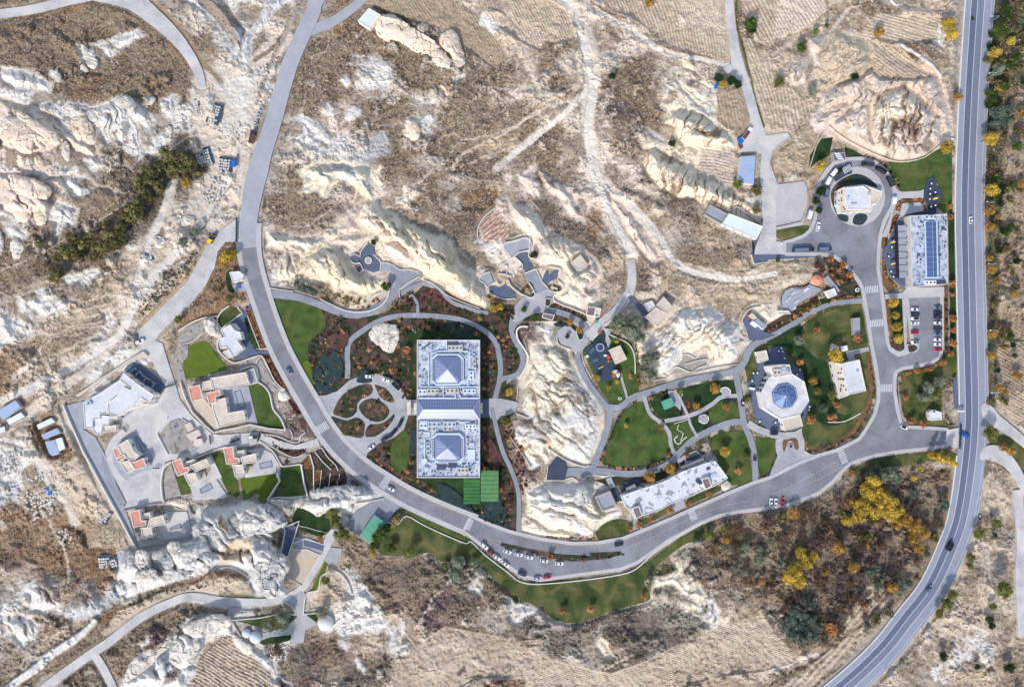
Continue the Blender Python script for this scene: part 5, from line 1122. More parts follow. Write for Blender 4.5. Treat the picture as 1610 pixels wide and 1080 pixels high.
GRID = [
 [0,0,10,0,3,3,4,5,4,3,10,0,1,1,4,13,13,4,4,2,13,4,13,0,13,13,13,0,13,13,3,12,12],
 [0,5,5,0,0,10,0,5,3,0,0,0,0,0,1,13,13,0,4,4,13,13,13,0,13,13,2,2,10,13,3,12,2],
 [5,5,0,0,0,0,4,4,5,0,0,5,0,0,0,0,4,0,4,0,0,4,13,13,13,13,2,13,0,13,3,12,0],
 [5,5,5,5,5,5,4,4,3,0,7,0,0,5,0,0,0,4,4,1,0,6,5,13,13,13,2,13,7,13,3,12,0],
 [7,5,7,0,5,0,4,4,3,5,5,9,0,0,0,2,0,0,4,0,6,6,6,13,3,2,13,13,2,12,3,0,2],
 [5,7,5,0,1,1,4,4,3,0,6,6,0,3,0,0,7,0,7,4,1,6,6,3,3,2,3,3,12,12,3,2,2],
 [5,7,0,0,1,4,5,4,0,0,3,7,6,0,3,2,7,3,7,2,4,1,3,5,3,3,3,3,3,3,3,2,2],
 [0,1,0,1,4,4,3,3,7,7,6,8,6,6,1,5,7,7,3,4,13,3,2,3,3,3,3,3,3,3,10,2,10],
 [0,0,1,0,4,0,3,0,5,8,8,7,7,6,6,6,7,7,2,2,2,2,2,2,2,2,10,3,12,3,3,2,2],
 [3,5,2,2,4,3,2,10,3,3,2,7,11,11,11,10,3,7,7,3,4,13,2,4,6,10,12,3,3,3,3,2,2],
 [5,2,2,3,3,2,3,3,3,12,11,11,5,11,11,11,11,5,12,12,6,6,4,3,12,12,12,12,3,3,12,0,2],
 [2,2,2,5,5,3,12,3,0,11,11,11,11,11,11,11,6,6,0,12,6,3,6,3,12,12,12,12,12,12,3,0,2],
 [2,3,3,5,3,3,3,3,3,11,11,11,11,11,11,11,6,5,1,3,12,12,12,12,12,12,12,12,12,12,3,13,13],
 [3,10,2,3,3,3,3,3,3,11,11,11,11,11,11,11,6,5,4,12,12,12,12,12,12,12,12,12,12,12,3,3,12],
 [5,2,13,3,3,3,3,3,3,3,11,11,11,11,11,11,11,2,6,12,12,12,12,12,12,12,0,0,0,0,3,12,12],
 [9,2,13,13,3,3,3,9,9,2,9,9,12,12,12,11,2,2,6,6,3,3,3,3,3,3,3,0,0,0,0,13,12],
 [10,3,10,13,9,9,9,9,1,12,12,3,12,12,12,3,6,6,6,3,3,3,12,0,0,0,11,0,0,0,0,3,13],
 [10,2,0,2,5,9,9,13,9,13,2,0,1,1,12,12,3,3,3,3,12,1,0,0,0,0,11,0,0,2,13,13,13],
 [5,5,10,9,0,0,3,3,3,3,13,5,3,1,1,0,12,12,12,0,12,6,0,1,1,0,0,0,3,13,13,13,13],
 [5,10,2,10,2,1,5,9,12,4,5,5,2,11,0,3,1,3,1,1,6,6,6,2,1,0,2,3,13,13,13,13,13],
 [3,2,0,0,0,5,2,2,5,11,11,13,5,2,13,2,2,3,3,1,3,2,2,2,2,2,2,0,3,13,5,13,13],
 [0,3,0,3,5,5,2,2,5,11,13,1,2,13,13,2,13,13,13,2,2,2,2,13,0,0,3,3,13,5,2,2,2],
]
base = np.zeros((len(GRID), 33, 4), np.float32)
for r, row in enumerate(GRID):
    for c in range(33):
        ch = KINDS[row[c]]; base[r,c,:3] = PL[ch]; base[r,c,3] = SCR[ch]
def bil(A, u, v):
    u = np.clip(u, 0, A.shape[1]-1.001); v = np.clip(v, 0, A.shape[0]-1.001); iu = u.astype(int); iv = v.astype(int); fu = (u-iu)[...,None]; fv = (v-iv)[...,None]
    fu = sst(.25,.75,fu); fv = sst(.25,.75,fv)
    return (A[iv,iu]*(1-fu)+A[iv,iu+1]*fu)*(1-fv)+(A[iv+1,iu]*(1-fu)+A[iv+1,iu+1]*fu)*fv
W2x = (fbm(X, Y, 60, 91, 5, .62)-.5)*90; W2y = (fbm(X, Y, 60, 131, 5, .62)-.5)*90
C = bil(base, (X+W2x-25)/50, (Y+W2y-25)/50).astype(np.float32)
pn = fbm(X, Y, 26, 201, 5, .62)
m = (sst(.64, .68, pn)*.7)[...,None]; rockc = PL['p']*.8+PL['g']*.2
C[...,:3] = C[...,:3]*(1-m)+rockc*m
m = (sst(.49, .42, pn)*.75)[...,None]; C[...,:3] = C[...,:3]*(1-m)+PL['b']*m
C[...,3] += .3*m[...,0]
far = sst(60, 320, np.maximum(np.maximum(-60-X, X-1670), np.maximum(-50-Y, Y-1130))+(vn(X, Y, 90, 271)-.5)*120)[...,None]; nz = fbm(X, Y, 420, 273, 5, .6)[...,None]
C[...,:3] = C[...,:3]*(1-far)+far*(PL['b']*(1-sst(.4,.6,nz))+PL['t']*sst(.4,.6,nz))*(.8+.4*fbm(X, Y, 60, 277, 3)[...,None]); C[...,3] = C[...,3]*(1-far[...,0])+.5*far[...,0]
fx = X+(vn(X, Y, 9, 281)-.5)*7; fy = Y+(vn(X, Y, 9, 283)-.5)*7
for s_, thr, ty_, am in ((17, .90, 'p', .55), (11, .93, 'd', .5), (30, .93, 'p', .5)):
    m = (sst(thr, 1, 1-np.abs(2*vn(fx, fy*1.15, s_, 285+s_)-1))*am*sst(.3,.55,vn(X, Y, 45, 290+s_)))[...,None]; C[...,:3] = C[...,:3]*(1-m)+PL[ty_]*m
HZ = (fbm(X, Y, 150, 301, 3)-.45)*8+(fbm(X, Y, 30, 331, 3)-.5)*2.6
HZ = HZ+np.maximum(0, (pn-.56))*14
def paint(ty, t, soft=5, warp=.5, a=1.0, pts=None):
    pts = pts or R(t); sl, m, d = pmask(pts, soft, warp); m = (m*a)[...,None]
    C[sl][...,:3] = C[sl][...,:3]*(1-m)+PL[ty]*m; C[sl][...,3] = C[sl][...,3]*(1-m[...,0])+SCR[ty]*m[...,0]
def stroke(ty, t, w, soft=2.5, warp=.2, a=1.0, dz=0.0):
    pts = smooth(R(t)); sl, m = smask(pts, w, soft, warp)
    if dz: HZ[sl] += dz*m
    m = (m*a)[...,None]; C[sl][...,:3] = C[sl][...,:3]*(1-m)+PL[ty]*m; C[sl][...,3] = C[sl][...,3]*(1-m[...,0])+SCR[ty]*m[...,0]*.35
def badland(ty, t, A=6.0, ang=225, per=9.0, soft=9, warp=.5, gul='b', gw=.55, tilt=0.0, ty2=None):
    pts = R(t); sl, m, d = pmask(pts, soft, warp); a = math.radians(ang); x = X[sl]+wx[sl]*.35; y = Y[sl]+wy[sl]*.35
    u = x*math.cos(a)+y*math.sin(a); v = -x*math.sin(a)+y*math.cos(a)
    v = v+(vn(u, v, 28, 77)-.5)*16+(vn(u, v, 9, 78)-.5)*4
    vv = v+(vn(u, v, per*.8, 79)-.5)*per*.5
    n1 = (1-np.abs(2*vn(u/5.0, vv, per, 401+int(A*10) % 60)-1))**3; n2 = (1-np.abs(2*vn(u/2.4, v, per*.55, 431)-1))**3; n3 = (1-np.abs(2*vn(x, y, per*.6, 437)-1))**4
    rib = np.maximum(np.maximum(n1, n2*.8), n3*.62); env = sst(0, 20, d); h = A*env*(1-.42*n1-.2*n2)*(.75+.5*vn(x, y, 25, 451))-.35*n3*env
    h += env*tilt*(u-u.min())/(u.max()-u.min()+1)
    HZ[sl] = HZ[sl]*(1-m)+(h)*m
    g = (sst(gw, gw+.42, rib*(.65+.7*vn(x, y, 14, 461)))*m*.85)[...,None]; mm = m[...,None]
    col = PL[ty]
    if ty2:
        k = sst(.42, .58, fbm(x, y, 34, 471, 3))[...,None]; col = PL[ty]*(1-k)+PL[ty2]*k
    C[sl][...,:3] = C[sl][...,:3]*(1-mm)+col*mm; C[sl][...,:3] = C[sl][...,:3]*(1-g)+PL[gul]*g
    C[sl][...,3] = C[sl][...,3]*(1-m)+.12*m+g[...,0]*.4
def furrow(ty, t, ang, per, ty2='t', amp=.35, soft=3, warp=.12, a=1.0, k2=.4):
    pts = R(t); sl, m, d = pmask(pts, soft, warp); q = math.radians(ang); x = X[sl]; y = Y[sl]
    v = -x*math.sin(q)+y*math.cos(q)+(vn(x, y, 40, 88)-.5)*5; s = .5+.5*np.sin(v*2*math.pi/per); s = s*(.55+.7*vn(x, y, 12, 89))
    HZ[sl] = HZ[sl]*(1-m*.7)+m*amp*s; col = PL[ty]*(1-s[...,None]*k2)+PL[ty2]*s[...,None]*k2; mm = (m*a)[...,None]
    C[sl][...,:3] = C[sl][...,:3]*(1-mm)+col*mm; C[sl][...,3] = C[sl][...,3]*(1-m)+.3*m
LEVEL = [R('k: 1000,200 1040,130 1090,50 1130,30 1210,25 1270,50 1270,150 1150,190 1020,210')]
paint('b','s: -10,40 60,30 140,8 200,12 250,50 290,110 300,160 240,180 170,150 130,150 80,150 0,100',8)
badland('w','a: 480,290 560,280 700,250 870,180 910,230 800,290 720,340 690,380 640,330 620,400 580,440 520,380',4,225,10)
badland('w','a: 0,430 200,440 340,540 320,590 250,570 150,560 80,580 0,500',5,250,14)
badland('w','a: 310,450 370,440 395,500 360,530 320,490',4,225,12)
badland('k','s: -10,150 40,165 80,175 110,200 150,222 160,250 120,240 95,225 90,235 60,245 40,240 0,232',7,235,16,gul='n',gw=.35)
badland('w','a: 520,690 640,650 780,600 900,640 980,760 950,850 870,780 900,900 950,980 880,940 830,820 790,930 740,880 680,920 640,850 600,760',6,250,12)
badland('w','a: 1010,640 1080,600 1150,600 1120,700 1090,760 1040,740',3,250,10)
badland('k','s: -10,270 30,272 60,280 75,300 100,330 90,350 60,340 50,345 20,340 0,330',7,225,16,gul='n',gw=.35)
badland('w','e: 280,60 420,20 560,30 600,100 500,180 440,120 380,60',5,225,12)
badland('w','e: 310,170 420,200 490,240 470,350 420,330 370,440 330,420 350,320 300,250',4,225,12)
badland('w','e: 0,330 100,330 190,380 150,420 60,420',4,225,12)
badland('p','e: 600,90 780,145 700,150',2,225,8)
paint('o','a: 380,620 560,480 700,450 600,620 480,640',8,.8,.55)
paint('o','a: 340,30 500,10 620,20 500,60 350,90',8,.6,.6)
paint('p','s: 300,130 335,100 375,105 425,60 440,30 460,60 430,110 415,160 400,210 390,260 385,320 340,330 330,360 290,350 300,300 330,260 315,220 305,180',6)
paint('w','s: 330,120 370,115 400,130 395,200 370,240 345,200 330,160',10,1,.5)
badland('w','s: 248,-10 290,-5 340,40 375,95 388,102 400,60 440,10 465,-10 440,-15 420,5 395,50 380,40 330,-10',8,60,12,gul='s',gw=.3)
badland('s','s: 300,-10 345,-10 365,20 390,50 380,95 345,40',7,60,14,gul='b',gw=.3)
stroke('b','s: 240,5 265,25 295,60 320,100 345,125',12,6,.4)
stroke('b','s: 200,15 245,50 285,100 300,140',3,2)
stroke('b','s: 400,95 435,70 460,25 475,-5',7,4)
stroke('g','s: 470,0 450,50 425,100 405,160',7,3)
stroke('n','s: 210,270 215,285 195,320 150,350 120,365 80,390 40,410 -10,430',1.6,1.2,.1)
stroke('n','a: 1210,850 1100,920 940,1050 880,1080',1.6,1.2,.1)
paint('d','s: 220,250 300,240 330,270 270,310 240,350 190,370 120,420 60,440 20,440 60,410 140,370 200,320',12,.8,.7)
stroke('p','s: 300,360 320,340 345,310 365,270 372,230 365,190 345,160 325,130',18,6,.3)
stroke('p','e: 1200,330 1150,440 1050,560 950,660 870,780 800,900 760,1000 700,1080 i: 560,150 400,260 240,380 120,480 0,590 -60,640',16,5,.3)
stroke('p','e: 1090,80 1040,250 960,380 920,430',13,5,.3)
paint('n','e: 720,520 900,400 1040,430 1000,520 900,600 860,700 780,780 690,720',12,.7,.7)
paint('t','e: 860,890 1060,720 1200,560 1280,470 1350,400 1250,600 1190,680 1070,800 900,980 850,950',4,.3)
paint('o','s: 325,395 345,380 372,375 378,420 372,470 350,500 330,512 300,520 275,530 285,505 320,460 335,425',5,.4,.8)
badland('w','e: 400,660 520,640 620,600 640,640 560,720 480,700 420,710',4,225,10)
badland('w','e: 100,780 170,770 280,740 260,800 320,820 290,860 240,900 190,880 180,1000 190,1070 130,1020 110,900',4,225,12)
badland('w','e: 620,870 690,850 710,950 680,1060 600,1060 650,960',2,225,10)
badland('w','e: 0,880 80,960 100,1010 60,1060 0,1080',4,225,10)
for dx in (0, 12, 24, 36):
    stroke('n','s: %d,%d %d,%d %d,%d' % (50,508+dx, 120,478+dx, 195,460+dx),3,2.5,.4)
    stroke('n','s: %d,%d %d,%d %d,%d' % (30,620-dx*2, 100,575-dx*2, 170,545-dx*1.5),4,3,.5,.7)
furrow('t','s: 545,-10 700,-10 760,30 800,90 780,110 740,80 680,40 600,15',60,4,'d',.3)
furrow('n','s: 690,-10 850,-10 895,20 905,60 870,70 830,60 790,20 720,0',65,4,'b',.3)
furrow('n','s: 800,20 860,55 850,80 810,60 780,40',65,4,'p',.3)
paint('w','b: 1430,80 1540,160 1510,220 1410,150',3,.2)
for t in ('b: 590,400 630,360 665,390 640,420','b: 750,400 820,390 885,440 800,460 780,540 760,480','b: 545,500 590,470 625,520 600,560','b: 460,640 490,640 520,720 490,740','b: 1240,480 1330,430 1320,480 1260,510',
          'b: 270,720 400,760 500,890 460,900 380,850 280,770','b: 600,680 680,690 650,750 560,770'): badland('w',t,2.5,230,9,soft=6)
badland('c','b: 940,840 980,740 1030,760 1040,850 1010,895',4,200,12)
badland('c','b: 1170,540 1200,530 1230,590 1210,610',3,220,10)
badland('c','f: 260,0 400,-60 740,-30 750,150 730,180 640,120 560,60 520,80 430,200 405,190 420,90 350,140 290,110 350,60',9,215,13,ty2='y',gul='s')
paint('s','b: 740,850 830,830 860,960 760,980',10,.5,.8)
badland('k','f: 500,370 600,240 700,150 700,260 640,330 680,380 560,400',7,120,10,gul='y')
badland('y','f: 440,440 520,400 700,390 740,420 660,490 600,510 560,480',6,190,12,ty2='k',gul='s',gw=.4)
badland('c','f: 60,330 110,380 260,410 420,400 440,460 330,520 260,470 200,480 280,640 200,690 110,670 150,560 210,500 80,470',7,240,10,gul='b',ty2='k')
badland('y','f: 290,600 330,520 440,470 520,500 620,620 740,660 840,650 820,740 700,840 620,870 590,840 690,780 560,740 500,770 470,700 400,690 340,700',10,245,12,ty2='c',gul='n',gw=.45)
badland('c','f: 640,320 680,190 760,160 800,230 870,250 1000,330 1130,410 1250,440 1290,560 1380,660 1470,760 1470,840 1340,850 1240,800 1190,690 1060,650 880,570 780,500 730,400',12,235,11,ty2='y',gul='n',gw=.5)
badland('k','f: 780,420 900,420 1040,560 1060,640 900,570 800,500',6,235,9,gul='c')
badland('y','f: 800,260 860,250 880,300 820,310',3,235,9)
paint('b','f: 840,240 960,300 1050,360 1230,420 1380,560 1470,640 1480,560 1400,440 1300,400 1150,360 1000,280 860,180',8,.5,.7)
paint('o','f: 1290,130 1400,70 1530,110 1500,240 1400,340 1330,260',10,.7,.7)
badland('k','f: 1520,160 1600,140 1600,330 1560,300 1500,240',3,200,10)
furrow('p','f: 1430,430 1410,350 1520,240 1600,320 1600,410 1530,440',-50,5,'r',.5,k2=.75)
paint('b','f: 120,170 380,120 520,210 500,330 350,380 200,380 110,300',10,.6,.8)
stroke('p','c: 330,-30 400,60 460,150 510,260 540,400 530,560 500,720 520,900 560,1080 g: 560,120 620,260 700,370 780,460 775,560',20,6,.3)
stroke('p','c: 520,520 420,660 300,760 130,880 0,1000 -80,1060',10,5,.3)
stroke('n','c: 440,540 250,640 100,760 -50,860 b: 1300,980 1240,1080',5,3,.3)
stroke('p','c: 480,30 600,90 720,130 820,200 930,290 1060,340 1200,370 1380,410',8,3,.2)
stroke('o','c: 520,10 620,80 740,120',3,3)
stroke('d','c: 820,15 900,60 980,120 1010,200',7,4)
furrow('n','c: 560,-30 1080,-30 1070,150 1000,230 900,200 800,120 640,60',70,5,'b',.5)
furrow('n','c: 1060,-30 1350,-30 1370,200 1300,180 1120,150 1060,60',80,3.5,'p',.2)
furrow('n','c: 1100,160 1380,200 1400,400 1200,350 940,260 1000,210',80,4.5,'b',.5)
stroke('b','c: 930,280 1100,330 1250,370 1390,405 1400,380',4,3)
paint('b','c: 590,170 650,160 710,260 680,280 600,210',5)
badland('c','c: 1060,380 1120,400 1210,470 1275,540 1250,550 1180,500 1110,450',6,200,8,gul='b')
badland('c','c: 1060,460 1110,520 1200,590 1310,640 1320,700 1260,720 1150,620 1090,560',6,20,8,gul='s')
badland('c','c: 960,780 1010,690 1060,680 1150,690 1220,720 1300,780 1430,880 1420,945 1200,935 1190,950 1110,930 1050,870 1030,800',11,115,9,gul='o',gw=.48)
badland('c','c: 830,930 900,930 960,960 1050,1010 1200,1060 1300,1080 g: 1200,20 1400,120 1560,220 1570,320 1480,290 1370,260 1270,230 1180,160 1070,160 1030,130 940,120 900,70 850,0',12,105,10,gul='o',gw=.5)
badland('s','c: 850,800 900,830 980,900 900,880',3,40,8)
paint('y','c: 850,935 900,935 960,965 900,960',4,.3,.8)
paint('d','g: 640,60 800,120 1000,190 1100,250 1200,260 1240,320 1150,300 1000,240 850,190 720,130',10,.6,.8)
furrow('t','c: 1310,600 1465,560 1520,780 1400,830 1310,760',80,5,'d',.4)
furrow('p','c: 1210,940 1420,960 1420,1080 g: 1400,0 1440,130 1290,60 1200,20',10,5,'b',.4)
badland('k','g: 70,30 130,10 210,100 200,165 120,110',5,60,10)
badland('k','g: 190,0 300,60 430,140 470,280 400,290 330,180 250,130',6,230,10,gul='d')
paint('d','g: 120,180 220,160 330,260 460,300 560,400 640,500 600,560 480,480 380,440 280,400 180,260',10,.6,.8)
badland('k','g: 0,190 120,220 200,300 280,400 400,450 480,480 560,540 600,640 570,760 560,880 430,880 380,850 290,830 270,760 330,700 300,600 220,600 150,570 140,440 100,400 0,300',7,235,9,ty2='c',gul='n')
paint('o','g: 470,270 560,250 590,330 560,380 540,440 500,360',8,.6,.8)
badland('k','g: 620,130 720,220 860,330 930,460 980,560 900,580 820,490 720,330 640,230',7,60,8,gul='b')
stroke('p','g: 610,40 700,190 820,300 930,420 1000,520 1100,580 1300,640 1450,660 1600,600',9,4,.3)
paint('p','g: 880,300 1040,400 1100,520 1000,580 940,440',14,1,.7)
paint('b','g: 1050,470 1200,440 1280,520 1460,420 1480,520 1380,620 1200,600 1060,560',10,.8,.8)
paint('b','g: 1100,600 1300,640 1300,700 1180,720 1080,680',8,.8,.7)
paint('b','g: 810,560 880,620 900,760 800,740 800,640',8,.6)
badland('c','g: 900,980 1060,860 1240,840 1400,960 1480,940 1460,1020 1520,1080 k: 1480,20 1440,100 1260,170 1130,180 1000,200 960,200 900,140 870,0',7,135,10,gul='n',ty2='w')
badland('c','st: 280,620 350,590 440,600 490,700 600,780 620,820 480,880 390,890 330,800 260,760 200,700',4,210,9,gul='n')
paint('t','st: 0,200 400,250 900,250 940,310 800,380 600,430 540,520 520,640 440,600 200,640 0,700',8,.6,.7)
paint('c','st: 460,360 600,300 800,270 930,290 900,340 700,380 540,440',8,.8,.6)
badland('c','k: 130,-20 380,20 440,150 500,260 570,360 600,460 560,650 505,760 370,740 300,700 230,760 150,780 80,700 20,590 60,440 70,300 80,200 110,80',5,225,13,gul='b',gw=.52,ty2='w')
badland('c','k: 90,930 240,870 380,880 520,870 620,900 600,960 700,1040 720,1080 o: 600,60 560,125 380,110 260,110 150,40 100,0',7,200,12,gul='n',ty2='w')
badland('w','s: 590,515 605,508 622,510 629,525 622,550 610,560 596,552 582,540 578,528',5,200,12,gul='n',gw=.3)
badland('k','s: 1270,60 1340,50 1400,80 1480,120 1500,200 1490,235 1440,252 1400,252 1340,232 1300,215 1282,195 1290,150 1320,120 1280,100',7,120,9,gul='n',gw=.5)
badland('c','d: 660,640 740,550 880,515 1000,600 1110,720 1110,860 1000,970 860,1000 700,950 640,800',10,95,9,gul='b',gw=.5,ty2='k')
badland('k','d: 300,720 420,640 540,600 560,680 420,780 320,830',6,140,8,gul='n')
badland('k','d: 110,430 300,330 330,400 270,500 200,530 150,480',5,120,8,gul='b')
badland('n','d: 420,180 640,250 700,400 600,520 450,520 360,430 330,330',5,120,7,gul='t')
furrow('n','d: 700,80 1120,110 1080,180 1050,260 950,260 840,270 760,250 600,230 640,150',15,5,'t',.4)
furrow('n','d: 700,280 840,280 1040,480 900,500 720,500 640,420',35,5,'t',.4)
stroke('w','d: 845,275 950,330 1040,400 1100,480',6,3,.2,1,1.5)
paint('d','d: 980,240 1040,250 1120,360 1060,370 980,300',6,.4,.8)
badland('w','d: 1080,150 1130,170 1120,300 1050,260',4,110,7)
stroke('o','d: 830,790 890,760 930,820',18,12,.5,.7)
furrow('n','d: 0,290 60,400 140,520 200,560 290,660 300,740 200,810 30,830 0,780',78,6,'b',.5)
furrow('n','d: -60,-30 380,-30 400,60 250,180 100,230 0,260 -60,250',60,5,'w',.4)
furrow('n','c: 1450,0 1700,-30 1650,300 1560,260',65,6,'b',.5)
stroke('G','c: 1430,-30 1440,150 1490,380 1560,640 1600,800',4,2)
furrow('n','c: 1470,230 1530,240 1700,640 1620,760 1560,640',70,5,'b',.5)
stroke('p','d: 520,60 420,190 330,310 250,400',6,4)
stroke('g','d: 740,0 820,30 960,60 1220,90',7,3,.1)
paint('t','d: 60,930 200,840 270,800 290,740 330,860 280,1060 60,1060',6)
paint('G','d: 1430,130 1610,-40 1700,-40 1700,300 1520,300 1470,760 1430,860 1380,700 1420,400',8,.6,.8)
stroke('d','s: 1565,120 1560,180 1565,240 1558,320 1565,420 1560,540',8,6,.6,.8)
furrow('t','l: 1400,20 1700,20 1700,560 1610,520 1440,350 1400,180',30,5,'p',.5)
furrow('n','l: 1500,-10 1700,-20 1700,160 1560,120',40,5,'p',.4)
stroke('p','l: 1500,0 1530,70 1610,140',3,2)
for k_ in range(4): stroke('n','s: %d,200 %d,320 %d,430 %d,540' % (1590+k_*9,1584+k_*8,1590+k_*8,1582+k_*9),4,3,.5,.7)
paint('o','gt: 870,400 1000,340 1311,470 1311,850 1200,690 1080,560',6,.3,.5)
paint('n','gt: 800,1080 790,950 880,780 980,880 1060,1000 1110,1080',4,.2)
paint('b','s: 1100,830 1190,812 1290,785 1340,755 1400,735 1490,735 1505,790 1490,850 1450,915 1400,965 1330,1015 1240,1020 1232,960 1180,930 1130,910 1110,870',8,.6)
paint('u','s: 1330,810 1400,830 1420,880 1370,900 1330,860',10,.8,.6)
paint('d','s: 1280,860 1340,880 1390,900 1340,960 1290,940 1260,900',10,.8,.6)
furrow('n','p: 640,440 790,470 760,560 640,700 500,850 300,1060 120,1060 440,800 560,560',-48,9,'b',.8)
stroke('b','p: 780,470 600,680 440,800 200,980 60,1060',5,3)
stroke('p','p: -20,990 120,930 260,880 330,860',7,3,.2)
paint('g','p: 870,600 800,680 640,860 440,1060 330,1060 620,760 830,560',3,.2)
furrow('n','o: 0,800 300,920 640,1000 900,900 1200,740 1600,620 p: 60,720 200,860 200,900 0,960 o: 1300,1010 800,1200 0,1200',-20,3,'t',.2)
furrow('n','n: 1200,700 1600,780 1600,1030 1400,1020 1300,1080 1100,1180 800,1180 900,900',50,3,'t',.2,a=.6)
stroke('n','o: -20,1010 150,1020 330,1070 560,990 800,870',3,2)
paint('d','o: 560,640 640,590 850,560 980,530 1200,640 1260,700 1200,770 1000,830 850,900 640,800',16,.8,.8)
paint('d','o: 100,760 280,700 500,730 560,800 420,880 240,860',14,.8,.7)
paint('t','o: 440,740 620,760 740,880 640,960 500,900',16,.8,.5)
badland('c','o: 1010,240 1110,170 1140,290 1060,400 1110,460 1200,440 1230,520 1190,560 1110,510 1020,450 900,470 910,380 990,390 1050,350',5,100,10,gul='b')
badland('w','o: 1190,560 1280,530 1340,640 1280,690 1230,620',4,110,8,gul='G')
badland('c','o: 560,760 620,800 670,900 620,920 540,820',3,100,9,gul='t')
badland('w','o: 0,560 100,560 190,590 150,640 60,700 0,640',3,100,9)
paint('d','o: 1000,250 1100,190 1300,260 1400,420 1200,420 1150,300 1050,300',10,.6,.6)
paint('t','o: 900,1000 1600,800 1600,1080 800,1180',20,.8,.4)
paint('b','n: 600,200 720,200 800,260 1100,270 1200,400 1180,480 1000,560 820,620 700,460 600,300',14,.8)
paint('d','n: 700,330 900,260 1180,320 1190,420 900,440 740,420',16,.8,.5)
badland('w','n: 600,460 640,470 700,440 770,560 760,600 690,580 640,620 590,610 620,550',5,230,10,gul='o')
badland('w','n: 640,680 740,640 850,660 840,700 700,730 660,700',3,230,9)
badland('w','n: 540,780 600,820 580,860 540,820',3,230,8)
badland('w','n: 640,900 680,930 730,1000 680,1000 640,960',3,230,8)
badland('w','n: 920,640 970,650 960,740 920,760',3,260,8)
badland('w','n: 1330,460 1400,400 1440,440 1420,520 1380,490',3,260,9)
badland('w','n: 1560,520 1600,520 1620,560 1580,550',3,260,9)
stroke('n','n: 1180,480 1120,520 1080,600 1040,680 1010,730',2,1.5,.3)
paint('u','n: 1130,560 1200,480 1280,500 1160,640 1120,700 1060,690',8,.6,.9)
paint('d','n: 560,960 640,950 720,1030 680,1080 560,1060',8,.7,.9)
stroke('d','n: 895,850 950,970',2,1.5); stroke('d','n: 1290,1000 1320,960',7,4)
stroke('g','n: 1370,1080 1480,1020 1700,1010',4,2); paint('o','n: 1440,1080 1500,1030 1700,1030 1700,1180 1440,1180',3,.2,.8)
paint('d','n: 220,830 300,800 350,870 340,980 280,1060 230,900',6,.4,.9)
badland('w','m: 150,440 260,370 400,380 380,480 400,620 330,600 250,610 170,600',4,235,10,gul='o')
badland('s','m: 400,650 430,540 540,370 620,440 660,580 680,620 580,650',4,60,10,gul='w',gw=.4)
badland('w','m: 0,620 100,600 200,640 260,700 220,780 140,830 60,760 0,800',4,235,10,gul='o')
badland('w','m: 120,260 180,280 230,310 180,320',2,235,8)
for t in ('m: 60,180 140,200 110,280 40,300','m: 0,20 60,30 40,80 0,90'): badland('w',t,2,235,8)
stroke('w','m: 590,680 540,730 430,810 300,880 260,930 160,1010 60,1090',13,4,.3,1,2.5)
stroke('b','m: 600,720 480,820 350,900 280,960 180,1040 120,1090',3,2)
paint('b','m: 380,960 560,860 700,740 860,620 640,640 560,730 450,860 300,960 180,1070',5,.4,.9)
paint('o','m: 640,600 740,570 760,630 700,680 620,680',6,.5,.9)
paint('b','m: 880,640 1000,600 1200,560 1420,580 1440,640 1290,620 1160,640 1080,740 1000,800 860,880 750,1010 640,900 800,770',6,.4,.9)
paint('u','m: 960,680 1040,660 1020,760 940,860 860,860 900,760',6,.5,.9)
badland('w','m: 860,830 920,760 930,800 880,860',3,235,8)
badland('w','m: 760,1040 900,930 1050,800 1130,700 1210,640 1350,610 1450,640 1500,760 1600,830 n: 0,830 100,900 150,1000 240,1080 m: 1560,900 1440,760 1400,740 1280,820 1230,1000 1150,1090 760,1120',8,235,12,gul='s',gw=.48)
paint('d','m: 1080,740 1170,680 1290,640 1160,740 1080,800 1000,880 900,960 880,920 980,850',5,.4,.8)
furrow('n','m: 1390,770 1450,750 1610,900 1700,1000 1700,1120 1200,1120 1230,1000 1260,900',30,5,'b',.7)
paint('u','m: 1050,980 1140,940 1120,1020 1010,1080',5,.4,.8)
paint('p','n: 330,500 420,440 460,370 530,370 590,460 570,570 450,600 360,590',5,.2)
paint('t','n: 400,470 470,390 540,400 560,500 500,570 400,560',6,.4,.8)
paint('o','m: 1080,440 1250,390 1400,350 1520,370 1540,400 1400,390 1300,420 1200,440',5,.4,.8)
paint('n','m: 760,580 900,520 1050,480 1300,420 1520,400 1560,440 1580,500 1400,500 1200,490 1050,530 900,600 780,700 660,760 640,740',5,.4,.8)
stroke('G','m: 790,580 900,530 1000,490',7,5,.6,.8); stroke('G','m: 1380,490 1600,510 n: 100,520',6,4,.6,.8)
paint('t','m: 0,0 600,0 700,100 830,220 720,280 600,360 420,400 200,360 0,500',10,.8,.5)
for t, ty in (('m: 600,220 720,200 740,260 700,330 720,420 620,400 560,300','o'),('m: 500,250 590,240 560,330 430,470 400,580 380,560 430,400','n'),('m: 0,100 120,60 240,120 200,240 80,300','b'),('m: 20,220 120,210 150,290 60,360 0,300','u')): paint(ty,t,8,.8,.8)
for q in ('s: 0,800 60,790 130,830 160,900 100,900 0,880','s: 60,870 180,860 200,900 120,960 60,930'): paint('o',q,10,.9,.6)
stroke('p','i: 120,590 200,680 300,800 400,930 460,1080 m: 480,60',14,6,.4)
paint('n','i: 400,700 560,700 640,900 720,1080 500,1080 440,940',14,.7)
paint('o','i: 160,520 260,480 400,570 500,690 400,760 300,700 220,640',6,.5,.9)
paint('p','i: 420,400 520,600 500,640 400,560 330,460',8,.4)
badland('w','i: 0,640 80,660 150,780 120,860 40,880 0,860',4,235,12,gul='s')
paint('o','i: 0,20 100,-10 260,-10 200,120 90,220 60,330 0,360',8,.6,.6)
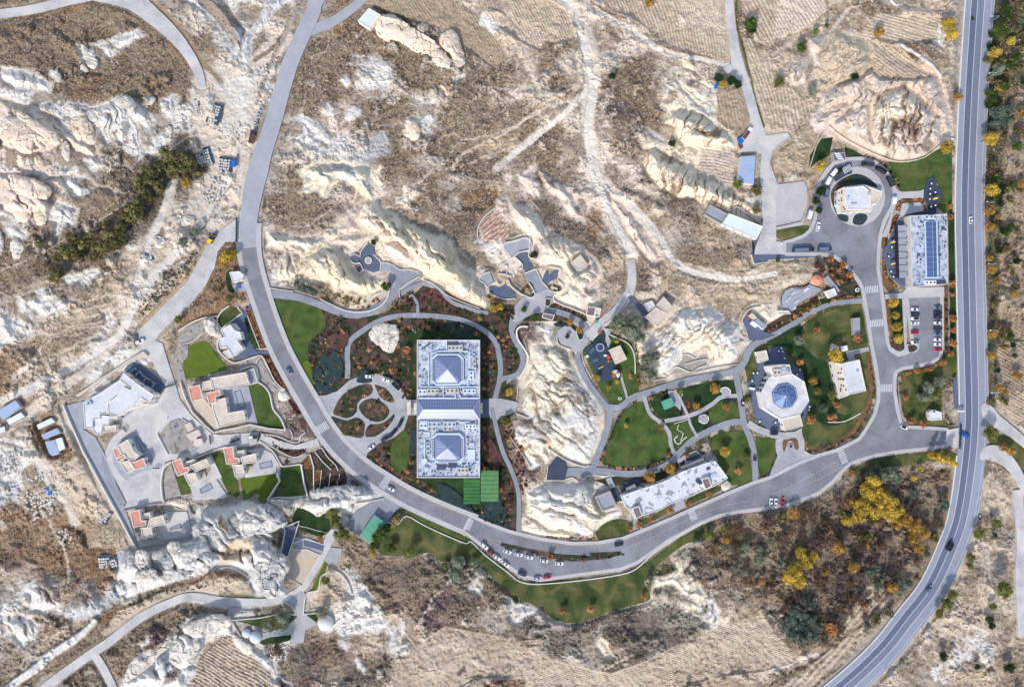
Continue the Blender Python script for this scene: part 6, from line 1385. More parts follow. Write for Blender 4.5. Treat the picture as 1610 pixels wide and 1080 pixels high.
stroke('k','i: 240,50 170,150 90,210',7,4,.4); stroke('k','i: 480,130 300,260 160,330',9,6,.5)
badland('k','i: 380,90 450,60 500,120 440,160 380,140',2,235,10)
badland('s','s: 185,868 230,862 300,838 312,800 340,796 392,788 420,796 455,800 449,812 432,820 452,840 456,865 452,900 440,928 405,940 385,900 345,895 300,908 240,925 195,945 183,905',14,225,17,gul='w',gw=.35,ty2='w',warp=.25)
badland('w','s: 420,793 445,782 480,780 540,768 570,765 602,770 612,782 585,795 555,806 520,812 495,815 470,803 445,803',11,250,11,gul='s',gw=.4,warp=.2)
paint('n','m: 1370,240 1420,160 1560,130 1600,140 1600,200 1500,290 1390,300',4,.3)
stroke('s','s: 310,822 345,835 360,850',1.6,1.2)
paint('b','m: 1290,170 1340,150 1370,190 1330,210',4,.5); paint('b','m: 1380,0 1420,50 1450,100 1400,90 1370,40',4,.5)
paint('b','m: 920,330 990,350 1030,400 960,370',4,.5)
paint('b','rk: 180,640 290,620 300,700 270,830 190,800',3,.2)
for w, q in ((13,'s: 372,235 362,275 345,310 318,350 295,378 270,405 240,438 215,470 200,505 180,535 130,565 60,605 -20,640'),(11,'s: 268,292 262,318 250,350 235,380 222,420 210,460'),(15,'s: 885,-10 908,30 918,70 928,110 932,150 925,200 930,250 940,290 958,330 978,365 992,400'),
    (9,'s: 930,135 905,165 875,190 840,218 800,250'),(8,'s: 940,20 975,38 1010,60 1040,82 1100,95 1145,104'),(9,'s: 950,290 980,315 1010,340 1040,380 1055,405 1080,425 1150,440 1220,430'),(7,'s: 0,690 40,705 75,760 100,790')): stroke('p',q,w,2,.2,.95,-.3); stroke('w',q,w*.8,3,.2,.6)
for w, q in ((2.5,'s: 330,150 322,120 300,90'),(3,'s: 378,235 366,285 330,345 300,385'),(3,'s: 905,20 915,120 912,200 922,260'),(2.5,'s: 950,15 1000,45 1060,88 1140,110'),(3,'s: 130,575 60,615 0,645')): stroke('b','%s' % q,w,1.5,.5,.6)
paint('G','s: 1550,-20 1585,-20 1580,200 1572,420 1566,640 1551,640',6,.4,.85)
paint('b','s: 1572,120 1660,120 1660,600 1575,620',10,.8,.6)
for k_ in range(5): stroke('r','f: %d,%d %d,%d %d,%d' % (1425+k_*10,350+k_*22,1480+k_*14,290+k_*26,1570,250+k_*36),2.2,1,.2,.8)
for q in ('k: 280,200 400,180 420,260 320,300 260,280','k: 330,300 440,260 520,330 500,380 400,360','k: 180,480 260,440 300,520 230,600 170,560','k: 400,520 500,600 440,640 380,600','k: 320,40 400,60 400,140 330,120','k: 460,420 560,400 570,480 500,470','k: 280,640 330,600 360,680'): paint('b',q,6,1,.6)
for w, q in ((5,'s: 319,128 322,160 326,205 335,245 345,290'),(2.5,'s: 640,300 700,255 720,225 800,205 860,170 900,160'),(2,'s: 700,270 770,245 850,215'),(2,'s: 440,365 490,350 520,325'),(2,'s: 735,280 800,290 850,330'),(2.5,'s: 1070,430 1120,450 1180,448 1230,455'),
    (2,'s: 1080,420 1090,460 1110,500'),(2,'s: 560,150 620,140 700,180'),(3,'s: 640,1000 700,1060'),(2,'s: 1000,960 1100,935 1200,920'),(4,'s: 60,800 100,860 110,930'),(3,'s: 1540,830 1560,930 1545,1000 1500,1060'),(3,'s: 1555,860 1535,960 1480,1040')): stroke('p',q,w,1.5,.5,.75)
paint('g','k: 1090,100 1100,60 1180,90 1250,60 1265,140 1150,180 1040,190 1000,200',3,.2)
fm = np.zeros((NY, NX), np.float32)
for pts in FLAT:
    sl = bbox(pts, 2); fm[sl] = np.maximum(fm[sl], inpoly(X[sl], Y[sl], pts))
for pts in LEVEL:
    sl = bbox(pts, 2); fm[sl] = np.maximum(fm[sl], inpoly(X[sl], Y[sl], pts))
def blur(a, r):
    for ax in (0, 1):
        for _ in range(2):
            c = np.cumsum(np.pad(a, [(r+1, r) if i == ax else (0, 0) for i in (0, 1)], mode='edge'), axis=ax, dtype=np.float64)
            a = ((c[2*r+1:] - c[:-2*r-1]) if ax == 0 else (c[:, 2*r+1:]-c[:, :-2*r-1]))/(2*r+1)
            a = a.astype(np.float32)
    return a
fd = np.maximum(fm, (blur(fm, 1) > .02).astype(np.float32))
fb = blur(fd, 2); fac = 1-sst(.02, .5, fb); fac2 = 1-np.clip(blur(fd, 10)*1.25, 0, .75)
HZ = np.where(HZ > 0, HZ*fac*(.35+.65*fac2), HZ*fac)
rough = (vn(X, Y, 3.4, 501)-.5)*.35+(fbm(X, Y, 8, 503, 2)-.5)*.9+(.5-np.abs(2*vn(fx, fy, 7, 507)-1))*.45; rough = rough*np.clip(.3+2.2*C[...,3], 0, 1)
HZ = HZ+rough*fac-.02*(1-fac)
HZ[fd > .5] = -.12
def hz_at(x, y):
    i = int(np.clip(np.searchsorted(gx, x), 1, NX-1)); j = int(np.clip(np.searchsorted(gy, y), 1, NY-1)); return max(float(HZ[j,i]), 0.0)
k = S*(H-np.clip(HZ, -5, 60))/H
k = S*(H-np.clip(HZ, -5, 12))/H
co = np.stack([(X-805)*k, (540-Y)*k, HZ], -1).reshape(-1, 3).astype(np.float32)
idx = np.arange(NX*NY).reshape(NY, NX)
q = np.stack([idx[1:,:-1], idx[1:,1:], idx[:-1,1:], idx[:-1,:-1]], -1).reshape(-1, 4)
me = bpy.data.meshes.new('ground'); me.vertices.add(NX*NY); me.vertices.foreach_set('co', co.ravel())
me.loops.add(q.size); me.loops.foreach_set('vertex_index', q.ravel().astype(np.int32)); me.polygons.add(len(q))
me.polygons.foreach_set('loop_start', np.arange(0, q.size, 4, dtype=np.int32)); me.polygons.foreach_set('loop_total', np.full(len(q), 4, np.int32))
me.polygons.foreach_set('use_smooth', np.zeros(len(q), bool)); me.update(calc_edges=True)
ca = me.color_attributes.new('Ground', 'FLOAT_COLOR', 'POINT'); ca.data.foreach_set('color', np.clip(C, 0, 1).reshape(-1).astype(np.float32))
gm, t, b = nodemat('ground_soil_and_tuff'); N = t.nodes; K = t.links
at = N.new('ShaderNodeVertexColor'); at.layer_name = 'Ground'; geo = N.new('ShaderNodeNewGeometry')
def tn(sc, det, ro): n = N.new('ShaderNodeTexNoise'); n.inputs['Scale'].default_value = sc; n.inputs['Detail'].default_value = det; n.inputs['Roughness'].default_value = ro; K.new(geo.outputs['Position'], n.inputs['Vector']); return n
def mrg(src, a, b_, c, d): r = N.new('ShaderNodeMapRange'); r.inputs[1].default_value = a; r.inputs[2].default_value = b_; r.inputs[3].default_value = c; r.inputs[4].default_value = d; K.new(src, r.inputs[0]); return r
def mth(op, a, b_): n = N.new('ShaderNodeMath'); n.operation = op; [K.new(v, n.inputs[i]) if not isinstance(v, (int, float)) else setattr(n.inputs[i], 'default_value', v) for i, v in enumerate((a, b_))]; return n.outputs[0]
nf = tn(1.1, 5, .75); nm = tn(.22, 5, .65); nc = tn(2.6, 2, .5)
f1 = mrg(nf.outputs['Fac'], .36, .64, -1, 1).outputs[0]; f2 = mrg(nm.outputs['Fac'], .3, .7, -1, 1).outputs[0]; f3 = mrg(nc.outputs['Fac'], .3, .7, -1, 1).outputs[0]
amp = mth('MULTIPLY_ADD', at.outputs['Alpha'], .70); amp.node.inputs[2].default_value = .13
mixn = mth('ADD', mth('MULTIPLY', f1, .55), mth('ADD', mth('MULTIPLY', f2, .35), mth('MULTIPLY', f3, .35)))
val = mth('ADD', mth('MULTIPLY', mixn, amp), 1.0)
sc_ = N.new('ShaderNodeVectorMath'); sc_.operation = 'SCALE'; K.new(at.outputs['Color'], sc_.inputs[0]); K.new(val, sc_.inputs['Scale'])
v1 = tn(3.4, 1, .4); pale = mth('MULTIPLY', mrg(v1.outputs['Fac'], .66, .72, 0, .8).outputs[0], mrg(at.outputs['Alpha'], .1, .5, .1, .8).outputs[0])
mx = N.new('ShaderNodeMix'); mx.data_type = 'RGBA'; K.new(pale, mx.inputs[0]); K.new(sc_.outputs[0], mx.inputs[6]); mx.inputs[7].default_value = (*L(222,212,202), 1)
K.new(mx.outputs[2], b.inputs['Base Color']); b.inputs['Roughness'].default_value = .97; b.inputs['Specular IOR Level'].default_value = .08
bp = N.new('ShaderNodeBump'); bp.inputs['Strength'].default_value = .9; bp.inputs['Distance'].default_value = .45; K.new(mth('ADD', nf.outputs['Fac'], mth('MULTIPLY', nm.outputs['Fac'], 2.5)), bp.inputs['Height']); K.new(bp.outputs[0], b.inputs['Normal'])
me.materials.append(gm); ground = link('ground', me); ground['kind'] = 'structure'
M['tyre'] = mat('tyre_rubber', L(30,30,32), .9, .05, 3, 6); M['carglass'] = glassmat('car_glass', L(24,30,40), .1)
M['lamp'] = mat('headlight_glass', L(220,224,228), .2, .02, 3, 6); M['tail'] = mat('taillight_red', L(150,20,20), .3, .02, 3, 6)
def loft(secs):
    mb = MB(); n = len(secs[0][1]); vs = []
    for x, s in secs: vs += [(x, y, z) for y, z in s]
    fs = [(k*n+i, k*n+(i+1)%n, (k+1)*n+(i+1)%n, (k+1)*n+i) for k in range(len(secs)-1) for i in range(n)]
    fs += [tuple(range(n)), tuple(range((len(secs)-1)*n, len(secs)*n))[::-1]]
    mb.add(vs, fs); return mb
def sect(w, zb, zt, r=.12): w /= 2; return [(-w+r*.5,zb),(w-r*.5,zb),(w,zb+r),(w,zt-r*1.4),(w-r*1.3,zt),(-w+r*1.3,zt),(-w,zt-r*1.4),(-w,zb+r)]
def fixn(me):
    bm = bmesh.new(); bm.from_mesh(me); bmesh.ops.recalc_face_normals(bm, faces=bm.faces); bm.to_mesh(me); bm.free()
def carmeshes(kind):
    out = []
    if kind == 'car': Lc, Wc = 4.5, 1.85; body = [(-2.25,1.5,.35,.72),(-2.1,1.72,.25,.9),(-1.5,1.82,.2,.95),(-.9,1.85,.2,.96),(.6,1.85,.2,.94),(1.3,1.82,.2,.86),(1.95,1.7,.25,.74),(2.25,1.4,.35,.6)]; cab = [(-1.85,1.25,.9,.93),(-1.25,1.38,.9,1.38),(-.5,1.42,.9,1.47),(.2,1.38,.9,1.42),(1.05,1.3,.85,.9)]; wb = 1.38; rf = [(-1.12,1.08,1.4,1.44),(-.5,1.14,1.46,1.52),(.12,1.1,1.4,1.47)]
    elif kind == 'suv': Lc, Wc = 4.8, 1.95; body = [(-2.4,1.7,.4,.95),(-2.3,1.88,.3,1.1),(-1.5,1.95,.28,1.12),(.7,1.95,.28,1.1),(1.5,1.9,.28,1.02),(2.2,1.8,.3,.9),(2.4,1.5,.4,.75)]; cab = [(-2.25,1.5,1.05,1.3),(-2.0,1.55,1.05,1.68),(-.4,1.6,1.05,1.76),(.3,1.55,1.05,1.7),(1.1,1.45,1.0,1.05)]; wb = 1.5; rf = [(-1.9,1.3,1.68,1.73),(-.4,1.36,1.75,1.82),(.2,1.3,1.7,1.75)]
    else: Lc, Wc = 5.6, 2.1; body = [(-2.9,1.9,.4,2.2),(-2.8,2.08,.3,2.4),(-1.5,2.1,.28,2.45),(1.4,2.1,.28,2.42),(2.0,2.0,.28,1.9),(2.3,1.95,.3,1.1),(2.75,1.8,.35,.95),(2.85,1.6,.4,.8)]; cab = [(1.42,1.8,1.3,2.3),(2.0,1.75,1.2,1.82),(2.3,1.65,1.05,1.15)]; wb = 1.8; rf = [(-2.6,1.7,2.4,2.46),(0,1.75,2.44,2.5),(1.1,1.7,2.4,2.46)]
    m = loft([(x, sect(w, a, b)) for x,w,a,b in body]); me = mesh('body', m.v, m.f); fixn(me); out.append(('body', me, 'P'))
    m = loft([(x, sect(w, a, b, .1)) for x,w,a,b in cab]); me = mesh('window', m.v, m.f); fixn(me); out.append(('window', me, M['carglass']))
    m = loft([(x, sect(w, a, b, .03)) for x,w,a,b in rf]); me = mesh('roof', m.v, m.f); fixn(me); out.append(('roof', me, 'P'))
    for sx in (-wb, wb):
        for sy in (-1, 1):
            m = MB(); m.tube((sx, sy*(Wc/2-.28), .34), (sx, sy*(Wc/2-.02), .34), .34, .34, 12); me = mesh('wheel', m.v, m.f); fixn(me); out.append(('wheel', me, M['tyre']))
    for sy in (-1, 1):
        m = MB(); m.box((Lc/2-.14, sy*.62, .6), (.22,.36,.16), 0, 0, True); out.append(('headlight', mesh('headlight', m.v, m.f), M['lamp']))
        m = MB(); m.box((-Lc/2+.1, sy*.68, .72), (.16,.28,.16), 0, 0, True); out.append(('taillight', mesh('taillight', m.v, m.f), M['tail']))
    return out
CM = {k: carmeshes(k) for k in ('car','suv','van')}
CC = {'white':(240,242,246),'navy':(24,36,64),'black':(18,20,26),'darkblue':(36,52,84),'bluegrey':(104,124,150),'grey':(120,126,136),'red':(196,22,52),'darkred':(110,26,44),'darkgrey':(52,60,74),'blue':(24,96,180),'silver':(190,196,204)}
def car(t, ang, kind, col, label, roofcol=None, grp=None, ln=1.0, cat=None):
    px = R(t)[0]; p = P(*px, 0); z = .02+max(hz_at(*px), ZC[0] if True else 0)
    o = thing({'car':'parked_car','suv':'parked_car','van':'parked_van'}[kind], (p.x, p.y, z), label, cat or ('van' if kind == 'van' else 'car'), grp, math.radians(ang))
    o.scale = (ln, 1, 1)
    for nm, me, m in CM[kind]:
        mm = carpaint(col, CC[col]) if m == 'P' else m
        if nm == 'roof' and roofcol: mm = carpaint(roofcol, CC[roofcol])
        ob = bpy.data.objects.new(nm, me); COL.objects.link(ob); ob.parent = o
        if len(me.materials) == 0: me.materials.append(M['white'])
        ob.material_slots[0].link = 'OBJECT'; ob.material_slots[0].material = mm
    return o
PKG = 'cars parked in the striped car park'
for y, c, k, lb, rc in ((420,'white','car','northernmost white car in the west row of the striped car park',None),(483,'darkblue','suv','dark blue car in the west row of the striped car park',None),(550,'white','car','white car with a dark roof in the west row of the striped car park','black'),
    (612,'white','car','white car directly south of the dark-roofed one in the west row',None),(742,'red','car','crimson car in the west row of the striped car park',None),(883,'white','car','southernmost car of the west row, white beside the kerb bed','bluegrey')):
    car('pk: 598,%d' % y, 180 if y in (420,550,883) else 0, k, c, lb, rc, PKG)
for y, c, k, lb, rc in ((397,'bluegrey','car','northernmost blue-grey car in the east row of the striped car park',None),(465,'navy','suv','navy car second from the north in the east row of the car park',None),(527,'darkgrey','suv','charcoal car third from the north in the east row of the car park',None),
    (612,'white','car','white car between dark ones in the east row of the car park',None),(687,'darkblue','suv','dark blue car just south of the lone white one in the east row',None),(766,'bluegrey','car','small blue-grey car in the middle of the east row of the car park',None),
    (846,'white','car','upper of the two adjacent white cars in the east row',None),(912,'white','car','lower of the two adjacent white cars in the east row',None),(980,'red','car','crimson car at the south end of the east row',None)):
    car('pk: 918,%d' % y, 0 if k == 'suv' else 180, k, c, lb, rc, PKG)
RG = 'vehicles standing round the roundabout'
car('rb: 236,253',52,'van','white','northern white van at the north-west of the roundabout',None,RG,.85)
car('rb: 160,362',62,'van','white','southern white van at the west of the roundabout',None,RG,.85)
car('rb: 138,500',78,'van','darkgrey','dark grey van at the west of the roundabout below two white vans','bluegrey',RG,1.0)
car('rb: 650,157',175,'van','black','westernmost black minibus at the north of the roundabout','darkgrey',RG,1.12)
car('rb: 815,228',147,'van','black','middle black minibus at the north-east of the roundabout',None,RG,1.12)
car('rb: 935,370',118,'van','black','southern black minibus at the east of the roundabout','darkgrey',RG,1.1)
car('rb: 980,605',86,'van','white','white van at the east side of the roundabout by the terrace path',None,RG,.78)
car('rb: 35,935',80,'suv','white','white car by the green strip west of the roundabout mouth',None,RG,1.05)
car('h: 280,265',75,'van','white','white van parked on the slope beside the pale parking pad',None,None,.95)
car('h: 240,486',3,'van','navy','long navy bus with a white roof panel on the south kerb of the forecourt','bluegrey',None,2.1,'bus')
car('h: 372,481',2,'van','darkgrey','dark grey minibus parked in front of the long navy bus','bluegrey',None,1.35)
CG = 'cars on the circular drive'
car('cc: 652,252',180,'car','white','western white car on the north side of the circular drive',None,CG)
car('cc: 868,302',160,'suv','white','eastern white car on the north side of the circular drive',None,CG)
car('cc: 985,372',137,'suv','black','black car on the north-east side of the circular drive',None,CG,1.15)
car('cc: 1045,832',64,'suv','navy','navy car with an orange front on the east side of the circular drive',None,CG,1.05)
car('cc: 955,955',47,'suv','navy','dark navy minibus on the south-east side of the circular drive',None,CG,1.25)
car('cc: 858,1027',30,'suv','darkblue','dark blue minibus behind the navy one at the south-east of the circular drive',None,CG,1.2)
car('j: 735,652',32,'car','white','white car at the southern mouth of the circular drive',None,CG)
car('j: 860,910',-28,'car','white','white car driving just south of the zebra crossing on the main road')
car('j: 225,172',-58,'car','bluegrey','lone grey car driving on the main road above the circular drive')
car('v2: 955,692',0,'suv','darkgrey','dark car with a white bonnet parked by the estate street gate','white')
car('e: 888,1068',25,'suv','white','white car at the bend of the estate access road')
LG = 'cars in the lower roadside parking'
for x,y,a,c,lb,k in ((195,330,-42,'white','white car at the north-west end of the outer kerb row','suv'),(285,412,-45,'darkred','dark red car on the outer kerb row','car'),(365,487,-38,'white','white car just below the dark red car','car'),(492,582,-38,'white','white car second below the dark red car','car'),
   (722,718,-22,'darkblue','dark blue car on the curve of the outer kerb','suv'),(940,780,4,'silver','pale blue car next to the bright red car on the outer kerb','car'),(1075,762,8,'red','bright red car on the outer kerb of the lower road','car'),
   (517,408,-20,'white','westernmost white car beside the planted median','car'),(676,450,-10,'white','second white car from the west beside the planted median','car'),(818,487,-12,'white','third white car from the west beside the planted median','car'),(1033,540,-5,'white','fourth white car, under the orange tree by the median','car'),(1245,575,-3,'white','easternmost white car beside the planted median','car')):
    car('lt: %d,%d' % (x,y), a, k, c, lb, None, LG)
car('lb: 272,990',10,'suv','navy','navy car driving on the south road below the orange saplings')
car('l: 42,975',84,'car','white','western of the two white cars beside the red one on the south road kerb')
car('l: 71,976',84,'car','white','white car between the other white car and the red one')
car('l: 112,970',82,'car','red','red car parked across the south road kerb')
car('l: 860,515',-25,'car','white','white and black car at the corner north of the entrance road','black',None,.9)
car('gt: 583,342',-28,'suv','blue','bright blue vehicle with a rounded roof turning off the highway',None,None,.9)
car('gt: 540,322',-28,'car','blue','smaller bright blue vehicle in front at the highway gate',None,None,.75)
car('rs: 968,318',90,'car','white','white car heading along the centre of the highway beside the restaurant',None,None,.9)
car('p: 1140,182',58,'van','black','black van on the highway curve, south-east',None,None,.95)
car('p: 1015,445',52,'car','bluegrey','blue-grey car on the highway below the black van')
car('oc: 212,832',-88,'car','navy','small buggy-like navy car with a white front on the path west of the ballroom','white',None,.75)
car('od: 603,318',-1,'van','navy','navy van beside the ballroom porch',None,None,.8)
car('od: 364,637',90,'car','navy','small navy buggy on the narrow path south-west of the ballroom',None,None,.6)
car('st: 185,880',-38,'van','white','white van in the dark service yard',None,None,.75)
car('b: 35,722',72,'car','silver','pale car beside the main road at the quarry clearing')
car('b: 15,780',85,'car','silver','small pale car just behind the other by the quarry clearing',None,None,.7)
def lorry(t, ang, label, cabc, bedc):
    px = R(t)[0]; p = P(*px, 0); o = thing('lorry', (p.x,p.y,hz_at(*px)+.05), label, 'truck', None, math.radians(ang))
    m = MB(); m.box((-.8,0,.9), (5.4,2.3,1.5), 0, 0, True); m.build('cargo_bed', carpaint(bedc, CC.get(bedc,(120,84,70))), o)
    m = MB(); m.box((-.8,0,2.41), (5.0,1.9,.06)); m.build('load', M['bedred'], o)
    m = MB(); m.box((2.9,0,.6), (1.8,2.2,2.0), 0, 0, True); m.build('cab', carpaint(cabc, CC.get(cabc,(120,84,70))), o)
    m = MB(); m.box((3.55,0,1.6), (.6,2.0,.8)); m.build('windscreen', M['carglass'], o)
    for sx in (-2.6,-1.4,2.6):
        for sy in (-1,1): m = MB(); m.tube((sx,sy*.8,.5),(sx,sy*1.12,.5),.5,.5,12); m.build('wheel', M['tyre'], o)
    return o
lorry('a: 1592,870',78,'brown-loaded lorry beside the main road at the quarry clearing','darkgrey','brown')
lorry('c: 1490,850',55,'white lorry at the tarpaulin heap by the north lane','white','silver')
def loader(t, ang, label):
    px = R(t)[0]; p = P(*px, 0); o = thing('wheel_loader', (p.x,p.y,ZC[0]), label, 'loader', None, math.radians(ang))
    m = MB(); m.box((-1.2,0,.7),(2.6,1.9,1.2),0,0,True); m.build('engine_housing', M['yellowcloth'], o)
    m = MB(); m.box((.6,0,.7),(1.5,1.5,2.2),0,0,True); m.build('cab', M['gateblack'], o)
    m = MB(); m.box((2.9,0,.2),(.9,2.4,.8),0,0,True); m.build('bucket', M['equipdark'], o)
    for s in (-1,1): m = MB(); m.tube((1.2,s*.6,1.2),(2.7,s*.6,.6),.14,.14,5); m.build('arm', M['yellowcloth'], o)
    for sx in (-1.4,1.3):
        for sy in (-1,1): m = MB(); m.tube((sx,sy*.8,.65),(sx,sy*1.2,.65),.65,.65,12); m.build('wheel', M['tyre'], o)
loader('e: 1338,428',58,'yellow and black wheel loader on the estate access road')
def buggy(t, ang, label):
    px = R(t)[0]; p = P(*px, 0); o = thing('golf_buggy', (p.x,p.y,ZC[0]), label, 'buggy', 'dark buggies parked on the estate street', math.radians(ang))
    m = MB(); m.box((0,0,.3),(2.3,1.1,.35),0,0,True); m.build('body', carpaint('black', CC['black']), o)
    m = MB(); m.box((-.1,0,1.8),(1.6,1.15,.07),0,0,True); m.build('roof', carpaint('darkgrey', CC['darkgrey']), o)
    m = MB(); m.box((-.2,0,.65),(.5,.95,.35),0,0,True); m.build('seat', M['bedred'], o)
    m = MB(); [m.box((x,y,.6),(.06,.06,1.2)) for x in (-.8,.6) for y in (-.5,.5)]; m.build('roof_post', M['frame'], o)
    for sx in (-.8,.8):
        for sy in (-.5,.5): m = MB(); m.tube((sx,sy-.08,.24),(sx,sy+.08,.24),.24,.24,8); m.build('wheel', M['tyre'], o)
buggy('v2: 700,745',30,'western dark buggy parked on the estate street'); buggy('v2: 755,728',25,'eastern dark buggy parked on the estate street')
buggy('cc: 1078,505',60,'small buggy parked at the east edge of the circular drive')
def parasol(t, ang, label, folded=True):
    p = P(*R(t)[0], 1.5); o = thing('parasol', (p.x,p.y,ZC[0]), label, 'parasol', None, math.radians(ang))
    m = MB(); m.cyl((0,0,0),.05,2.6,6); m.build('pole', M['frame'], o); m = MB(); m.cyl((0,0,0),.35,.1,8); m.build('base', M['gateblack'], o)
    m = MB(); vs = []; n = 8
    for k,(x,r) in enumerate(((-1.5,.12),(-.9,.42),(.2,.5),(1.2,.32),(1.7,.05))): vs += [(x, r*math.cos(2*math.pi*i/n)*(.8+.2*(i%2)), 2.3+r*math.sin(2*math.pi*i/n)*(.8+.2*(i%2))) for i in range(n)]
    m.add(vs, [(k*n+i,k*n+(i+1)%n,(k+1)*n+(i+1)%n,(k+1)*n+i) for k in range(4) for i in range(n)]); m.build('canopy', M['yellowcloth'], o)
parasol('rs: 590,92',12,'northern folded yellow parasol on the slate terrace north of the restaurant'); parasol('rb: 1505,583',12,'southern folded yellow parasol on the slate terrace north of the restaurant')
parasol('rs: 143,552',12,'northern folded yellow parasol west of the pergola'); parasol('rs: 143,780',12,'southern folded yellow parasol west of the pergola')
def table(t, label, z=None, grp='white round terrace tables with chairs'):
    px = R(t)[0]; p = P(*px, .7); o = thing('round_table', (p.x,p.y,ZC[0]), label, 'table', grp, rnd.random()*3)
    m = MB(); m.cyl((0,0,.7),.48,.05,12); m.build('tabletop', M['white'], o); m = MB(); m.cyl((0,0,0),.06,.7,6); m.cyl((0,0,0),.3,.05,8); m.build('pedestal', M['gateblack'], o)
    for k in range(3):
        a = k*2.1; m = MB(); c = (math.cos(a)*.95, math.sin(a)*.95); m.box((*c,.42),(.45,.45,.06),a,0,True); m.box((c[0]*1.2,c[1]*1.2,.46),(.06,.45,.45),a,0,True); [m.box((c[0]+dx,c[1]+dy,0),(.05,.05,.42)) for dx in (-.18,.18) for dy in (-.18,.18)]; m.build('chair_seat', M['slatedark'], o)
for i,t in enumerate(('rb: 1465,395','rb: 1450,460','rb: 1515,505','rb: 1447,525','rb: 1445,590','rb: 1515,668','rb: 1463,685')): table(t, 'white round table with chairs on the slate terrace north of the restaurant', grp='tables on the slate terrace north of the restaurant')
for i,t in enumerate(('rs: 140,600','rs: 108,698','rs: 192,712','rs: 133,858','rs: 158,915','rs: 203,910','rs: 160,530')): table(t, 'white round table with chairs on the slate strip west of the pergola', grp='tables west of the pergola')
for t in ('oc: 668,175','oc: 740,265','oc: 715,180','oc: 900,468','oc: 935,410','oc: 350,455','oc: 335,550','oc: 1055,875','oc: 1048,912','od: 430,180','od: 628,192','oc: 400,450','oc: 700,140'): table(t, 'white round table on the blue-grey terrace round the ballroom', grp='tables round the ballroom')
def rel(t): return P(*R(t)[0], 0)
g = rel('pg: 1335,1022'); o = thing('play_parasol', (g.x,g.y,ZC[0]), 'eight-sided parasol with blue, yellow, green, red and white panels', 'parasol')
for i, mm in enumerate(('blue','white','yellowcloth','canopygreen','red','slatedark','white','yellowcloth')):
    a, b = i*math.pi/4+.4, (i+1)*math.pi/4+.4; m = MB(); m.add([(2.4*math.cos(a),2.4*math.sin(a),2.3),(2.4*math.cos(b),2.4*math.sin(b),2.3),(0,0,3.0)], [(0,1,2)]); m.build('canopy_panel', M[mm], o)
m = MB(); m.cyl((0,0,0),.07,2.9,6); m.build('pole', M['frame'], o)
g = rel('pg: 1145,690'); o = thing('trampoline', (g.x,g.y,ZC[0]), 'round blue-rimmed trampoline at the north end of the play floor', 'trampoline'); m = MB(); n = 24
ri = [(r*math.cos(2*math.pi*i/n), r*math.sin(2*math.pi*i/n), .62) for r in (1.75,2.3) for i in range(n)]; m.add(ri, [(i,(i+1)%n,n+(i+1)%n,n+i) for i in range(n)]); m.cyl((0,0,.3),2.3,.3,24,cap=False); m.build('rim', M['roofmetal'], o)
m = MB(); m.cyl((0,0,.5),1.75,.06,24); m.build('mat', M['slatedark'], o); m = MB(); [m.cyl((2.2*math.cos(k*1.05),2.2*math.sin(k*1.05),0),.05,.6,5) for k in range(6)]; m.build('leg', M['frame'], o)
g = rel('pg: 1250,800'); o = thing('play_tower', (g.x,g.y,ZC[0]), 'play tower with a pink-red roof and orange slide beside the square shelter', 'play tower')
m = MB(); m.box((0,0,1.3),(1.5,1.5,.12)); m.build('platform', M['orange'], o); m = MB(); m.cyl((0,0,2.6),1.15,.8,6,r2=.1); m.build('roof', M['red'], o)
for dx in (-.7,.7):
    for dy in (-.7,.7): m = MB(); m.cyl((dx,dy,0),.07,2.6,5); m.build('post', M['frame'], o)
m = MB(); m.add([(-.4,-.8,1.3),(.4,-.8,1.3),(.4,-3.2,.2),(-.4,-3.2,.2)], [(0,3,2,1)]); m.box((-.42,-2.0,.2),(.06,2.4,.9)); m.box((.42,-2.0,.2),(.06,2.4,.9)); m.build('slide', M['orange'], o)
m = MB(); m.box((-1.8,.4,0),(1.6,1.1,.7)); m.build('step_box', M['white'], o)
g = rel('pg: 1155,940'); o = thing('spring_rocker', (g.x,g.y,ZC[0]), 'yellow and grey see-saw in the middle of the play floor', 'see-saw', rz=.5); m = MB(); m.box((0,0,.6),(3.0,.4,.12)); m.build('beam', M['yellowcloth'], o); m = MB(); m.cyl((0,0,0),.4,.6,8); m.build('pivot', M['equip'], o); m = MB(); m.box((-1.1,0,.72),(.7,.6,.3)); m.build('seat', M['equip'], o)
for t, a, lb in (('pg: 1080,850',.35,'small rectangular swing frame in the middle of the play floor'),('pg: 1040,730',.9,'angular climbing frame at the north-west of the play floor')):
    g = rel(t); o = thing('climbing_frame', (g.x,g.y,ZC[0]), lb, 'play frame', rz=a); m = MB()
    for x in (-1.2,1.2):
        for y in (-.7,.7): m.tube((x,y,0),(x*.9,y*.5,2),.06,.06,5)
    m.build('leg', M['frame'], o); m = MB(); m.tube((-1.2,.4,2),(1.2,.4,2),.07,.07,5); m.tube((-1.2,-.4,2),(1.2,-.4,2),.07,.07,5); m.tube((-1.1,-.4,2),(-1.1,.4,2),.07,.07,5); m.tube((1.1,-.4,2),(1.1,.4,2),.07,.07,5); m.build('top_rail', M['frame'], o)
def disc(nm, t, r, h, m_, label, cat, m2=None):
    px = R(t)[0]; p = P(*px, h); o = thing(nm, (p.x,p.y,max(hz_at(*px),ZC[0]-.05)), label, cat); m = MB(); m.cyl((0,0,0),r,h,20); m.build('basin', M[m_], o)
    if m2: m = MB(); m.cyl((0,0,h),r*.6,.06,16); m.build('centre', M[m2], o)
disc('fountain','cf: 1070,335',2.0,.5,'rooftan','round cream stone basin in the middle of the blue cliff court','fountain','patio')
disc('fountain','v3: 935,80',1.4,.4,'roofgrey','small round stone basin in the walled stone courtyard','fountain','slate')
